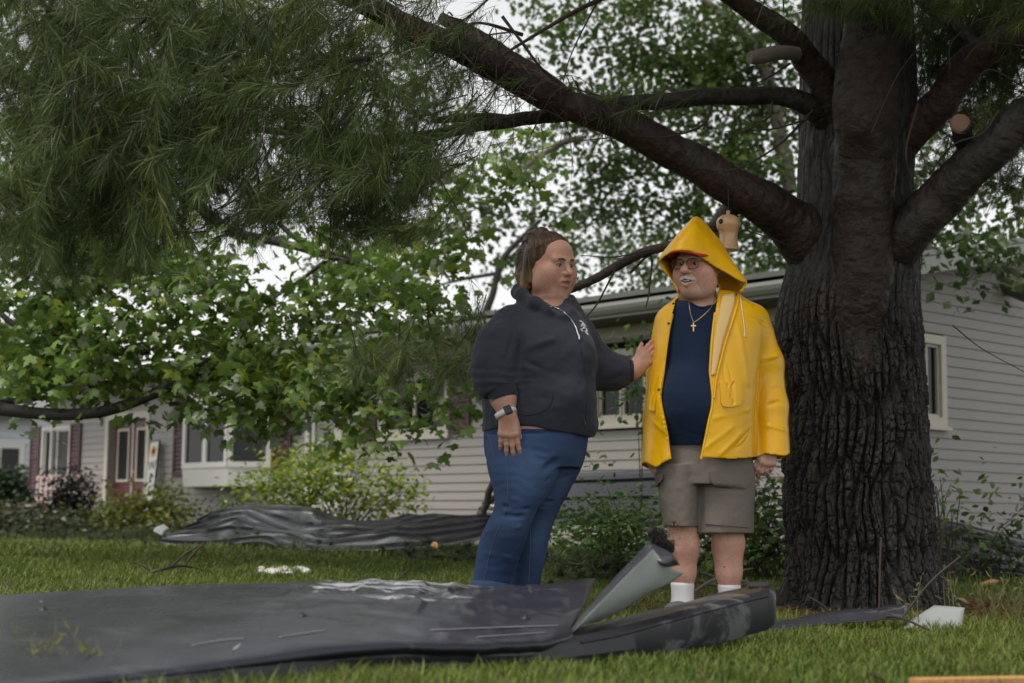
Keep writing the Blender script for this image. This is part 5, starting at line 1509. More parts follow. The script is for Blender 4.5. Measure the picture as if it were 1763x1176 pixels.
obj('zip_pocket_pull', MB().tube(on(bh, [(1005, 722), (1007, 731)], .004), .0022, 5).mesh('zip_pocket_pull', True), M_zip, hoodie)
# the pink shirt hem
fs = Field(wp(810, 770, -.4), wp(1040, 700, .3), .0048)
fs.add(loft(rows_px([(712, 836, 1018, 0, .226), (730, 835, 1014, 0, .222), (744, 838, 1006, 0, .215)], YW)), .01)
finish('shirt', fs, M_pink, woman, 2, lambda v, n: .003 * fbm(v, 12, 3))

# jeans
fj = Field(wp(795, 1085, -.45), wp(1040, 715, .42), .0046)
fj.add(loft(rows_px([(722, 834, 1014, 0, .205), (745, 833, 1014, 0, .212), (780, 834, 1008, 0, .21), (805, 842, 1000, 0, .18)], YW)), .02)
fj.add(loft(rows_px([(750, 838, 980, -.07, .16), (800, 838, 966, -.085, .160), (850, 850, 944, -.095, .138), (878, 849, 925, -.095, .118), (905, 836, 914, -.085, .112), (940, 823, 902, -.06, .104), (1000, 815, 880, -.03, .085), (1012, 814, 876, -.03, .080)], YW)), .014)
fj.add(loft(rows_px([(750, 900, 1014, .08, .15), (800, 902, 1003, .095, .150), (850, 904, 978, .105, .122), (885, 895, 960, .115, .104), (930, 885, 945, .125, .094), (1000, 878, 931, .14, .076), (1030, 880, 926, .14, .064)], YW)), .006)
jf = []
for (a, b, h, w) in [((846, 868, -.2), (925, 878, -.2), -.008, .009), ((850, 884, -.2), (922, 892, -.2), -.009, .010), ((852, 856, -.22), (900, 862, -.24), .006, .009), ((846, 876, -.2), (880, 872, -.23), .006, .008),
                     ((842, 800, -.2), (885, 783, -.27), .007, .012), ((836, 775, -.18), (880, 760, -.25), -.006, .012), ((960, 790, -.16), (935, 812, -.25), -.014, .018), ((900, 768, -.26), (985, 790, -.2), -.007, .014),
                     ((915, 782, -.26), (965, 800, -.2), -.010, .012), ((920, 835, -.2), (948, 822, -.18), -.006, .010), ((930, 862, 0.0), (975, 866, .0), -.007, .009), ((905, 884, 0), (965, 890, 0), -.008, .009), ((920, 876, 0), (966, 878, 0), .006, .008), ((960, 825, -.03), (995, 815, 0), -.006, .010),
                     ((835, 915, -.15), (905, 905, -.19), .005, .010), ((826, 950, -.14), (890, 960, -.14), .004, .012), ((838, 848, -.2), (842, 880, -.17), .006, .010)]:
    jf.append((wp(*a), wp(*b), h * 1.4, w))
jeans, jv, jff = finish('jeans', fj, M_jeans, woman, 2, lambda v, n: .0032 * fbm(v * np.array([1, 1, 1.8]), 11, 31, 3) + .0016 * np.sin(v[:, 2] * 130 + 6 * noise(v, 9, 2)) * np.clip(noise(v, 5, 77), 0, 1), jf)
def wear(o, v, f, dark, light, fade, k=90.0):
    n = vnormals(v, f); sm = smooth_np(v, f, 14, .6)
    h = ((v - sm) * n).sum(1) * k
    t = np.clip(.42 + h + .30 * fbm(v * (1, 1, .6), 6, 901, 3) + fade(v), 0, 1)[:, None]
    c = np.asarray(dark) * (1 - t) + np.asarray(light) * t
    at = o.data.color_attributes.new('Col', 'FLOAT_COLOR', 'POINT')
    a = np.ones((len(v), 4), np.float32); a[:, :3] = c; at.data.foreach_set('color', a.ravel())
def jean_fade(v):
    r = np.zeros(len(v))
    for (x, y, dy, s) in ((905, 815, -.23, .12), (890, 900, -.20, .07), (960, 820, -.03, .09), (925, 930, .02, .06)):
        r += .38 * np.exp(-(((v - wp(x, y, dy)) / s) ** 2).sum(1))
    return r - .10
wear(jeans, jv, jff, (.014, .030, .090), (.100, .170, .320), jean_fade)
bj = bvh_of(jv, jff)
for ln_ in ([(868, 760), (872, 800), (874, 850), (868, 885), (850, 930), (838, 975), (833, 1004)], [(838, 746), (846, 762), (850, 785)], [(912, 888), (913, 940), (910, 1004)]):
    q = on(bj, spline(ln_, 8), .0006)
    if len(q) > 3:
        obj('seam', MB().tube(q, .0017, 5).mesh('seam', True), M_stitch, jeans)
# turn-up and shoes
for (cx, cy, dy, r, fx) in ((844, 1008, -.03, .084, 30), (903, 1027, .14, .066, 26)):
    a = wp(cx, cy - 2, dy); 
    v_, f_ = lathe([(r - .004, -.022), (r + .003, -.020), (r + .005, 0), (r + .003, .018), (r - .004, .02)], 28, a)
    obj('turn_up', mesh_np('turn_up', v_, f_), MATS.get('denim_turnup') or mat('denim_turnup', (.035, .07, .16), color2=(.06, .11, .22), vscale=9, rough=.85), jeans)
    fsq = Field(wp(cx - 60, 1075, dy - .2), wp(cx + 80, 1010, dy + .2), .005)
    g0 = wp(cx, 1050, dy); g0[2] = .045
    fsq.add(ball(g0 + (0, 0, .02), (.042, .045, .05)), .02)
    fsq.add(ball(g0 + (.06, -.05, -.01), (.075, .045, .036), np.array(Matrix.Rotation(math.radians(-40), 3, 'Z'))), .03)
    fsq.add(ball(g0 + (.10, -.085, -.018), (.05, .042, .028), np.array(Matrix.Rotation(math.radians(-40), 3, 'Z'))), .03)
    X, Y, Z = fsq.pts((slice(None),) * 3)
    fsq.keep(.004 - Z + 0 * X + 0 * Y)
    finish('shoe', fsq, M_shoe, woman, 1)
# watch and ring
wc = wp(871, 711, -.252); ax = wp(877, 724, -.255) - wp(865, 698, -.245); ax /= np.linalg.norm(ax)
e1 = np.cross(ax, (0, 1, 0)); e1 /= np.linalg.norm(e1); e2 = np.cross(ax, e1)
watch = empty('watch', wc)
tag(watch, 'smartwatch with black face and white strap on the hoodie wearer\'s wrist', 'watch')
R3 = np.stack([e1, e2, ax], 1)
g = np.array([[R3 @ np.array([math.cos(t) * .0455, math.sin(t) * .0435, z]) for t in np.linspace(0, 2 * np.pi, 33)] for z in (-.012, .012)])
v_, f_ = sheet_np(g, -.004)
obj('strap', mesh_np('strap', v_, f_), M_band, watch)
dv = np.array([.25, -.95, .1]); dv -= ax * (dv @ ax); dv /= np.linalg.norm(dv); sv = np.cross(ax, dv)
fw = Field(wc - .08, wc + .08, .002)
fw.add(slab(wc + dv * .046, (.017, .020, .007), np.stack([sv, ax, dv], 1), .006), .001)
vv_, ff_ = fw.mesh()
obj('watch_case', mesh_np('watch_case', smooth_np(vv_, ff_, 1) - wc, ff_), M_black, watch)
rg = tips_r[2]; c = rg[0] * .45 + rg[1] * .55; ax = (rg[1] - rg[0]) / np.linalg.norm(rg[1] - rg[0])
e1 = np.cross(ax, (0, 1, 0)); e1 /= np.linalg.norm(e1); e2 = np.cross(ax, e1)
v_, f_ = tube_np([c + (e1 * math.cos(t) + e2 * math.sin(t)) * .0118 for t in np.linspace(0, 2 * np.pi, 21)], .0017, 6)
ringo = obj('ring', mesh_np('ring', v_, f_), M_gold)
tag(ringo, 'thin ring on the finger of the watch-wearing hand', 'ring')

# ================================================================== the man
YM = 7.28
def mp(px, py, dy=0.0): return P(px, py, YM + dy)
HM = Head(mp(1203, 458, -.02), rot(math.radians(-36), math.radians(2), math.radians(3)), 1.17)
mlo, mhi = mp(1095, 1085, 0) - np.array([0, .42, .04]), mp(1380, 365, 0) + np.array([0, .40, .02])
fb = Field(mlo, mhi, .0031)
add_face(fb, HM, fat=1.12, jowl=.010, mouth_open=.008, smile=.006, nose=1.25)
fb.add(cone(mp(1205, 490, .03), mp(1212, 535, .04), .066, .078), .04)
fb.add(loft(rows_px([(520, 1165, 1262, .03, .07), (560, 1150, 1290, .02, .11), (640, 1150, 1285, 0, .13), (700, 1148, 1280, -.01, .15), (770, 1146, 1282, 0, .14), (820, 1150, 1280, 0, .11)], YM)), .04)
chain(fb, [mp(1300, 550, .02), mp(1324, 640, .05), mp(1328, 720, .02), mp(1326, 772, -.02)], [.065, .052, .042, .032], .03)
chain(fb, [mp(1158, 550, .02), mp(1140, 640, .10), mp(1132, 730, .06), mp(1126, 776, .03)], [.06, .05, .04, .03], .03)
chain(fb, [mp(1170, 820, -.01), mp(1176, 900, -.02), mp(1176, 940, -.015), mp(1176, 985, .0), mp(1176, 1030, .01), mp(1172, 1050, -.03)], [.10, .070, .073, .058, .040, .026], .02)
chain(fb, [mp(1245, 820, .02), mp(1253, 900, .01), mp(1254, 935, .02), mp(1255, 985, .03), mp(1256, 1030, .04), mp(1252, 1050, .0)], [.10, .070, .073, .060, .040, .026], .02)
fb.add(ball(mp(1186, 945, .03), (.045, .05, .075)), .03); fb.add(ball(mp(1244, 945, .06), (.045, .05, .075)), .03)
add_hand(fb, mp(1326, 770, -.03), (-.22, -.10, -1), (.25, -.95, .1), (-.95, -.25, .15), 1.02, (.55, .62, .66, .7), .08, (.85, .35, -.3))
add_hand(fb, mp(1126, 772, .02), (-.1, -.10, -1), (-.85, -.5, 0), (.4, -.9, .0), .98, (.5, .55, .6, .6), .06, (.8, .4, -.3))
v, f = fb.mesh()
v = smooth_np(v, f, 1, .4)
v = folds(v, vnormals(v, f), [l for s in (-1, 1) for l in ((HM.w((s * .021, -.102, -.034)), HM.w((s * .040, -.082, -.066)), -.0055, .0045), (HM.w((s * .016, -.090, -.015)), HM.w((s * .042, -.078, -.016)), -.0035, .004), (HM.w((s * .052, -.068, .004)), HM.w((s * .066, -.050, .010)), -.002, .003), (HM.w((s * .052, -.066, -.004)), HM.w((s * .066, -.048, -.010)), -.002, .003), (HM.w((s * .036, -.080, -.075)), HM.w((s * .046, -.060, -.105)), -.004, .006))])
cm = face_colour(v, HM, (.66, .375, .285), (.48, .19, .155), (.66, .28, .22))
q = ((v - mp(1247, 976, -.03)) ** 2).sum(1)
cm = np.where((q < .0042 ** 2)[:, None], (.35, .02, .015), cm)            # a small graze on the shin
man = obj('person', mesh_np('person', v, f, True, cm), M_mskin)
tag(man, 'older man in yellow hooded raincoat, red cap and taupe cargo shorts, smiling', 'person')
eyes(man, HM, (.12, .10, .08), (-.1, -.1))
for s in (-1, 1):
    p = [HM.w(q) for q in ((s * .014, -.1000, .0225), (s * .030, -.0960, .0265), (s * .048, -.0820, .0215))]
    obj('eyebrow', MB().tube(spline(p, 5), [.002] * 2 + [.0036] * 7 + [.0014] * 2, 6).mesh('eyebrow', True), M_hairg, man)
    p = [HM.w((s * .031 + a, -.0893 + abs(a) * .38, .0046 - a * a * 26)) for a in (-.013, -.006, 0, .006, .013)]
    obj('eyelash', MB().tube(spline(p, 4), .0011, 5).mesh('eyelash', True), M_brow, man)
pa, pc = [], []
for i in range(240):                                     # moustache
    a = rng.uniform(-1, 1); z0 = rng.uniform(0, 1)
    x = a * .030
    y0 = -.1035 + abs(a) * .016
    st = HM.w((x * .8, y0, -.0470 - .004 * z0 - .004 * abs(a)))
    en = HM.w((x * 1.12, y0 - .006, -.0590 - .006 * abs(a) - .004 * z0))
    md = (st + en) / 2 + HM.R @ np.array([0, -.004, 0])
    pa.append(spline([st, md, en], 3)); pc.append(np.array([.66, .63, .58]) * rng.uniform(.7, 1.1))
M_must = mat('moustache_hair', attr=True, rough=.6)
strands(pa, .0013, pc, M_must, 'moustache', man)
p = [HM.w((a, -.0935 + abs(a) * .22, -.0715 + abs(a) * .12)) for a in (-.016, -.008, 0, .008, .016)]
obj('mouth', MB().tube(spline(p, 4), .0056, 8).mesh('mouth', True), M_mouth, man)
p = [HM.w((a, -.0972 + abs(a) * .22, -.0690 + abs(a) * .10)) for a in (-.013, -.006, 0, .006, .013)]
obj('teeth', MB().tube(spline(p, 4), .0030, 8).mesh('teeth', True), M_teeth, man)
pa, pc = [], []
for i in range(260):                                     # white hair at the temples
    s = -1 if i % 2 else 1
    st = np.array([s * .079, rng.uniform(-.035, .06), rng.uniform(-.02, .045)])
    pa.append(np.array([HM.w(st), HM.w(st + (s * .003, .014, -.012)), HM.w(st + (s * .001, .030, -.028))])); pc.append(np.array([.5, .48, .46]) * rng.uniform(.6, 1.1))
strands(pa, .0013, pc, M_must, 'hair', man)
# spectacles
spec = empty('spectacles', HM.w((0, -.112, .004)))
tag(spec, 'brown wire-framed spectacles on the older man\'s nose', 'spectacles')
so = HM.w((0, -.112, .004))
fr_mb = MB()
for s in (-1, 1):
    loop = []
    for t in np.linspace(0, 2 * np.pi, 33):
        cx_, sx_ = math.cos(t), math.sin(t)
        x = .0255 * np.sign(cx_) * abs(cx_) ** .65; z = .0195 * np.sign(sx_) * abs(sx_) ** .65
        loop.append(HM.w((s * .0335 + x, -.112 + .10 * max(0, abs(s * .0335 + x) - .03), z - .003)) - so)
    v_, f_ = tube_np(loop, .0022, 6); fr_mb.add(v_, f_)
    lp = np.array(loop[:-1]); c0 = lp.mean(0)
    n_ = len(lp); i = np.arange(n_)
    obj('lens', mesh_np('lens', np.concatenate([lp, [c0]]), np.stack([i, (i + 1) % n_, np.full(n_, n_)], 1)), M_lens, spec)
    v_, f_ = tube_np([HM.w(q) - so for q in ((s * .0590, -.1090, .006), (s * .0800, -.090, .008), (s * .0850, -.03, .006), (s * .0840, .015, -.002))], .0018, 6)
    obj('temple_arm', mesh_np('temple_arm', v_, f_), M_glassframe, spec)
v_, f_ = tube_np(spline([HM.w(q) - so for q in ((-.009, -.1125, .004), (0, -.1160, .008), (.009, -.1125, .004))], 5), .0016, 6); fr_mb.add(v_, f_)
obj('frame', fr_mb.mesh('frame', True), M_glassframe, spec)
# cap
cap = empty('cap', HM.w((0, 0, .05)))
tag(cap, 'red cap whose brim shows under the yellow hood', 'cap')
co_ = HM.w((0, 0, .05))
fc = Field(HM.c - .2, HM.c + .2, .004)
HM.ball(fc, (0, .004, .040), (.078, .094, .060), .01)
HM.ball(fc, (0, .004, .034), (.073, .089, .055), .003, 'cut')
HM.ball(fc, (0, .0, -.085), (.2, .2, .125), .003, 'cut')
v_, f_ = fc.mesh(); v_ = smooth_np(v_, f_, 2)
obj('crown', mesh_np('crown', v_ - co_, f_), M_red, cap)
gr = []
for u in np.linspace(0, 1, 9):
    row = []
    for t in np.linspace(-1.15, 1.15, 21):
        r0 = np.array([math.sin(t) * .083, -math.cos(t) * .090, .040])
        r1 = np.array([math.sin(t) * .084, -.070 - math.cos(t) * .098, .028])
        q = r0 * (1 - u) + r1 * u
        q[2] += .014 * math.cos(t * 1.2) * (1 - .3 * u) - .010 * abs(math.sin(t)) ** 2
        row.append(HM.w(q) - co_)
    gr.append(row)
v_, f_ = sheet_np(np.array(gr), .003)
obj('brim', mesh_np('brim', v_, f_), M_red, cap)

# T-shirt
ft = Field(mlo, mhi, .005)
ft.add(loft(rows_px([(516, 1168, 1262, .03, .075), (532, 1148, 1290, .02, .105), (560, 1140, 1304, .01, .125), (620, 1140, 1298, -.01, .148), (680, 1138, 1290, -.03, .172), (720, 1137, 1288, -.03, .174), (768, 1141, 1288, -.015, .160)], YM)), .02)
ft.add(ball(mp(1180, 690, -.12), (.11, .10, .14)), .08)
ft.cut(cone(mp(1206, 495, .0), mp(1211, 515, -.03), .072, .066), .008)
tf = []
for (a, b, h, w) in [((1155, 598, -.2), (1195, 612, -.22), .005, .010), ((1160, 612, -.2), (1222, 622, -.2), -.004, .012), ((1150, 640, -.2), (1180, 625, -.24), .004, .010), ((1170, 560, -.16), (1225, 556, -.16), -.003, .014), ((1150, 740, -.2), (1215, 752, -.2), -.006, .012), ((1160, 756, -.2), (1210, 764, -.2), .004, .008)]:
    tf.append((mp(*a), mp(*b), h * 2.4, w))
tee, tv, tff = finish('t_shirt', ft, M_tee, man, 2, lambda v, n: .0035 * fbm(v * np.array([1, 1, 1.6]), 10, 41, 3), tf)
bt = bvh_of(tv, tff)
q = on(bt, spline([(1190, 522), (1197, 527), (1209, 530), (1222, 527), (1231, 521)], 5), .001)
if len(q) > 3: obj('neck_band', MB().tube(q, .006, 6).mesh('neck_band', True), M_tee, tee)
# chain and cross
ch = on(bt, spline([(1186, 522), (1189, 540), (1194, 555)], 8), .003); ch2 = on(bt, spline([(1238, 510), (1224, 530), (1207, 547), (1194, 556)], 8), .003)
neck = empty('necklace', mp(1194, 556, -.17)); no_ = mp(1194, 556, -.17)
tag(neck, 'thin gold chain with a cross pendant on the navy T-shirt', 'necklace')
if len(ch) > 3: obj('chain', MB().tube(np.concatenate([ch, ch2[::-1][1:]]) - no_, .0014, 5).mesh('chain', True), M_gold, neck)
cp, _ = hit(bt, 1194, 563, .005); cp = cp - no_
obj('cross', MB().box(cp[0] - .0026, cp[0] + .0026, cp[1] - .003, cp[1] + .001, cp[2] - .022, cp[2] + .018).box(cp[0] - .012, cp[0] + .012, cp[1] - .0034, cp[1] + .0006, cp[2] + .001, cp[2] + .0065).mesh('cross'), M_gold, neck)

# raincoat
CR = rows_px([(503, 1172, 1268, .05, .085), (516, 1160, 1286, .04, .115), (535, 1143, 1308, .02, .145), (565, 1132, 1316, .01, .165), (620, 1122, 1308, -.005, .185), (680, 1114, 1302, -.015, .205), (735, 1110, 1300, -.015, .212), (812, 1106, 1304, -.005, .220)], YM)
def coat_solid(f, e=0.0):
    f.add(loft([(z, cx, cy, rx - e, ry - e) for z, cx, cy, rx, ry in CR], 2.25), .01)
    f.add(ball(mp(1175, 700, -.12), (.11 - e, .10 - e, .15)), .08)
    chain(f, [mp(1296, 552, .03), mp(1320, 625, .05), mp(1328, 700, .03), mp(1331, 800, -.02)], [.078 - e, .075 - e, .074 - e, .080 - e], .035)
    chain(f, [mp(1156, 556, .03), mp(1142, 640, .09), mp(1136, 720, .07), mp(1134, 812, .03)], [.076 - e, .074 - e, .072 - e, .074 - e], .035)
fc = Field(mlo + np.array([-.03, 0, 0]), mhi, .0046)
coat_solid(fc)
fi = Field(mlo + np.array([-.03, 0, 0]), mhi, .0046)
coat_solid(fi, .0085)
X, Y, Z = fc.pts((slice(None),) * 3)
inner = fi.F
Fc = np.maximum(fc.F, -inner)
oz, ol, orr = [], [], []
for (py, l, r) in [(495, 1174, 1242), (515, 1168, 1238), (535, 1162, 1234), (560, 1156, 1230), (590, 1151, 1226), (640, 1144, 1222), (680, 1137, 1226), (700, 1139, 1225), (725, 1144, 1219), (750, 1149, 1214), (790, 1154, 1206), (815, 1155, 1203)]:
    a = mp(l, py, -.19); b = mp(r, py, -.19)
    oz.append(a[2]); ol.append(a[0]); orr.append(b[0])
o_ = np.argsort(oz); oz = np.array(oz)[o_]; ol = np.array(ol)[o_]; orr = np.array(orr)[o_]
zz = Z.ravel()
gap = np.maximum(np.maximum(np.interp(zz, oz, ol)[None, None, :] - X, X - np.interp(zz, oz, orr)[None, None, :]), Y - (YM - .01))
Fc = np.maximum(Fc, -gap)
hx = np.array([mp(x, 0, -.1)[0] for x in (1095, 1107, 1128, 1140, 1156, 1206, 1250, 1300, 1312, 1345, 1370)])
hz = np.array([mp(1200, y, -.1)[2] for y in (796, 797, 806, 796, 787, 788, 789, 788, 782, 786, 774)])
hem = np.interp(X.ravel(), hx, hz)[:, None, None] + .006 * np.sin(Y * 22)
Fc = np.maximum(Fc, hem - Z)
fc.F = Fc.astype(np.float32)
fc.cut(cone(mp(1204, 480, -.01), mp(1209, 512, -.02), .080, .076), .008)
def w_coat(v, n):
    s = np.stack([v[:, 0] + .25 * v[:, 2], v[:, 1], v[:, 2] * .8], 1)
    base = .0035 * fbm(s, 6, 51, 2)
    cr = noise(np.stack([v[:, 0] * 1.0 + v[:, 2] * .6, v[:, 1], v[:, 2] * 1.3 - v[:, 0] * .5], 1), 17, 61)
    return base + .0007 * (1 - np.abs(cr)) ** 6 * np.clip(.4 + noise(v, 6, 65), 0, 1)
cf = []
for (a, b, h, w) in [((1297, 590, -.06), (1300, 690, -.06), -.015, .011), ((1300, 690, -.06), (1301, 785, -.06), -.012, .010), ((1302, 622, -.06), (1345, 610, -.02), .007, .009), ((1304, 640, -.06), (1340, 655, -.05), -.006, .010), ((1305, 668, -.06), (1345, 660, -.04), .006, .009), ((1308, 700, -.06), (1350, 690, -.05), -.005, .010), ((1310, 730, -.06), (1355, 742, -.06), .005, .010),
                     ((1270, 560, -.15), (1285, 660, -.15), .007, .013), ((1245, 600, -.2), (1262, 700, -.2), -.006, .016), ((1230, 720, -.22), (1290, 705, -.15), .006, .010), ((1215, 770, -.22), (1260, 735, -.2), .007, .010), ((1265, 772, -.2), (1295, 740, -.15), -.006, .010), ((1240, 782, -.22), (1275, 745, -.18), .006, .009),
                     ((1128, 600, -.12), (1122, 700, -.14), -.006, .012), ((1118, 640, -.1), (1138, 660, -.2), .005, .009), ((1115, 720, -.14), (1142, 745, -.2), .006, .010), ((1120, 755, -.15), (1135, 795, -.18), -.007, .010), ((1142, 720, -.2), (1138, 785, -.2), .006, .010), ((1290, 545, -.1), (1322, 560, -.05), -.006, .009)]:
    cf.append((mp(*a), mp(*b), h * 1.5, w * 1.1))
coat, kv, kf = finish('raincoat', fc, M_coat, man, 1, w_coat, cf)
bk = bvh_of(kv, kf)
# bound front edges
for xs_e, nm in ((ol, 'front_edge'), (orr, 'front_edge')):
    pts = []
    for z in np.linspace(oz[1], oz[-3], 46):
        xe = np.interp(z, oz, xs_e)
        m = (np.abs(kv[:, 2] - z) < .008) & (np.abs(kv[:, 0] - xe) < .014) & (kv[:, 1] < YM - .03)
        if m.sum() > 2: pts.append((xe, kv[m, 1].mean(), z))
    if len(pts) > 6:
        pts = np.array(pts); k_ = np.ones(5) / 5
        pts[2:-2, 1] = np.convolve(pts[:, 1], k_, 'valid')
        obj(nm, MB().tube(pts, .0065, 8).mesh(nm, True), M_coat, coat)
# lining turned out along one front edge
rows = [[(1243, 510), (1264, 505)], [(1240, 527), (1264, 523)], [(1233.5, 560), (1254, 556)], [(1229, 592), (1243.5, 590)], [(1225.5, 625), (1236, 622)], [(1225, 648), (1230, 646)]]
g = patch_on(bk, rows, .003, .003, 8)
g = np.array([[g[i, j] + np.array([0, -.004 * math.sin(math.pi * j / 8) * (1 - i / 7), 0]) for j in range(g.shape[1])] for i in range(g.shape[0])])
g = spline(g.reshape(len(rows), -1), 5).reshape(-1, g.shape[1], 3)
v_, f_ = sheet_np(g, .004)
obj('lining', mesh_np('lining', v_, f_), M_lining, coat)
e_ = spline([(1270, 505), (1270, 522), (1259, 558), (1248, 592), (1240, 623), (1233, 654), (1229, 686)], 6)
q = on(bk, e_, .004)
obj('placket_edge', MB().tube(q, .0055, 8).mesh('placket_edge', True), M_coat, coat)
for (x, y) in [(1163, 509), (1159, 523), (1151, 557), (1145, 615), (1134, 671), (1139.5, 697), (1267, 508), (1259, 523)]:
    p, n = hit(bk, x + .5, y, .002)
    if p is None: continue
    a = np.cross(n, (0, 0, 1)); a /= np.linalg.norm(a); b = np.cross(n, a)
    R_ = np.stack([a, b, n], 1)
    v_, f_ = lathe([(0.0005, .0035), (.0035, .0032), (.0056, .0018), (.0060, -.002)], 14)
    obj('snap', mesh_np('snap', v_ @ R_.T + p, f_), M_snap, coat)
for rows in ([[(1238, 660), (1256, 657), (1275, 655)], [(1240, 680), (1257, 678), (1276, 675)], [(1241, 694), (1257, 693), (1276, 689)], [(1244, 700), (1258, 701), (1273, 697)]],
             [[(1123, 680), (1127, 681), (1131, 682)], [(1121, 694), (1125, 695), (1130, 696)], [(1120, 706), (1124, 707), (1129, 708)]]):
    g = patch_on(bk, rows, .003, .004, 8, 3)
    v_, f_ = sheet_np(g, .006)
    obj('pocket_flap', mesh_np('pocket_flap', v_, f_, False), M_coat, coat)
cd = on(bk, spline([(1273, 492), (1275, 520), (1279, 550), (1281, 574)], 8), .006)
cordo = obj('drawstring', MB().tube(cd, .0022, 6).mesh('drawstring', True), M_white_cord, coat)
obj('cord_end', MB().tube(np.array([cd[-1], cd[-1] - (0, 0, .012), cd[-1] - (0, 0, .018)]), [.0045, .0055, .003], 8).mesh('cord_end', True), M_white_cord, coat)
# hood: rim, over the peak, to the back of the neck
rim = [(1166, 500, -.06), (1152, 478, -.03), (1134, 453, -.03), (1150, 436, -.13), (1168, 431, -.18), (1192, 433, -.18), (1216, 448, -.15), (1245, 466, -.115), (1275, 483, -.085), (1284, 488, -.05), (1274, 502, -.05)]
mid = [(1172, 505, .03), (1158, 472, .05), (1146, 436, .03), (1163, 407, -.04), (1181, 387, -.04), (1196, 373, -.02), (1212, 384, .01), (1240, 417, .02), (1268, 460, .02), (1279, 485, .03), (1272, 505, .03)]
bck = [(1188, 512, .12), (1180, 480, .13), (1176, 455, .14), (1182, 430, .14), (1192, 415, .14), (1208, 408, .14), (1222, 418, .14), (1238, 440, .14), (1252, 470, .13), (1258, 495, .12), (1255, 512, .12)]
rows = [rim]
g0 = np.array([mp(*q) for q in rim]); g1 = np.array([mp(*q) for q in mid]); g2 = np.array([mp(*q) for q in bck])
ctr = mp(1206, 470, .02)
q1 = g0 * .5 + g1 * .5 + np.array([.09, .09, .06, .02, .03, .05, .06, .05, .05, .05, .05])[:, None] * ((g0 + g1) / 2 - ctr) + np.array([0, -.026, 0]); q2 = (g1 + g2) / 2 + .14 * ((g1 + g2) / 2 - ctr)
end = np.array([mp(1215 + (x - 1215) * .55, 500 + (y - 500) * .5, .16) for x, y, _ in bck])
cg = np.stack([g0, q1, g1, q2, g2, end])
cg = np.stack([spline(r, 7) for r in cg])
cg = spline(cg.reshape(len(cg), -1), 7).reshape(-1, cg.shape[1], 3)
nn = vnormals(cg.reshape(-1, 3), grid_faces(*cg.shape[:2])).reshape(cg.shape)
cg = cg + nn * (.0045 * fbm(cg.reshape(-1, 3), 13, 71, 2)).reshape(cg.shape[0], -1, 1)
if ((nn[10, cg.shape[1] // 2] * (cg[10, cg.shape[1] // 2] - ctr)).sum()) < 0: cg = cg[:, ::-1]
v_, f_ = sheet_np(cg, .006)
hoodm = mesh_np('hood', v_, f_)
obj('hood', hoodm, M_coat, coat)
# shorts
fs = Field(mp(1110, 960, -.35), mp(1320, 750, .35), .0046)
fs.add(loft(rows_px([(762, 1140, 1290, 0, .150), (800, 1132, 1296, 0, .165), (835, 1133, 1297, 0, .165)], YM)), .012)
fs.add(loft(rows_px([(800, 1129, 1206, -.03, .140), (850, 1134, 1203, -.03, .134), (907, 1143, 1201, -.03, .124)], YM)), .012)
fs.add(loft(rows_px([(800, 1198, 1298, .01, .150), (850, 1193, 1299, .01, .144), (918, 1189, 1297, .01, .134)], YM)), .012)
fs.cut(loft(rows_px([(870, 1142, 1197, -.03, .120), (930, 1147, 1197, -.03, .118)], YM)), .004)
fs.cut(loft(rows_px([(880, 1198, 1290, .01, .130), (940, 1195, 1291, .01, .128)], YM)), .004)
sf = []
for (a, b, h, w) in [((1197, 785, -.2), (1196, 900, -.18), -.016, .012), ((1180, 775, -.2), (1186, 830, -.2), .006, .010), ((1190, 790, -.2), (1165, 830, -.2), -.005, .014), ((1205, 800, -.2), (1235, 825, -.2), -.006, .012), ((1225, 860, -.16), (1275, 872, -.16), .004, .012), ((1150, 830, -.17), (1190, 850, -.18), .004, .014), ((1240, 885, -.16), (1285, 878, -.14), -.004, .012),
                     ((1143, 899, -.16), (1201, 902, -.16), -.003, .004), ((1190, 910, -.15), (1296, 911, -.12), -.003, .004)]:
    sf.append((mp(*a), mp(*b), h * 1.3, w))
shorts, sv_, sff = finish('cargo_shorts', fs, M_short, man, 2, lambda v, n: .0040 * fbm(v * np.array([1, 1, .7]), 12, 81, 3) + .0012 * noise(v, 50, 4), sf)
bs_ = bvh_of(sv_, sff)
for rows, nm in (([[(1222, 812), (1252, 815), (1284, 820)], [(1223, 826), (1252, 830), (1284, 834)], [(1227, 832), (1252, 836), (1282, 840)]], 'pocket_flap'), ([[(1216, 838), (1252, 842), (1286, 846)], [(1215, 870), (1252, 872), (1290, 876)], [(1215, 902), (1252, 905), (1290, 908)]], 'cargo_pocket'),
                 ([[(1129, 815), (1136, 817), (1144, 816)], [(1131, 829), (1137, 830), (1143, 826)], [(1131, 839), (1134, 837), (1138, 831)]], 'pocket_flap')):
    g = patch_on(bs_, rows, .006 if nm == 'pocket_flap' else .0012, .003, 10, 4)
    v_, f_ = sheet_np(g, .006)
    obj(nm, mesh_np(nm, v_, f_, False), M_short, shorts)
    ed = np.concatenate([g[:, 0], g[-1, 1:], g[::-1, -1][1:], g[0, ::-1][1:]])
    obj('stitching', MB().tube(ed + (0, -.0015, 0), .0013, 4, False).mesh('stitching', True), MATS.get('twill_thread') or mat('twill_thread', (.10, .08, .062), rough=.9), shorts)
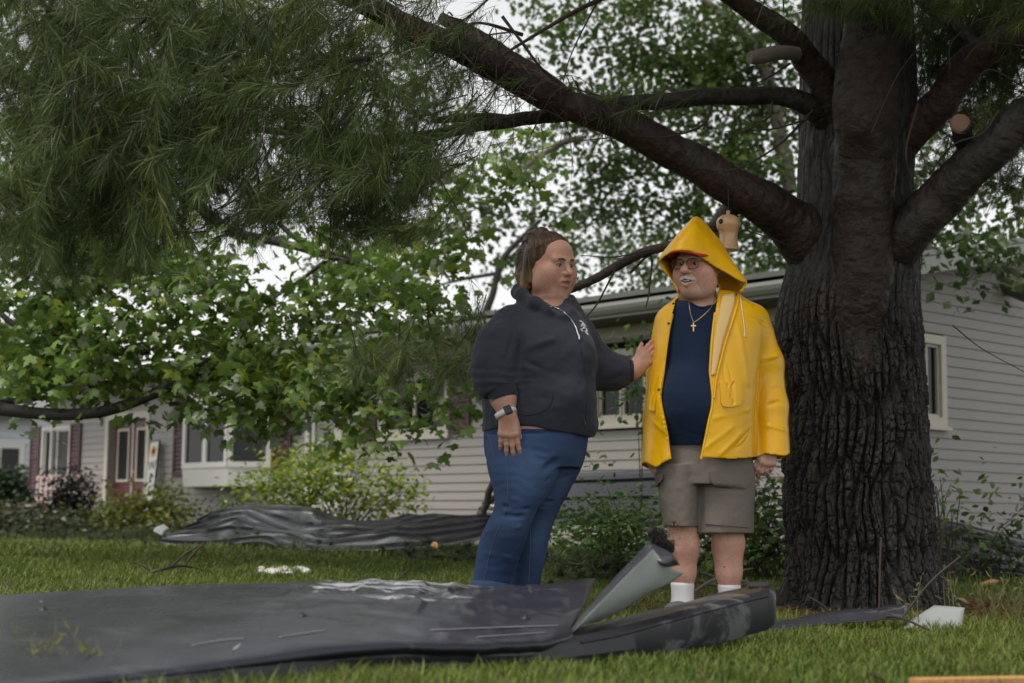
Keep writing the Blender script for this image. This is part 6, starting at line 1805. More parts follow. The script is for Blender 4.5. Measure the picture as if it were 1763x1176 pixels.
# socks and shoes
for (cx, top, dy, r0) in ((1175, 1003, .004, .0535), (1255.5, 1007, .034, .0525)):
    a = mp(cx, top, dy); z0 = a[2]
    prof = [(r0 - .004, 0), (r0, .001), (r0 + .001, -.012), (r0 - .001, -.03), (r0 - .002, -.06), (r0 + .002, -.10), (r0 + .008, -.135)]
    v_, f_ = lathe([(r, z) for r, z in prof], 40, a)
    v_ = v_ + np.stack([.0009 * np.sin(np.arctan2(v_[:, 1] - a[1], v_[:, 0] - a[0]) * 20) * np.cos(np.arctan2(v_[:, 1] - a[1], v_[:, 0] - a[0])), .0009 * np.sin(np.arctan2(v_[:, 1] - a[1], v_[:, 0] - a[0]) * 20) * np.sin(np.arctan2(v_[:, 1] - a[1], v_[:, 0] - a[0])), 0 * v_[:, 0]], 1)
    obj('sock', mesh_np('sock', v_, f_), M_sock, man)
    fq = Field(mp(cx - 60, 1075, dy - .25), mp(cx + 60, 1020, dy + .2), .005)
    g0 = mp(cx, 1050, dy); g0[2] = .05
    Rz = np.array(Matrix.Rotation(math.radians(60), 3, 'Z'))
    fq.add(ball(g0 + (0, .01, .0), (.045, .05, .05)), .02)
    fq.add(ball(g0 + (-.03, -.07, -.012), (.09, .045, .038), Rz), .03)
    fq.add(ball(g0 + (-.05, -.12, -.02), (.05, .045, .03), Rz), .03)
    X, Y, Z = fq.pts((slice(None),) * 3)
    fq.keep(.004 - Z + 0 * X + 0 * Y)
    finish('shoe', fq, M_shoe, man, 1)
# ------------------------------------------------------------------ torn metal roofing and trim
def painted_metal(name, c1, c2, scuff, rough=.33, sc=6.0, thr=(.56, .62), stretch=(1, 1, 1)):
    m = mat(name, c1, color2=c2, vscale=3.0, rough=rough, spec=.5, rvar=.10)
    nt = m.node_tree; N = nt.nodes; L = nt.links
    bs = N['Principled BSDF']
    bs.inputs['Specular IOR Level'].default_value = .36
    tc = N.new('ShaderNodeTexCoord'); mp_n = N.new('ShaderNodeMapping'); mp_n.inputs['Scale'].default_value = stretch
    no = N.new('ShaderNodeTexNoise'); no.inputs['Scale'].default_value = sc; no.inputs['Detail'].default_value = 8; no.inputs['Distortion'].default_value = 1.2
    ra = N.new('ShaderNodeValToRGB'); ra.color_ramp.elements[0].position = thr[0]; ra.color_ramp.elements[1].position = thr[1]
    mx = N.new('ShaderNodeMixRGB')
    L.new(tc.outputs['Object'], mp_n.inputs['Vector']); L.new(mp_n.outputs[0], no.inputs['Vector']); L.new(no.outputs['Fac'], ra.inputs[0])
    src = bs.inputs['Base Color'].links[0].from_socket
    L.new(ra.outputs[0], mx.inputs[0]); L.new(src, mx.inputs[1]); mx.inputs[2].default_value = (*scuff, 1)
    L.new(mx.outputs[0], bs.inputs['Base Color'])
    return m
M_panel = painted_metal('charcoal_steel', (.036, .036, .045), (.047, .047, .057), (.11, .11, .12), .26, 5.0, (.60, .68), (1, 3, 3))
def scuffs_and_glints(m, x0, x1, y0, y1, col, sc=14.0):
    """pale streaks at a set place on the sheet: scraped paint and painted-in reflections"""
    N = m.node_tree.nodes; L = m.node_tree.links; bs = N['Principled BSDF']
    tc = N.new('ShaderNodeTexCoord'); sx = N.new('ShaderNodeSeparateXYZ'); L.new(tc.outputs['Object'], sx.inputs[0])
    f = None
    for sock, a, b in ((sx.outputs[0], x0, x1), (sx.outputs[1], y0, y1)):
        for e0, e1 in ((a - .12, a + .12), (b + .10, b - .10)):
            r = N.new('ShaderNodeMapRange'); r.interpolation_type = 'SMOOTHSTEP'
            r.inputs['From Min'].default_value = e0; r.inputs['From Max'].default_value = e1
            L.new(sock, r.inputs['Value'])
            if f is None: f = r.outputs[0]
            else:
                q = N.new('ShaderNodeMath'); q.operation = 'MULTIPLY'; L.new(f, q.inputs[0]); L.new(r.outputs[0], q.inputs[1]); f = q.outputs[0]
    mp_n = N.new('ShaderNodeMapping'); mp_n.inputs['Scale'].default_value = (.45, 1.5, 1); mp_n.inputs['Rotation'].default_value = (0, 0, .35)
    L.new(tc.outputs['Object'], mp_n.inputs[0])
    no = N.new('ShaderNodeTexNoise'); no.inputs['Scale'].default_value = sc; no.inputs['Detail'].default_value = 9; no.inputs['Roughness'].default_value = .72; no.inputs['Distortion'].default_value = .5
    L.new(mp_n.outputs[0], no.inputs['Vector'])
    ad = N.new('ShaderNodeMath'); ad.operation = 'MULTIPLY'; L.new(no.outputs['Fac'], ad.inputs[0]); L.new(f, ad.inputs[1])
    ra = N.new('ShaderNodeValToRGB'); ra.color_ramp.elements[0].position = .49; ra.color_ramp.elements[1].position = .57
    L.new(ad.outputs[0], ra.inputs[0])
    mx = N.new('ShaderNodeMixRGB'); L.new(ra.outputs[0], mx.inputs[0]); L.new(bs.inputs['Base Color'].links[0].from_socket, mx.inputs[1]); mx.inputs[2].default_value = (*col, 1)
    L.new(mx.outputs[0], bs.inputs['Base Color'])
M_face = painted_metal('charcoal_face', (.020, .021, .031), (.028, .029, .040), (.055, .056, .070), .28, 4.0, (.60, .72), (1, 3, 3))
scuffs_and_glints(M_face, -.02, .66, -.22, .42, (.38, .38, .41), 8.0)  # scrapes, together with sky reflections off the dents painted into the colour
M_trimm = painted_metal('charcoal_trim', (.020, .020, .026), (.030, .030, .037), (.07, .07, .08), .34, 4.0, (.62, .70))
scuffs_and_glints(M_trimm, -.10, .34, -.5, .6, (.11, .11, .12), 6.0)  # bright reflection streaks on the trim, painted into its colour as pale marks
M_rib_r = painted_metal('wet_roof_sheet', (.020, .021, .025), (.034, .035, .040), (.09, .09, .095), .16, 5.0, (.68, .76))
for _m in (M_rib_r, M_face, M_panel):
    _m.node_tree.nodes['Principled BSDF'].inputs['Coat Weight'].default_value = .35 if _m is M_rib_r else .05
    _m.node_tree.nodes['Principled BSDF'].inputs['Coat Roughness'].default_value = .10
M_zinc = mat('bare_underside', (.27, .29, .285), color2=(.36, .385, .375), vscale=7, rough=.5, metal=.0, spec=.5)
M_scr = mat('scraped_metal', (.36, .36, .38), color2=(.24, .24, .26), vscale=18, rough=.4)
M_burn = mat('charred_insulation', (.014, .012, .011), color2=(.03, .026, .022), vscale=40, rough=.95, bump=.8, bscale=70)
def two_sided(o, top, under, nface):
    me = o.data; me.materials.clear(); me.materials.append(top); me.materials.append(under)
    mi = np.zeros(len(me.polygons), np.int32); mi[nface:2 * nface] = 1
    me.polygons.foreach_set('material_index', mi)
def sheet(name, ctrl, thick, top, under=None, per=(6, 6), wob=.0, ws=6.0, parent=None, origin=(0, 0, 0), seed=0, flip=False, disp=None, sharp=0):
    c = np.asarray(ctrl, float)
    g = np.stack([spline(r, per[1]) for r in c])
    g = spline(g.reshape(len(g), -1), per[0]).reshape(-1, g.shape[1], 3)
    if wob:
        nn = vnormals(g.reshape(-1, 3), grid_faces(*g.shape[:2])).reshape(g.shape)
        g = g + nn * (wob * fbm(g.reshape(-1, 3), ws, 300 + seed, 3)).reshape(g.shape[0], -1, 1)
    if disp is not None: g = disp(g)
    g = g - np.asarray(origin)
    if flip: g = g[:, ::-1]
    v, f = sheet_np(g, thick)
    o = obj(name, mesh_np(name, v, f), top, parent)
    if sharp: o.data.set_sharp_from_angle(angle=math.radians(sharp))
    if under is not None: two_sided(o, top, under, (g.shape[0] - 1) * (g.shape[1] - 1))
    return o, g
# the long panel across the foreground: far edge row, crown rows, near edge row with its folded lip
cols = [-260, -60, 150, 350, 540, 660, 760, 860, 930, 985]
far_ = [1040, 1030, 1017, 1008, 1003, 999, 1003, 1010, 1013, 1016]; farY = [5.2, 5.25, 5.3, 5.35, 5.4, 5.45, 5.45, 5.46, 5.48, 5.48]
near = [1260, 1200, 1168, 1143, 1119, 1109, 1108, 1109, 1104, 1090]; neaY = [3.40, 3.60, 3.85, 4.02, 4.20, 4.32, 4.42, 4.55, 4.68, 4.84]
R0, R1, R2, R3, R4, R5 = [], [], [], [], [], []
for k, x in enumerate(cols):
    a = P(x, far_[k], farY[k]); b = P(x, near[k], neaY[k])
    R0.append(a + (0, .05, -.05)); R1.append(a)
    R2.append(a * .66 + b * .34 + (0, 0, .018)); R3.append(a * .33 + b * .67 + (0, 0, .020))
    R4.append(b); R5.append(b + (0, .012, -.030))
og = P(500, 1100, 5.1); og[2] = 0
panel = empty('roof_panel', og); tag(panel, 'long charcoal metal roof panel lying across the foreground grass', 'metal panel')
def dents(g):
    q = g.reshape(-1, 3)
    uv = proj(q)
    m = np.exp(-(((uv[:, 0] - 690) / 210) ** 2 + ((uv[:, 1] - 1022) / 38) ** 2))
    m2 = np.clip((uv[:, 0] - 560) / 300, 0, 1)
    r = np.abs(noise(q * (1, .55, 1), 13, 501)); r2 = np.abs(noise(q * (1, .6, 1) + 5, 26, 503))
    dz = m * (.014 * (.5 - np.clip(r / .4, 0, 1)) + .005 * (.5 - np.clip(r2 / .4, 0, 1))) + m2 * .010 * fbm(q, 7, 505, 3) + .003 * fbm(q * (.4, 1, 1), 5, 507, 2)
    q = q.copy(); q[:, 2] += dz
    return q.reshape(g.shape)
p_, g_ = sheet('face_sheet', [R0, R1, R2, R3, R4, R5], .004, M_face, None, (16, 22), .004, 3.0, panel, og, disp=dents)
PANEL_BVH = bvh_of(sheet_np(g_, .004)[0] + og, sheet_np(g_, .004)[1])
# lip folded back under the near edge
sheet('folded_lip', [R5, [b + (0, .03, -.034) for b in R5], [b + (0, .12, -.030) for b in R5]], .004, M_panel, None, (3, 10), .004, 6.0, panel, og - np.array([0, 0, .002]))
# dents and scrapes: raised folds with bare metal on them
def on_panel(pts, off=.002):
    return on(PANEL_BVH, pts, off)
for seg, w in (([(740, 1086), (840, 1082), (960, 1078)], .002), ([(402, 1120), (408, 1115), (414, 1110)], .003), ([(480, 1098), (520, 1092), (560, 1086)], .0015), ([(330, 1112), (380, 1104), (420, 1100)], .0012), ([(820, 1098), (880, 1094), (940, 1090)], .0015)):
    q = on_panel(spline(seg, 8), .001)
    if len(q) < 4: continue
    n_ = len(q)
    t = np.gradient(q, axis=0); t /= np.linalg.norm(t, axis=1)[:, None]
    s = np.cross(t, (0, .3, 1)); s /= np.linalg.norm(s, axis=1)[:, None]
    ww_ = w * 2.2 * (.5 + .9 * rng.uniform(0, 1, n_)) * np.sin(np.linspace(.25, np.pi - .15, n_))
    g = np.stack([q - s * ww_[:, None] , q - s * (ww_ * .4)[:, None] + (0, 0, .002 + w * .12), q + s * (ww_ * .5)[:, None] + (0, 0, .002 + w * .10), q + s * ww_[:, None]])
    v_, f_ = sheet_np(g - og, .0015)
    if vnormals(v_, f_[:3])[f_[0][0]][2] < 0: v_, f_ = sheet_np(g[::-1] - og, .0015)
    obj('scrape', mesh_np('scrape', v_, f_), M_scr, panel)
for (x, y) in ((74, 1036), (75, 1050), (520, 1060), (905, 1064)):
    p, n_ = hit(PANEL_BVH, x, y, .0)
    if p is None: continue
    v_, f_ = lathe([(.001, .010), (.006, .009), (.009, .004), (.016, .001), (.017, -.002)], 12)
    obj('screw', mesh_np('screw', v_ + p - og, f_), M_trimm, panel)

# the corner bent up, its bare side to the camera
f0 = [P(975, 1092, 4.88), P(1000, 1062, 4.94), P(1030, 1030, 5.00), P(1070, 985, 5.08), P(1118, 934, 5.16)]
f1 = [P(981, 1092, 4.85), P(1007, 1064, 4.88), P(1038, 1031, 4.92), P(1079, 988, 4.98), P(1124, 944, 5.04)]
f2 = [P(1002, 1078, 4.92), P(1040, 1058, 4.96), P(1080, 1030, 5.00), P(1115, 1004, 5.04), P(1150, 975, 5.08)]
f3 = [P(1030, 1072, 5.02), P(1075, 1050, 5.05), P(1115, 1024, 5.08), P(1150, 1006, 5.11), P(1178, 986, 5.14)]
bent, gb = sheet('bent_corner', [f1, f2, f3], .004, M_zinc, M_panel, (6, 6), .006, 7.0, panel, og, flip=True)
sheet('bent_edge', [f0, [a * .5 + b * .5 + (0, -.012, 0) for a, b in zip(f0, f1)], f1], .004, M_panel, None, (4, 6), .003, 9, panel, og)
sheet('bent_tip', [[P(1112, 936, 5.14), P(1128, 940, 5.12), P(1148, 950, 5.11)], [P(1120, 955, 5.08), P(1138, 966, 5.05), P(1160, 958, 5.06)], [P(1128, 965, 5.08), P(1148, 976, 5.05), P(1170, 972, 5.08)]], .004, M_panel, None, (5, 5), .008, 12, panel, og)
# valley between the panel and the bent corner
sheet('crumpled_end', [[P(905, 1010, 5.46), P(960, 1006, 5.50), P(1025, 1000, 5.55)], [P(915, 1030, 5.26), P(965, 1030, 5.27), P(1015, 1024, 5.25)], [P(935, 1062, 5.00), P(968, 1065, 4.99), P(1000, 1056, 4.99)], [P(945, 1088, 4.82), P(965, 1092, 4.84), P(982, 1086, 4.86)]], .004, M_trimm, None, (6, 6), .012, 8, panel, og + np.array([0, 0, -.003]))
clump = Field(P(1125, 950, 5.20) - .12, P(1125, 950, 5.20) + .12, .004)
for (x, y, dy, r) in ((1127, 920, .0, .015), (1134, 930, .01, .019), (1144, 939, .02, .020), (1121, 914, .0, .009), (1151, 944, .02, .014)):
    clump.add(ball(P(x, y, 5.18 + dy), r), .02)
char, _, _ = finish('torn_insulation', clump, M_burn, None, 1, lambda v, n: .012 * fbm(v, 60, 7, 3))
fz = MB()
for k in range(220):
    d = rng.normal(0, 1, 3); d /= np.linalg.norm(d)
    q = P(1127, 918, 5.18) * (1 - k / 220) + P(1148, 942, 5.20) * (k / 220) + d * .018
    fz.tube(spline([q, q + d * .012 + rng.normal(0, .004, 3), q + d * .022 + rng.normal(0, .008, 3)], 3), .0007, 4, False)
fo_ = obj('fibres', fz.mesh('fibres', True), M_burn, char); fo_['kind'] = 'stuff'
tag(char, 'scorched dark tuft caught on the tip of the bent-up metal corner', 'insulation')

# the boxed trim lying behind and under the panel, its end to the right
tr0 = P(1150, 1120, 5.2); tr0[2] = 0
trim = empty('fascia_trim', tr0); tag(trim, 'boxed charcoal metal trim under the panel, its blunt end by the man\'s feet', 'metal trim')
st = [(60, 1206, 1210, 1262, 3.62, 4.0, 1196), (250, 1170, 1176, 1222, 3.86, 4.2, 1162), (420, 1146, 1152, 1192, 4.05, 4.4, 1138), (612, 1124, 1131, 1168, 4.30, 4.7, 1114), (766, 1114, 1122, 1158, 4.46, 4.9, 1104), (900, 1105, 1114, 1147, 4.65, 5.0, 1096), (1000, 1091, 1106, 1138, 4.82, 5.2, 1080), (1070, 1071, 1092, 1131, 4.95, 5.3, 1065), (1150, 1053, 1070, 1123, 5.10, 5.45, 1047), (1240, 1029, 1046, 1106, 5.24, 5.6, 1022), (1300, 1015, 1031, 1088, 5.34, 5.66, 1011), (1322, 1012, 1026, 1082, 5.38, 5.68, 1009)]
rows_t = []
for (x, yt, yf, yb, Yn, Yf, yk) in st:
    b_ = P(x, yb, Yn); f_0 = P(x, yf, Yn); t_ = P(x, yt, Yn + .09); k_ = P(x, yk, Yf - .10)
    rows_t.append([b_ + (0, .03, -.004), b_, b_ * .7 + f_0 * .3 + (0, -.008, 0), f_0, f_0 * .5 + t_ * .5 + (0, -.01, .004), t_, k_, k_ + (0, .02, -.06)])
rows_t = np.array(rows_t)
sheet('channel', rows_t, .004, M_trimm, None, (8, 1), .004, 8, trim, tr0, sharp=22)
e = rows_t[-1]
endc = [[q for q in e], [q * .3 + e.mean(0) * .7 + (.018, 0, 0) for q in e]]
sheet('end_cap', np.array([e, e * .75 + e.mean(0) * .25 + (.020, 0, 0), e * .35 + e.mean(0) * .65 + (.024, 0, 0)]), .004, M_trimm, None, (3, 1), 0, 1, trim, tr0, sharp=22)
q = [rows_t[k][3] + (0, -.004, .0) for k in range(6, len(rows_t))]
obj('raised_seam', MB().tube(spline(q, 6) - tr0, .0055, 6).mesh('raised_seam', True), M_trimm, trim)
# small plate on the end of the trim
sheet('loose_tab', [[P(1285, 1005, 5.55), P(1325, 1004, 5.55)], [P(1290, 1012, 5.45), P(1322, 1012, 5.45)]], .006, M_burn, None, (3, 3), .003, 10, trim, tr0)

# the thin strip twisted at the foot of the pine
s0 = P(1480, 1095, 6.3); s0[2] = 0
strip = empty('metal_strip', s0); tag(strip, 'twisted charcoal metal strip with a pale upturned end at the foot of the pine', 'metal strip')
A = [(1312, 1103, 5.95), (1360, 1096, 6.05), (1420, 1088, 6.15), (1490, 1084, 6.25), (1560, 1078, 6.35)]
B = [(1318, 1098, 6.1), (1362, 1086, 6.2), (1420, 1075, 6.3), (1490, 1068, 6.4), (1562, 1060, 6.5)]
sheet('strip_sheet', [[P(*q) + (0, 0, .03) for q in A], [(P(*q) + P(*r)) / 2 + (0, 0, .050) for q, r in zip(A, B)], [P(*q) + (0, 0, .045) for q in B]], .003, M_panel, None, (4, 8), .010, 9, strip, s0)
sheet('upturned_end', [[P(1555, 1080, 6.34), P(1600, 1086, 6.36), P(1655, 1085, 6.38)], [P(1572, 1066, 6.42), P(1612, 1068, 6.42), P(1658, 1066, 6.42)], [P(1608, 1042, 6.48), P(1632, 1043, 6.46), P(1661, 1046, 6.44)]], .003, M_zinc, M_panel, (5, 5), .004, 9, strip, s0)

# ------------------------------------------------------------------ ribbed roof sheets by the house
def ribbed(name, label, ctrl, nrib, rib_h=.02, wob=.05, ws=1.4, seed=0, per=(8, 24), group=None, cat='roof sheet', ground=False):
    """a long profiled sheet: ctrl rows run along its length; each raised rib is a part of its own"""
    c = np.asarray(ctrl, float)
    o0 = c.reshape(-1, 3).mean(0); o0[2] = 0
    t = empty(name, o0); tag(t, label, cat, group)
    g = np.stack([spline(r, per[1]) for r in c])
    g = spline(g.reshape(len(g), -1), per[0]).reshape(-1, g.shape[1], 3)
    nn = vnormals(g.reshape(-1, 3), grid_faces(*g.shape[:2])).reshape(g.shape)
    g = g + nn * (wob * (.5 * fbm(g.reshape(-1, 3), ws, 400 + seed, 2) + .7 * (.4 - np.abs(noise(g.reshape(-1, 3) * (1, .6, 1), ws * 1.7, 410 + seed))))).reshape(g.shape[0], -1, 1)
    if ground:
        wz = np.clip(np.linspace(0, 1, g.shape[0]) / .25, 0, 1)[:, None]
        g0_ = gz(g[..., 1]) + .015
        g[..., 2] = g0_ + (g[..., 2] - g0_) * (.55 + .45 * wz)
    g[..., 2] = np.maximum(g[..., 2], gz(g[..., 1]) + .01)
    g = g - o0
    nn = vnormals(g.reshape(-1, 3), grid_faces(*g.shape[:2])).reshape(g.shape)
    sg = 1 if nn[..., 2].mean() > 0 else -1
    v, f = sheet_np(g if sg > 0 else g[:, ::-1], .004)
    obj('sheet', mesh_np('sheet', v, f), M_rib_r, t)
    for k in range(nrib):
        r = int(round((k + .5) / nrib * (g.shape[0] - 1)))
        q = g[r]; n_ = nn[r] * sg
        a = g[min(r + 1, len(g) - 1)] - g[max(r - 1, 0)]; a /= np.linalg.norm(a, axis=1)[:, None]
        rw = .022
        gg = np.stack([q - a * rw + n_ * .001, q - a * rw * .5 + n_ * rib_h, q + a * rw * .5 + n_ * rib_h, q + a * rw + n_ * .001])
        m = MB(); m.add(gg.reshape(-1, 3), grid_faces(4, len(q)))
        obj('rib', m.mesh('rib'), M_rib_r, t)
    return t
ribbed('roof_sheet', 'crumpled dark ribbed roof sheet heaped on the lawn edge left of the woman',
       [[P(275, 935, 14.6), P(360, 940, 14.4), P(440, 930, 14.0), P(500, 942, 13.6), P(560, 948, 13.4), P(640, 946, 13.2), P(700, 936, 13.2), P(760, 930, 13.3), P(850, 912, 13.4)],
        [P(295, 922, 14.8), P(370, 905, 14.8), P(440, 905, 14.5), P(500, 922, 14.2), P(560, 930, 13.9), P(640, 925, 13.8), P(700, 916, 13.8), P(760, 910, 13.9), P(850, 902, 14.0)],
        [P(330, 898, 15.0), P(385, 883, 15.2), P(440, 886, 15.0), P(500, 902, 14.7), P(560, 912, 14.5), P(640, 908, 14.4), P(700, 902, 14.4), P(760, 896, 14.5), P(850, 894, 14.6)],
        [P(372, 880, 15.4), P(410, 875, 15.6), P(450, 873, 15.5), P(510, 872, 15.3), P(580, 884, 15.2), P(640, 892, 15.1), P(700, 890, 15.0), P(760, 888, 15.0), P(850, 886, 15.1)]], 6, .024, .10, 1.5, 1, ground=True)
ribbed('roof_sheet', 'flat wet roof sheet lying behind the woman\'s knees', [[P(820, 884, 13.6), P(900, 886, 13.4), P(980, 890, 13.2)], [P(830, 868, 14.2), P(900, 868, 14.1), P(980, 870, 14.0)], [P(842, 854, 14.8), P(900, 852, 14.7), P(980, 852, 14.6)]], 3, .02, .03, 1.5, 2, (5, 8))
ribbed('roof_sheet', 'dark roof sheet propped against the wall behind the woman and man', [[P(880, 905, 13.3), P(960, 905, 12.9), P(1050, 905, 12.5), P(1140, 905, 12.2)], [P(882, 860, 13.5), P(960, 858, 13.1), P(1050, 856, 12.7), P(1140, 855, 12.4)], [P(886, 820, 13.7), P(960, 816, 13.3), P(1050, 812, 12.9), P(1140, 808, 12.6)]], 3, .024, .015, 1.5, 3, (6, 10))
ribbed('roof_sheet', 'dark roof sheet sloping down to the grass right of the pine trunk', [[P(1570, 962, 11.2), P(1640, 972, 11.1), P(1710, 985, 11.0), P(1800, 998, 10.9)], [P(1575, 925, 11.5), P(1640, 938, 11.4), P(1710, 952, 11.3), P(1800, 968, 11.2)], [P(1580, 884, 11.8), P(1640, 898, 11.7), P(1710, 915, 11.6), P(1800, 935, 11.5)]], 4, .022, .02, 1.5, 4, (6, 10))
# bent post stub by the woman's knee
pb_ = P(850, 900, 13.4); pb_[2] = 0
po = obj('bent_bracket', MB().tube(spline([P(838, 872, 13.2) - pb_, P(841, 850, 13.2) - pb_, P(846, 838, 13.2) - pb_, P(856, 815, 13.2) - pb_], 5), .028, 8).tube(spline([P(832, 886, 13.2) - pb_, P(838, 870, 13.2) - pb_, P(856, 852, 13.2) - pb_], 4), .022, 8).mesh('bent_bracket', True), M_burn)
po.location = pb_; tag(po, 'dark broken bracket sticking up beside the woman\'s leg', 'bracket')

# ------------------------------------------------------------------ small things on the lawn
def on_ground(x, y, z=.02):
    return G(x, y, z)
def stick(label, rows, r, cat='stick', mt=M_twig, side=()):
    pts = np.array([G(x, y, z) for x, y, z in rows]); o0 = pts[0].copy(); o0[2] = 0
    m = MB(); p = spline(pts, 5) - o0
    m.tube(p, np.linspace(r, r * .4, len(p)), 7)
    for (i, dx, dz, L) in side:
        k = min(int(i * len(p)), len(p) - 2)
        q = np.array([p[k], p[k] + np.array([dx * .5, .02, dz * .6]) * L, p[k] + np.array([dx, .05, dz]) * L])
        m.tube(spline(q, 4), np.linspace(r * .6, r * .25, 9) if False else r * .45, 6)
    o = obj('fallen_branch', m.mesh('fallen_branch', True), mt); o.location = o0
    tag(o, label, cat)
stick('forked dead branch lying alone on the open lawn', [(232, 990, .02), (270, 983, .06), (310, 974, .08), (352, 982, .02)], .014, 'branch', side=((.5, .5, .4, .35), (.3, -.4, .2, .3), (.7, .4, .5, .3)))
stick('short dark stick at the left edge of the lawn', [(8, 1004, .06), (18, 1016, .03), (28, 1024, .01)], .010)
stick('curved twig on the grass left of the woman\'s leg', [(682, 1000, .02), (700, 984, .04), (720, 975, .05)], .008)
stick('thin straight twig lying by the woman\'s near foot', [(752, 988, .02), (775, 984, .02), (800, 985, .02)], .008)
for k, (rows, lab) in enumerate([([(1195, 1020, .04), (1225, 1000, .10), (1265, 985, .12), (1300, 978, .1)], 'pale bent branch behind the man\'s socks'), ([(1200, 1000, .05), (1250, 1010, .06), (1320, 1000, .05)], 'dark twig crossing behind the man\'s ankles'), ([(1285, 965, .12), (1320, 950, .18), (1350, 965, .12)], 'arched twig between the man\'s leg and the pine'), ([(1205, 985, .06), (1240, 995, .05), (1290, 1002, .05)], 'thin grey twig at the man\'s far heel')]):
    stick(lab, rows, .012, 'twig', M_pbark if k in (0, 3) else M_twig, ((.4, .4, .5, .3),))
stick('brown fallen branch lying over the twisted metal strip', [(1400, 1062, .04), (1470, 1066, .05), (1540, 1062, .07), (1600, 1085, .05)], .009, 'branch', side=((.5, .05, .9, .35), (.7, .6, .6, .4), (.2, -.4, .3, .3)))
stick('curved bare twig at the bottom right corner of the grass', [(1500, 1160, .02), (1512, 1164, .05), (1524, 1176, .03)], .006)
# white crumbs of insulation on the lawn
wh = MB(); o0 = G(490, 985); 
fld = Field(o0 + (-.55, -.5, -.02), o0 + (.6, .5, .12), .012)
for k in range(26):
    x = rng.uniform(448, 530); y = rng.uniform(980, 988)
    fld.add(ball(G(x, y, .018), (rng.uniform(.02, .05), rng.uniform(.03, .07), rng.uniform(.014, .03))), .01)
w_o, _, _ = finish('white_rubble', fld, mat('white_foam', (.62, .62, .58), rough=.9, var=.1), None, 1, lambda v, n: .006 * fbm(v, 30, 2))
tag(w_o, 'low heap of white crumbled foam on the lawn', 'rubble')
# pale metal offcut left of the heap
o0 = P(278, 918, 14.9)
oc, _ = sheet('metal_offcut', [[P(264, 914, 14.8), P(280, 922, 14.8)], [P(268, 908, 14.9), P(284, 914, 14.9)], [P(282, 902, 15.0), P(292, 910, 15.0)]], .004, M_zinc, None, (5, 5), .004, 9)
tag(oc, 'small shiny curled metal offcut at the left end of the heaped roof sheet', 'offcut')
# orange splintered plank at the bottom right, a wood chip by the pine
pl = MB(); a, b = G(1575, 1182, .02), G(1790, 1178, .02)
d = (b - a) / np.linalg.norm(b - a); n_ = np.array([-d[1], d[0], 0])
v_ = [a + n_ * s + np.array([0, 0, z]) for z in (0, .02) for s in (-.03, .03)] + [b + n_ * s + np.array([0, 0, z]) for z in (0, .02) for s in (-.03, .03)]
M_wood = mat('raw_pine_wood', (.50, .24, .08), color2=(.60, .33, .13), vscale=6, rough=.7, stretch=(.3, 4, 4))
plank = obj('wood_plank', MB().add(v_, [(0, 1, 3, 2), (4, 6, 7, 5), (0, 4, 5, 1), (2, 3, 7, 6), (0, 2, 6, 4), (1, 5, 7, 3)]).mesh('wood_plank'), M_wood)
tag(plank, 'orange raw wood plank in the grass at the bottom right corner', 'plank')
a, b = G(1688, 1007, .02), G(1730, 1003, .02)
chip = obj('wood_splinter', MB().tube(np.array([a, (a + b) / 2 + (0, 0, .012), b]), [.012, .02, .006], 6).mesh('wood_splinter', True), M_wood)
tag(chip, 'orange wood splinter on the grass right of the pine roots', 'splinter')
a = P(752, 945, 13.0); b = P(748, 968, 13.0)
chip2 = obj('wood_splinter', MB().tube(np.array([P(748, 938, 13.0), P(752, 948, 12.9), P(746, 966, 12.8)]), [.03, .035, .03], 6).mesh('wood_splinter', True), M_wood)
tag(chip2, 'broken piece of wood at the right end of the heaped roof sheet', 'splinter')
# garden bench by the far window: seat, back slats, legs
bo = HC + HU * FW(75, 880, .5)[0] + HO * .55; bo[2] = 0
bo[2] = .14
bench = empty('garden_bench', bo, HANG); tag(bench, 'faded pink-white slatted bench under the leftmost window', 'bench')
M_bench = mat('faded_pink_paint', (.50, .36, .33), color2=(.58, .46, .42), vscale=8, rough=.7)
for k in range(4): obj('seat_slat', MB().box(-.75, .75, -.20 + k * .11, -.11 + k * .11, .44, .465).mesh('seat_slat'), M_bench, bench)
for k in range(9): obj('back_slat', MB().box(-.70 + k * .165, -.62 + k * .165, -.26, -.235, .47, .92).mesh('back_slat'), M_bench, bench)
obj('back_rail', MB().box(-.75, .75, -.27, -.262, .86, .94).mesh('back_rail'), M_bench, bench)
for sx in (-.68, .62):
    for sy in (-.22, .20): obj('leg', MB().box(sx, sx + .06, sy, sy + .05, 0, .439).mesh('leg'), M_bench, bench)

# ------------------------------------------------------------------ the birdhouse under the limb
bh_o = P(1254, 430, 7.55)
bird = empty('birdhouse', bh_o); tag(bird, 'turned pale wooden gourd-shaped birdhouse hanging under the limb', 'birdhouse')
M_bird = mat('varnished_wood', (.50, .29, .13), color2=(.60, .38, .19), vscale=5, rough=.32, spec=.5, stretch=(1, 1, 5), coat=.3)
prof = [(.001, -.006), (.040, -.006), (.0530, -.004), (.0545, .004), (.0515, .010), (.0470, .030), (.0440, .055), (.0450, .078), (.0510, .098), (.0575, .118), (.0580, .136), (.0520, .152), (.040, .164), (.026, .171), (.012, .174), (.001, .175)]
v_, f_ = lathe(spline(prof, 3), 36)
obj('body', mesh_np('body', v_, f_), M_bird, bird)
v_, f_ = lathe([(.001, .196), (.008, .193), (.011, .186), (.006, .180), (.012, .176), (.012, .170)], 16)
obj('finial', mesh_np('finial', v_, f_), M_bird, bird)
hd = np.array([-.72, -.69, 0.0]); hc_ = hd * .0555 + np.array([0, 0, .132])
v_, f_ = lathe([(.001, .002), (.0125, .002), (.0135, -.006)], 18)
z_ = Vector(hd).to_track_quat('Z', 'Y').to_matrix()
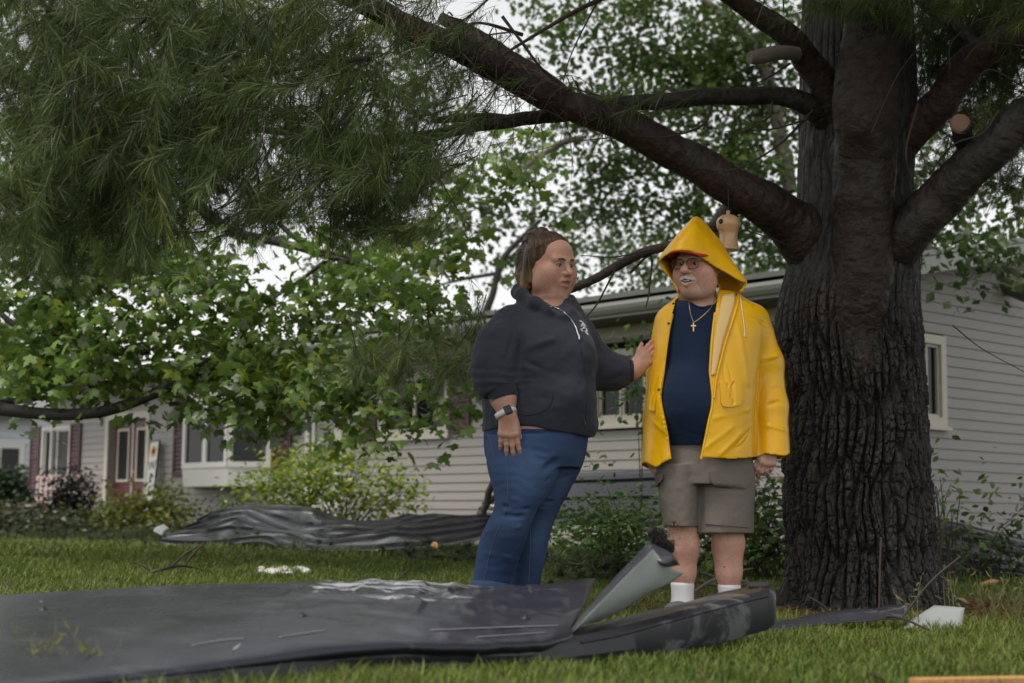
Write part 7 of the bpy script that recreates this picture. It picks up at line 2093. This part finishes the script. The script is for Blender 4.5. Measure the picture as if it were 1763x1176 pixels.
obj('entrance_hole', mesh_np('entrance_hole', v_ @ np.array(z_).T + hc_ + hd * .001, f_), M_dark, bird)
obj('perch', MB().tube(np.array([hd * .046 + (0, 0, .095), hd * .085 + (0, 0, .095)]), .003, 6).mesh('perch', True), M_bird, bird)
obj('hanger', MB().tube(np.array([(0, 0, .193), (.002, 0, .25), (.0, .01, .34)]), .0016, 5).mesh('hanger', True), M_twig, bird)
# ------------------------------------------------------------------ grass and fallen needles
M_grass = mat('grass_blade', attr=True, rough=.5, spec=.35, trans=.25)
def blades(n, y0, y1, h, w, name, seed, colA=(.095, .155, .022), colB=(.165, .205, .040)):
    r = np.random.default_rng(seed)
    y = np.sqrt(r.uniform(y0 ** 2, y1 ** 2, n))
    half = .355 * y + .5
    x = r.uniform(-1, 1, n) * half
    p = np.stack([x, y, np.zeros(n)], 1)
    # keep off the trunk's foot
    d = np.hypot(p[:, 0] - base[0], p[:, 1] - base[1])
    keep = d > .46
    # bare, needle-strewn ground round the pine
    near_pine = np.exp(-(d / 1.15) ** 2)
    keep &= r.uniform(0, 1, n) > near_pine * .88
    # thinner where the house bed is
    bed = (p[:, :3] - HC) @ HO
    keep &= (bed > 2.0) | (r.uniform(0, 1, n) < .15)
    fy = np.interp(CXP + FPX * p[:, 0] / np.maximum(p[:, 1], .1), (-300, 60, 250, 420, 612, 766, 900, 1000, 1070, 1150, 1240, 1325, 1330), (3.2, 3.62, 3.86, 4.05, 4.30, 4.46, 4.65, 4.82, 4.95, 5.10, 5.24, 5.36, 99))
    keep &= ~((p[:, 1] > fy - .02) & (p[:, 1] < 5.45))                  # nothing grows up through the sheets
    p = p[keep]; n = len(p)
    tuft = fbm(p, 1.3, seed, 3); tuft2 = fbm(p, 5.0, seed + 3, 2)
    hh = h * np.clip(1 + .55 * tuft + .5 * tuft2 + r.normal(0, .25, n), .25, 2.4)
    a = r.uniform(0, 2 * np.pi, n)
    lean = np.stack([np.cos(a), np.sin(a), np.zeros(n)], 1) * (r.uniform(.1, .95, n) * hh)[:, None]
    s = np.stack([-np.sin(a + r.normal(0, .6, n)), np.cos(a), np.zeros(n)], 1) * (w * r.uniform(.6, 1.3, n))[:, None]
    p[:, 2] = -.012 + gz(p[:, 1])
    up = np.array([0, 0, 1.0])
    m1 = p + lean * .28 + up * (hh * .62)[:, None]
    t1 = p + lean + up * hh[:, None]
    v = np.stack([p - s, p + s, m1 + s * .75, m1 - s * .75, t1], 1).reshape(-1, 3)
    o = np.arange(n)[:, None] * 5
    k = np.clip(.5 + .6 * tuft + .35 * tuft2 + r.normal(0, .22, n), 0, 1)[:, None]
    c = np.asarray(colA) * (1 - k) + np.asarray(colB) * k
    dry = r.uniform(0, 1, n) < .05
    c[dry] = np.array([.20, .16, .07]) * r.uniform(.6, 1.2, (dry.sum(), 1))
    c *= r.uniform(.65, 1.3, (n, 1))
    tag(obj('grass', mesh_np(name, v, [o + np.array([[0, 1, 2, 3]]), o + np.array([[3, 2, 4]])], False, np.repeat(c, 5, 0)), M_grass), 'short wet lawn grass covering the yard around the metal debris', 'grass', kind='stuff')
    return n
ng = [blades(120000, 3.2, 7.0, .045, .0026, 'grass', 11), blades(110000, 7.0, 12.0, .050, .0040, 'grass', 12), blades(90000, 12.0, 22.0, .055, .0075, 'grass', 13)]
# weeds standing in front of the panel
def weeds(label, spots, h):
    m = MB(); o0 = None
    vs, cs = [], []
    for (x, y, Y, k) in spots:
        b = P(x, y, Y); b[2] = 0
        if o0 is None: o0 = b
        for i in range(k):
            e = b + np.array([rng.normal(0, .05), rng.normal(0, .03), h * rng.uniform(.5, 1.1)])
            p = spline([b + rng.normal(0, .012, 3) * (1, 1, 0), (b + e) / 2 + rng.normal(0, .01, 3), e], 4) - o0
            m.tube(p, np.linspace(.0016, .0006, len(p)), 4, False)
            for q in range(5):
                c = p[-1 - q] if q < len(p) - 1 else p[1]
                d = rng.normal(0, 1, 3) * .012
                m.add([c, c + d * (1, 1, .3) + (0, 0, .006), c + d * 1.6 + (0, 0, .012)], [(0, 1, 2)])
    o = obj('tall_weeds', m.mesh('tall_weeds'), mat('weed_green', (.15, .16, .05), color2=(.22, .20, .07), vscale=30, rough=.7) if 'weed_green' not in MATS else MATS['weed_green'])
    o.location = o0; o['kind'] = 'stuff'
    tag(o, label, 'weeds')
weeds('thin seeding weeds in front of the panel at the lower left', [(60, 1176, 4.1, 6), (90, 1176, 4.1, 6), (115, 1176, 4.08, 7), (140, 1176, 4.1, 7), (45, 1176, 4.1, 5)], .13)
weeds('sparse tall grass stalks at the right foot of the pine', [(1700, 1060, 7.2, 6), (1740, 1050, 7.4, 6), (1720, 1075, 6.9, 6), (1755, 1070, 7.0, 6), (1640, 1085, 6.6, 6), (1580, 1090, 6.4, 5)], .22)
# fallen needles
n = 26000
a = rng.uniform(0, 2 * np.pi, n); d = .40 + np.abs(rng.normal(0, .75, n))
p = np.stack([base[0] + d * np.cos(a), base[1] + d * np.sin(a), rng.uniform(.0, .022, n) + gz(base[1] + d * np.sin(a))], 1)
b_ = rng.uniform(0, 2 * np.pi, n); L = rng.uniform(.05, .11, n)
dr = np.stack([np.cos(b_), np.sin(b_), rng.normal(0, .15, n)], 1) * L[:, None]
s = np.stack([-np.sin(b_), np.cos(b_), np.full(n, .4)], 1) * .0013
v = np.stack([p - s, p + s, p + dr + s, p + dr - s], 1).reshape(-1, 3)
c = np.array([.22, .095, .035]) * rng.uniform(.45, 1.3, (n, 1))
tag(obj('pine_straw', mesh_np('pine_straw', v, np.arange(n * 4).reshape(-1, 4), False, np.repeat(c, 4, 0)), mat('dry_needle', attr=True, rough=.7)), 'rust-brown fallen needles round the foot of the pine', 'pine needles', kind='stuff')
# a fallen green pine bough trampled at the edge of the beds
def bough(label, rows, nt):
    pts = np.array([P(*r) for r in rows]); pts[:, 2] = np.maximum(pts[:, 2], gz(pts[:, 1]) + .04)
    o0 = pts[0].copy(); o0[2] = 0
    t = empty('pine_bough', o0); tag(t, label, 'bough')
    q = spline(pts, 8) - o0
    obj('stem', MB().tube(q, np.linspace(.014, .004, len(q)), 7).mesh('stem', True), M_twig, t)
    pb, dr, nc = [], [], []
    for k in range(nt):
        c = q[int(rng.integers(0, len(q)))] + rng.normal(0, 1, 3) * (.22, .2, .05)
        c[2] = max(c[2], float(gz(c[1] + o0[1])) + .03)
        m = 60
        d = rng.normal(0, 1, 3) * (1, 1, .3) + (0, 0, .25); d /= np.linalg.norm(d)
        u = rng.normal(0, 1, (m, 3)) * .7 + d; u /= np.linalg.norm(u, axis=1)[:, None]
        pb.append(np.repeat(c[None], m, 0)); dr.append(u * rng.uniform(.06, .12, (m, 1))); nc.append(np.array([.062, .082, .036]) * rng.uniform(.5, 1.4) * rng.uniform(.8, 1.2, (m, 1)))
    pb = np.concatenate(pb); dr = np.concatenate(dr); nc = np.concatenate(nc)
    s = np.cross(dr, rng.normal(0, 1, dr.shape)); s /= np.linalg.norm(s, axis=1)[:, None]; s *= .0022
    v = np.stack([pb - s, pb + s, pb + dr], 1).reshape(-1, 3)
    obj('needles', mesh_np('needles', v, np.arange(len(v)).reshape(-1, 3), False, np.repeat(nc, 3, 0)), M_needle, t)['kind'] = 'stuff'
bough('fallen pine bough in front of the low shrubs at the far left', [(20, 935, 17.5), (120, 932, 17.2), (240, 936, 16.8)], 120)
bough('fallen pine bough left of the heaped roof sheet', [(200, 938, 16.0), (260, 936, 15.8), (330, 944, 15.2)], 90)
bough('fallen pine bough under the heaped roof sheet', [(400, 945, 14.6), (470, 950, 14.2), (520, 955, 13.4)], 60)
bough('fallen pine bough on the grass between the woman and the heaped roof sheet', [(700, 955, 12.6), (760, 958, 12.2), (815, 965, 12.0)], 70)
bough('fallen pine bough behind the woman\'s far leg, under the shrub', [(945, 965, 10.2), (1000, 972, 10.0), (1060, 968, 10.0)], 60)
print('grass', ng)
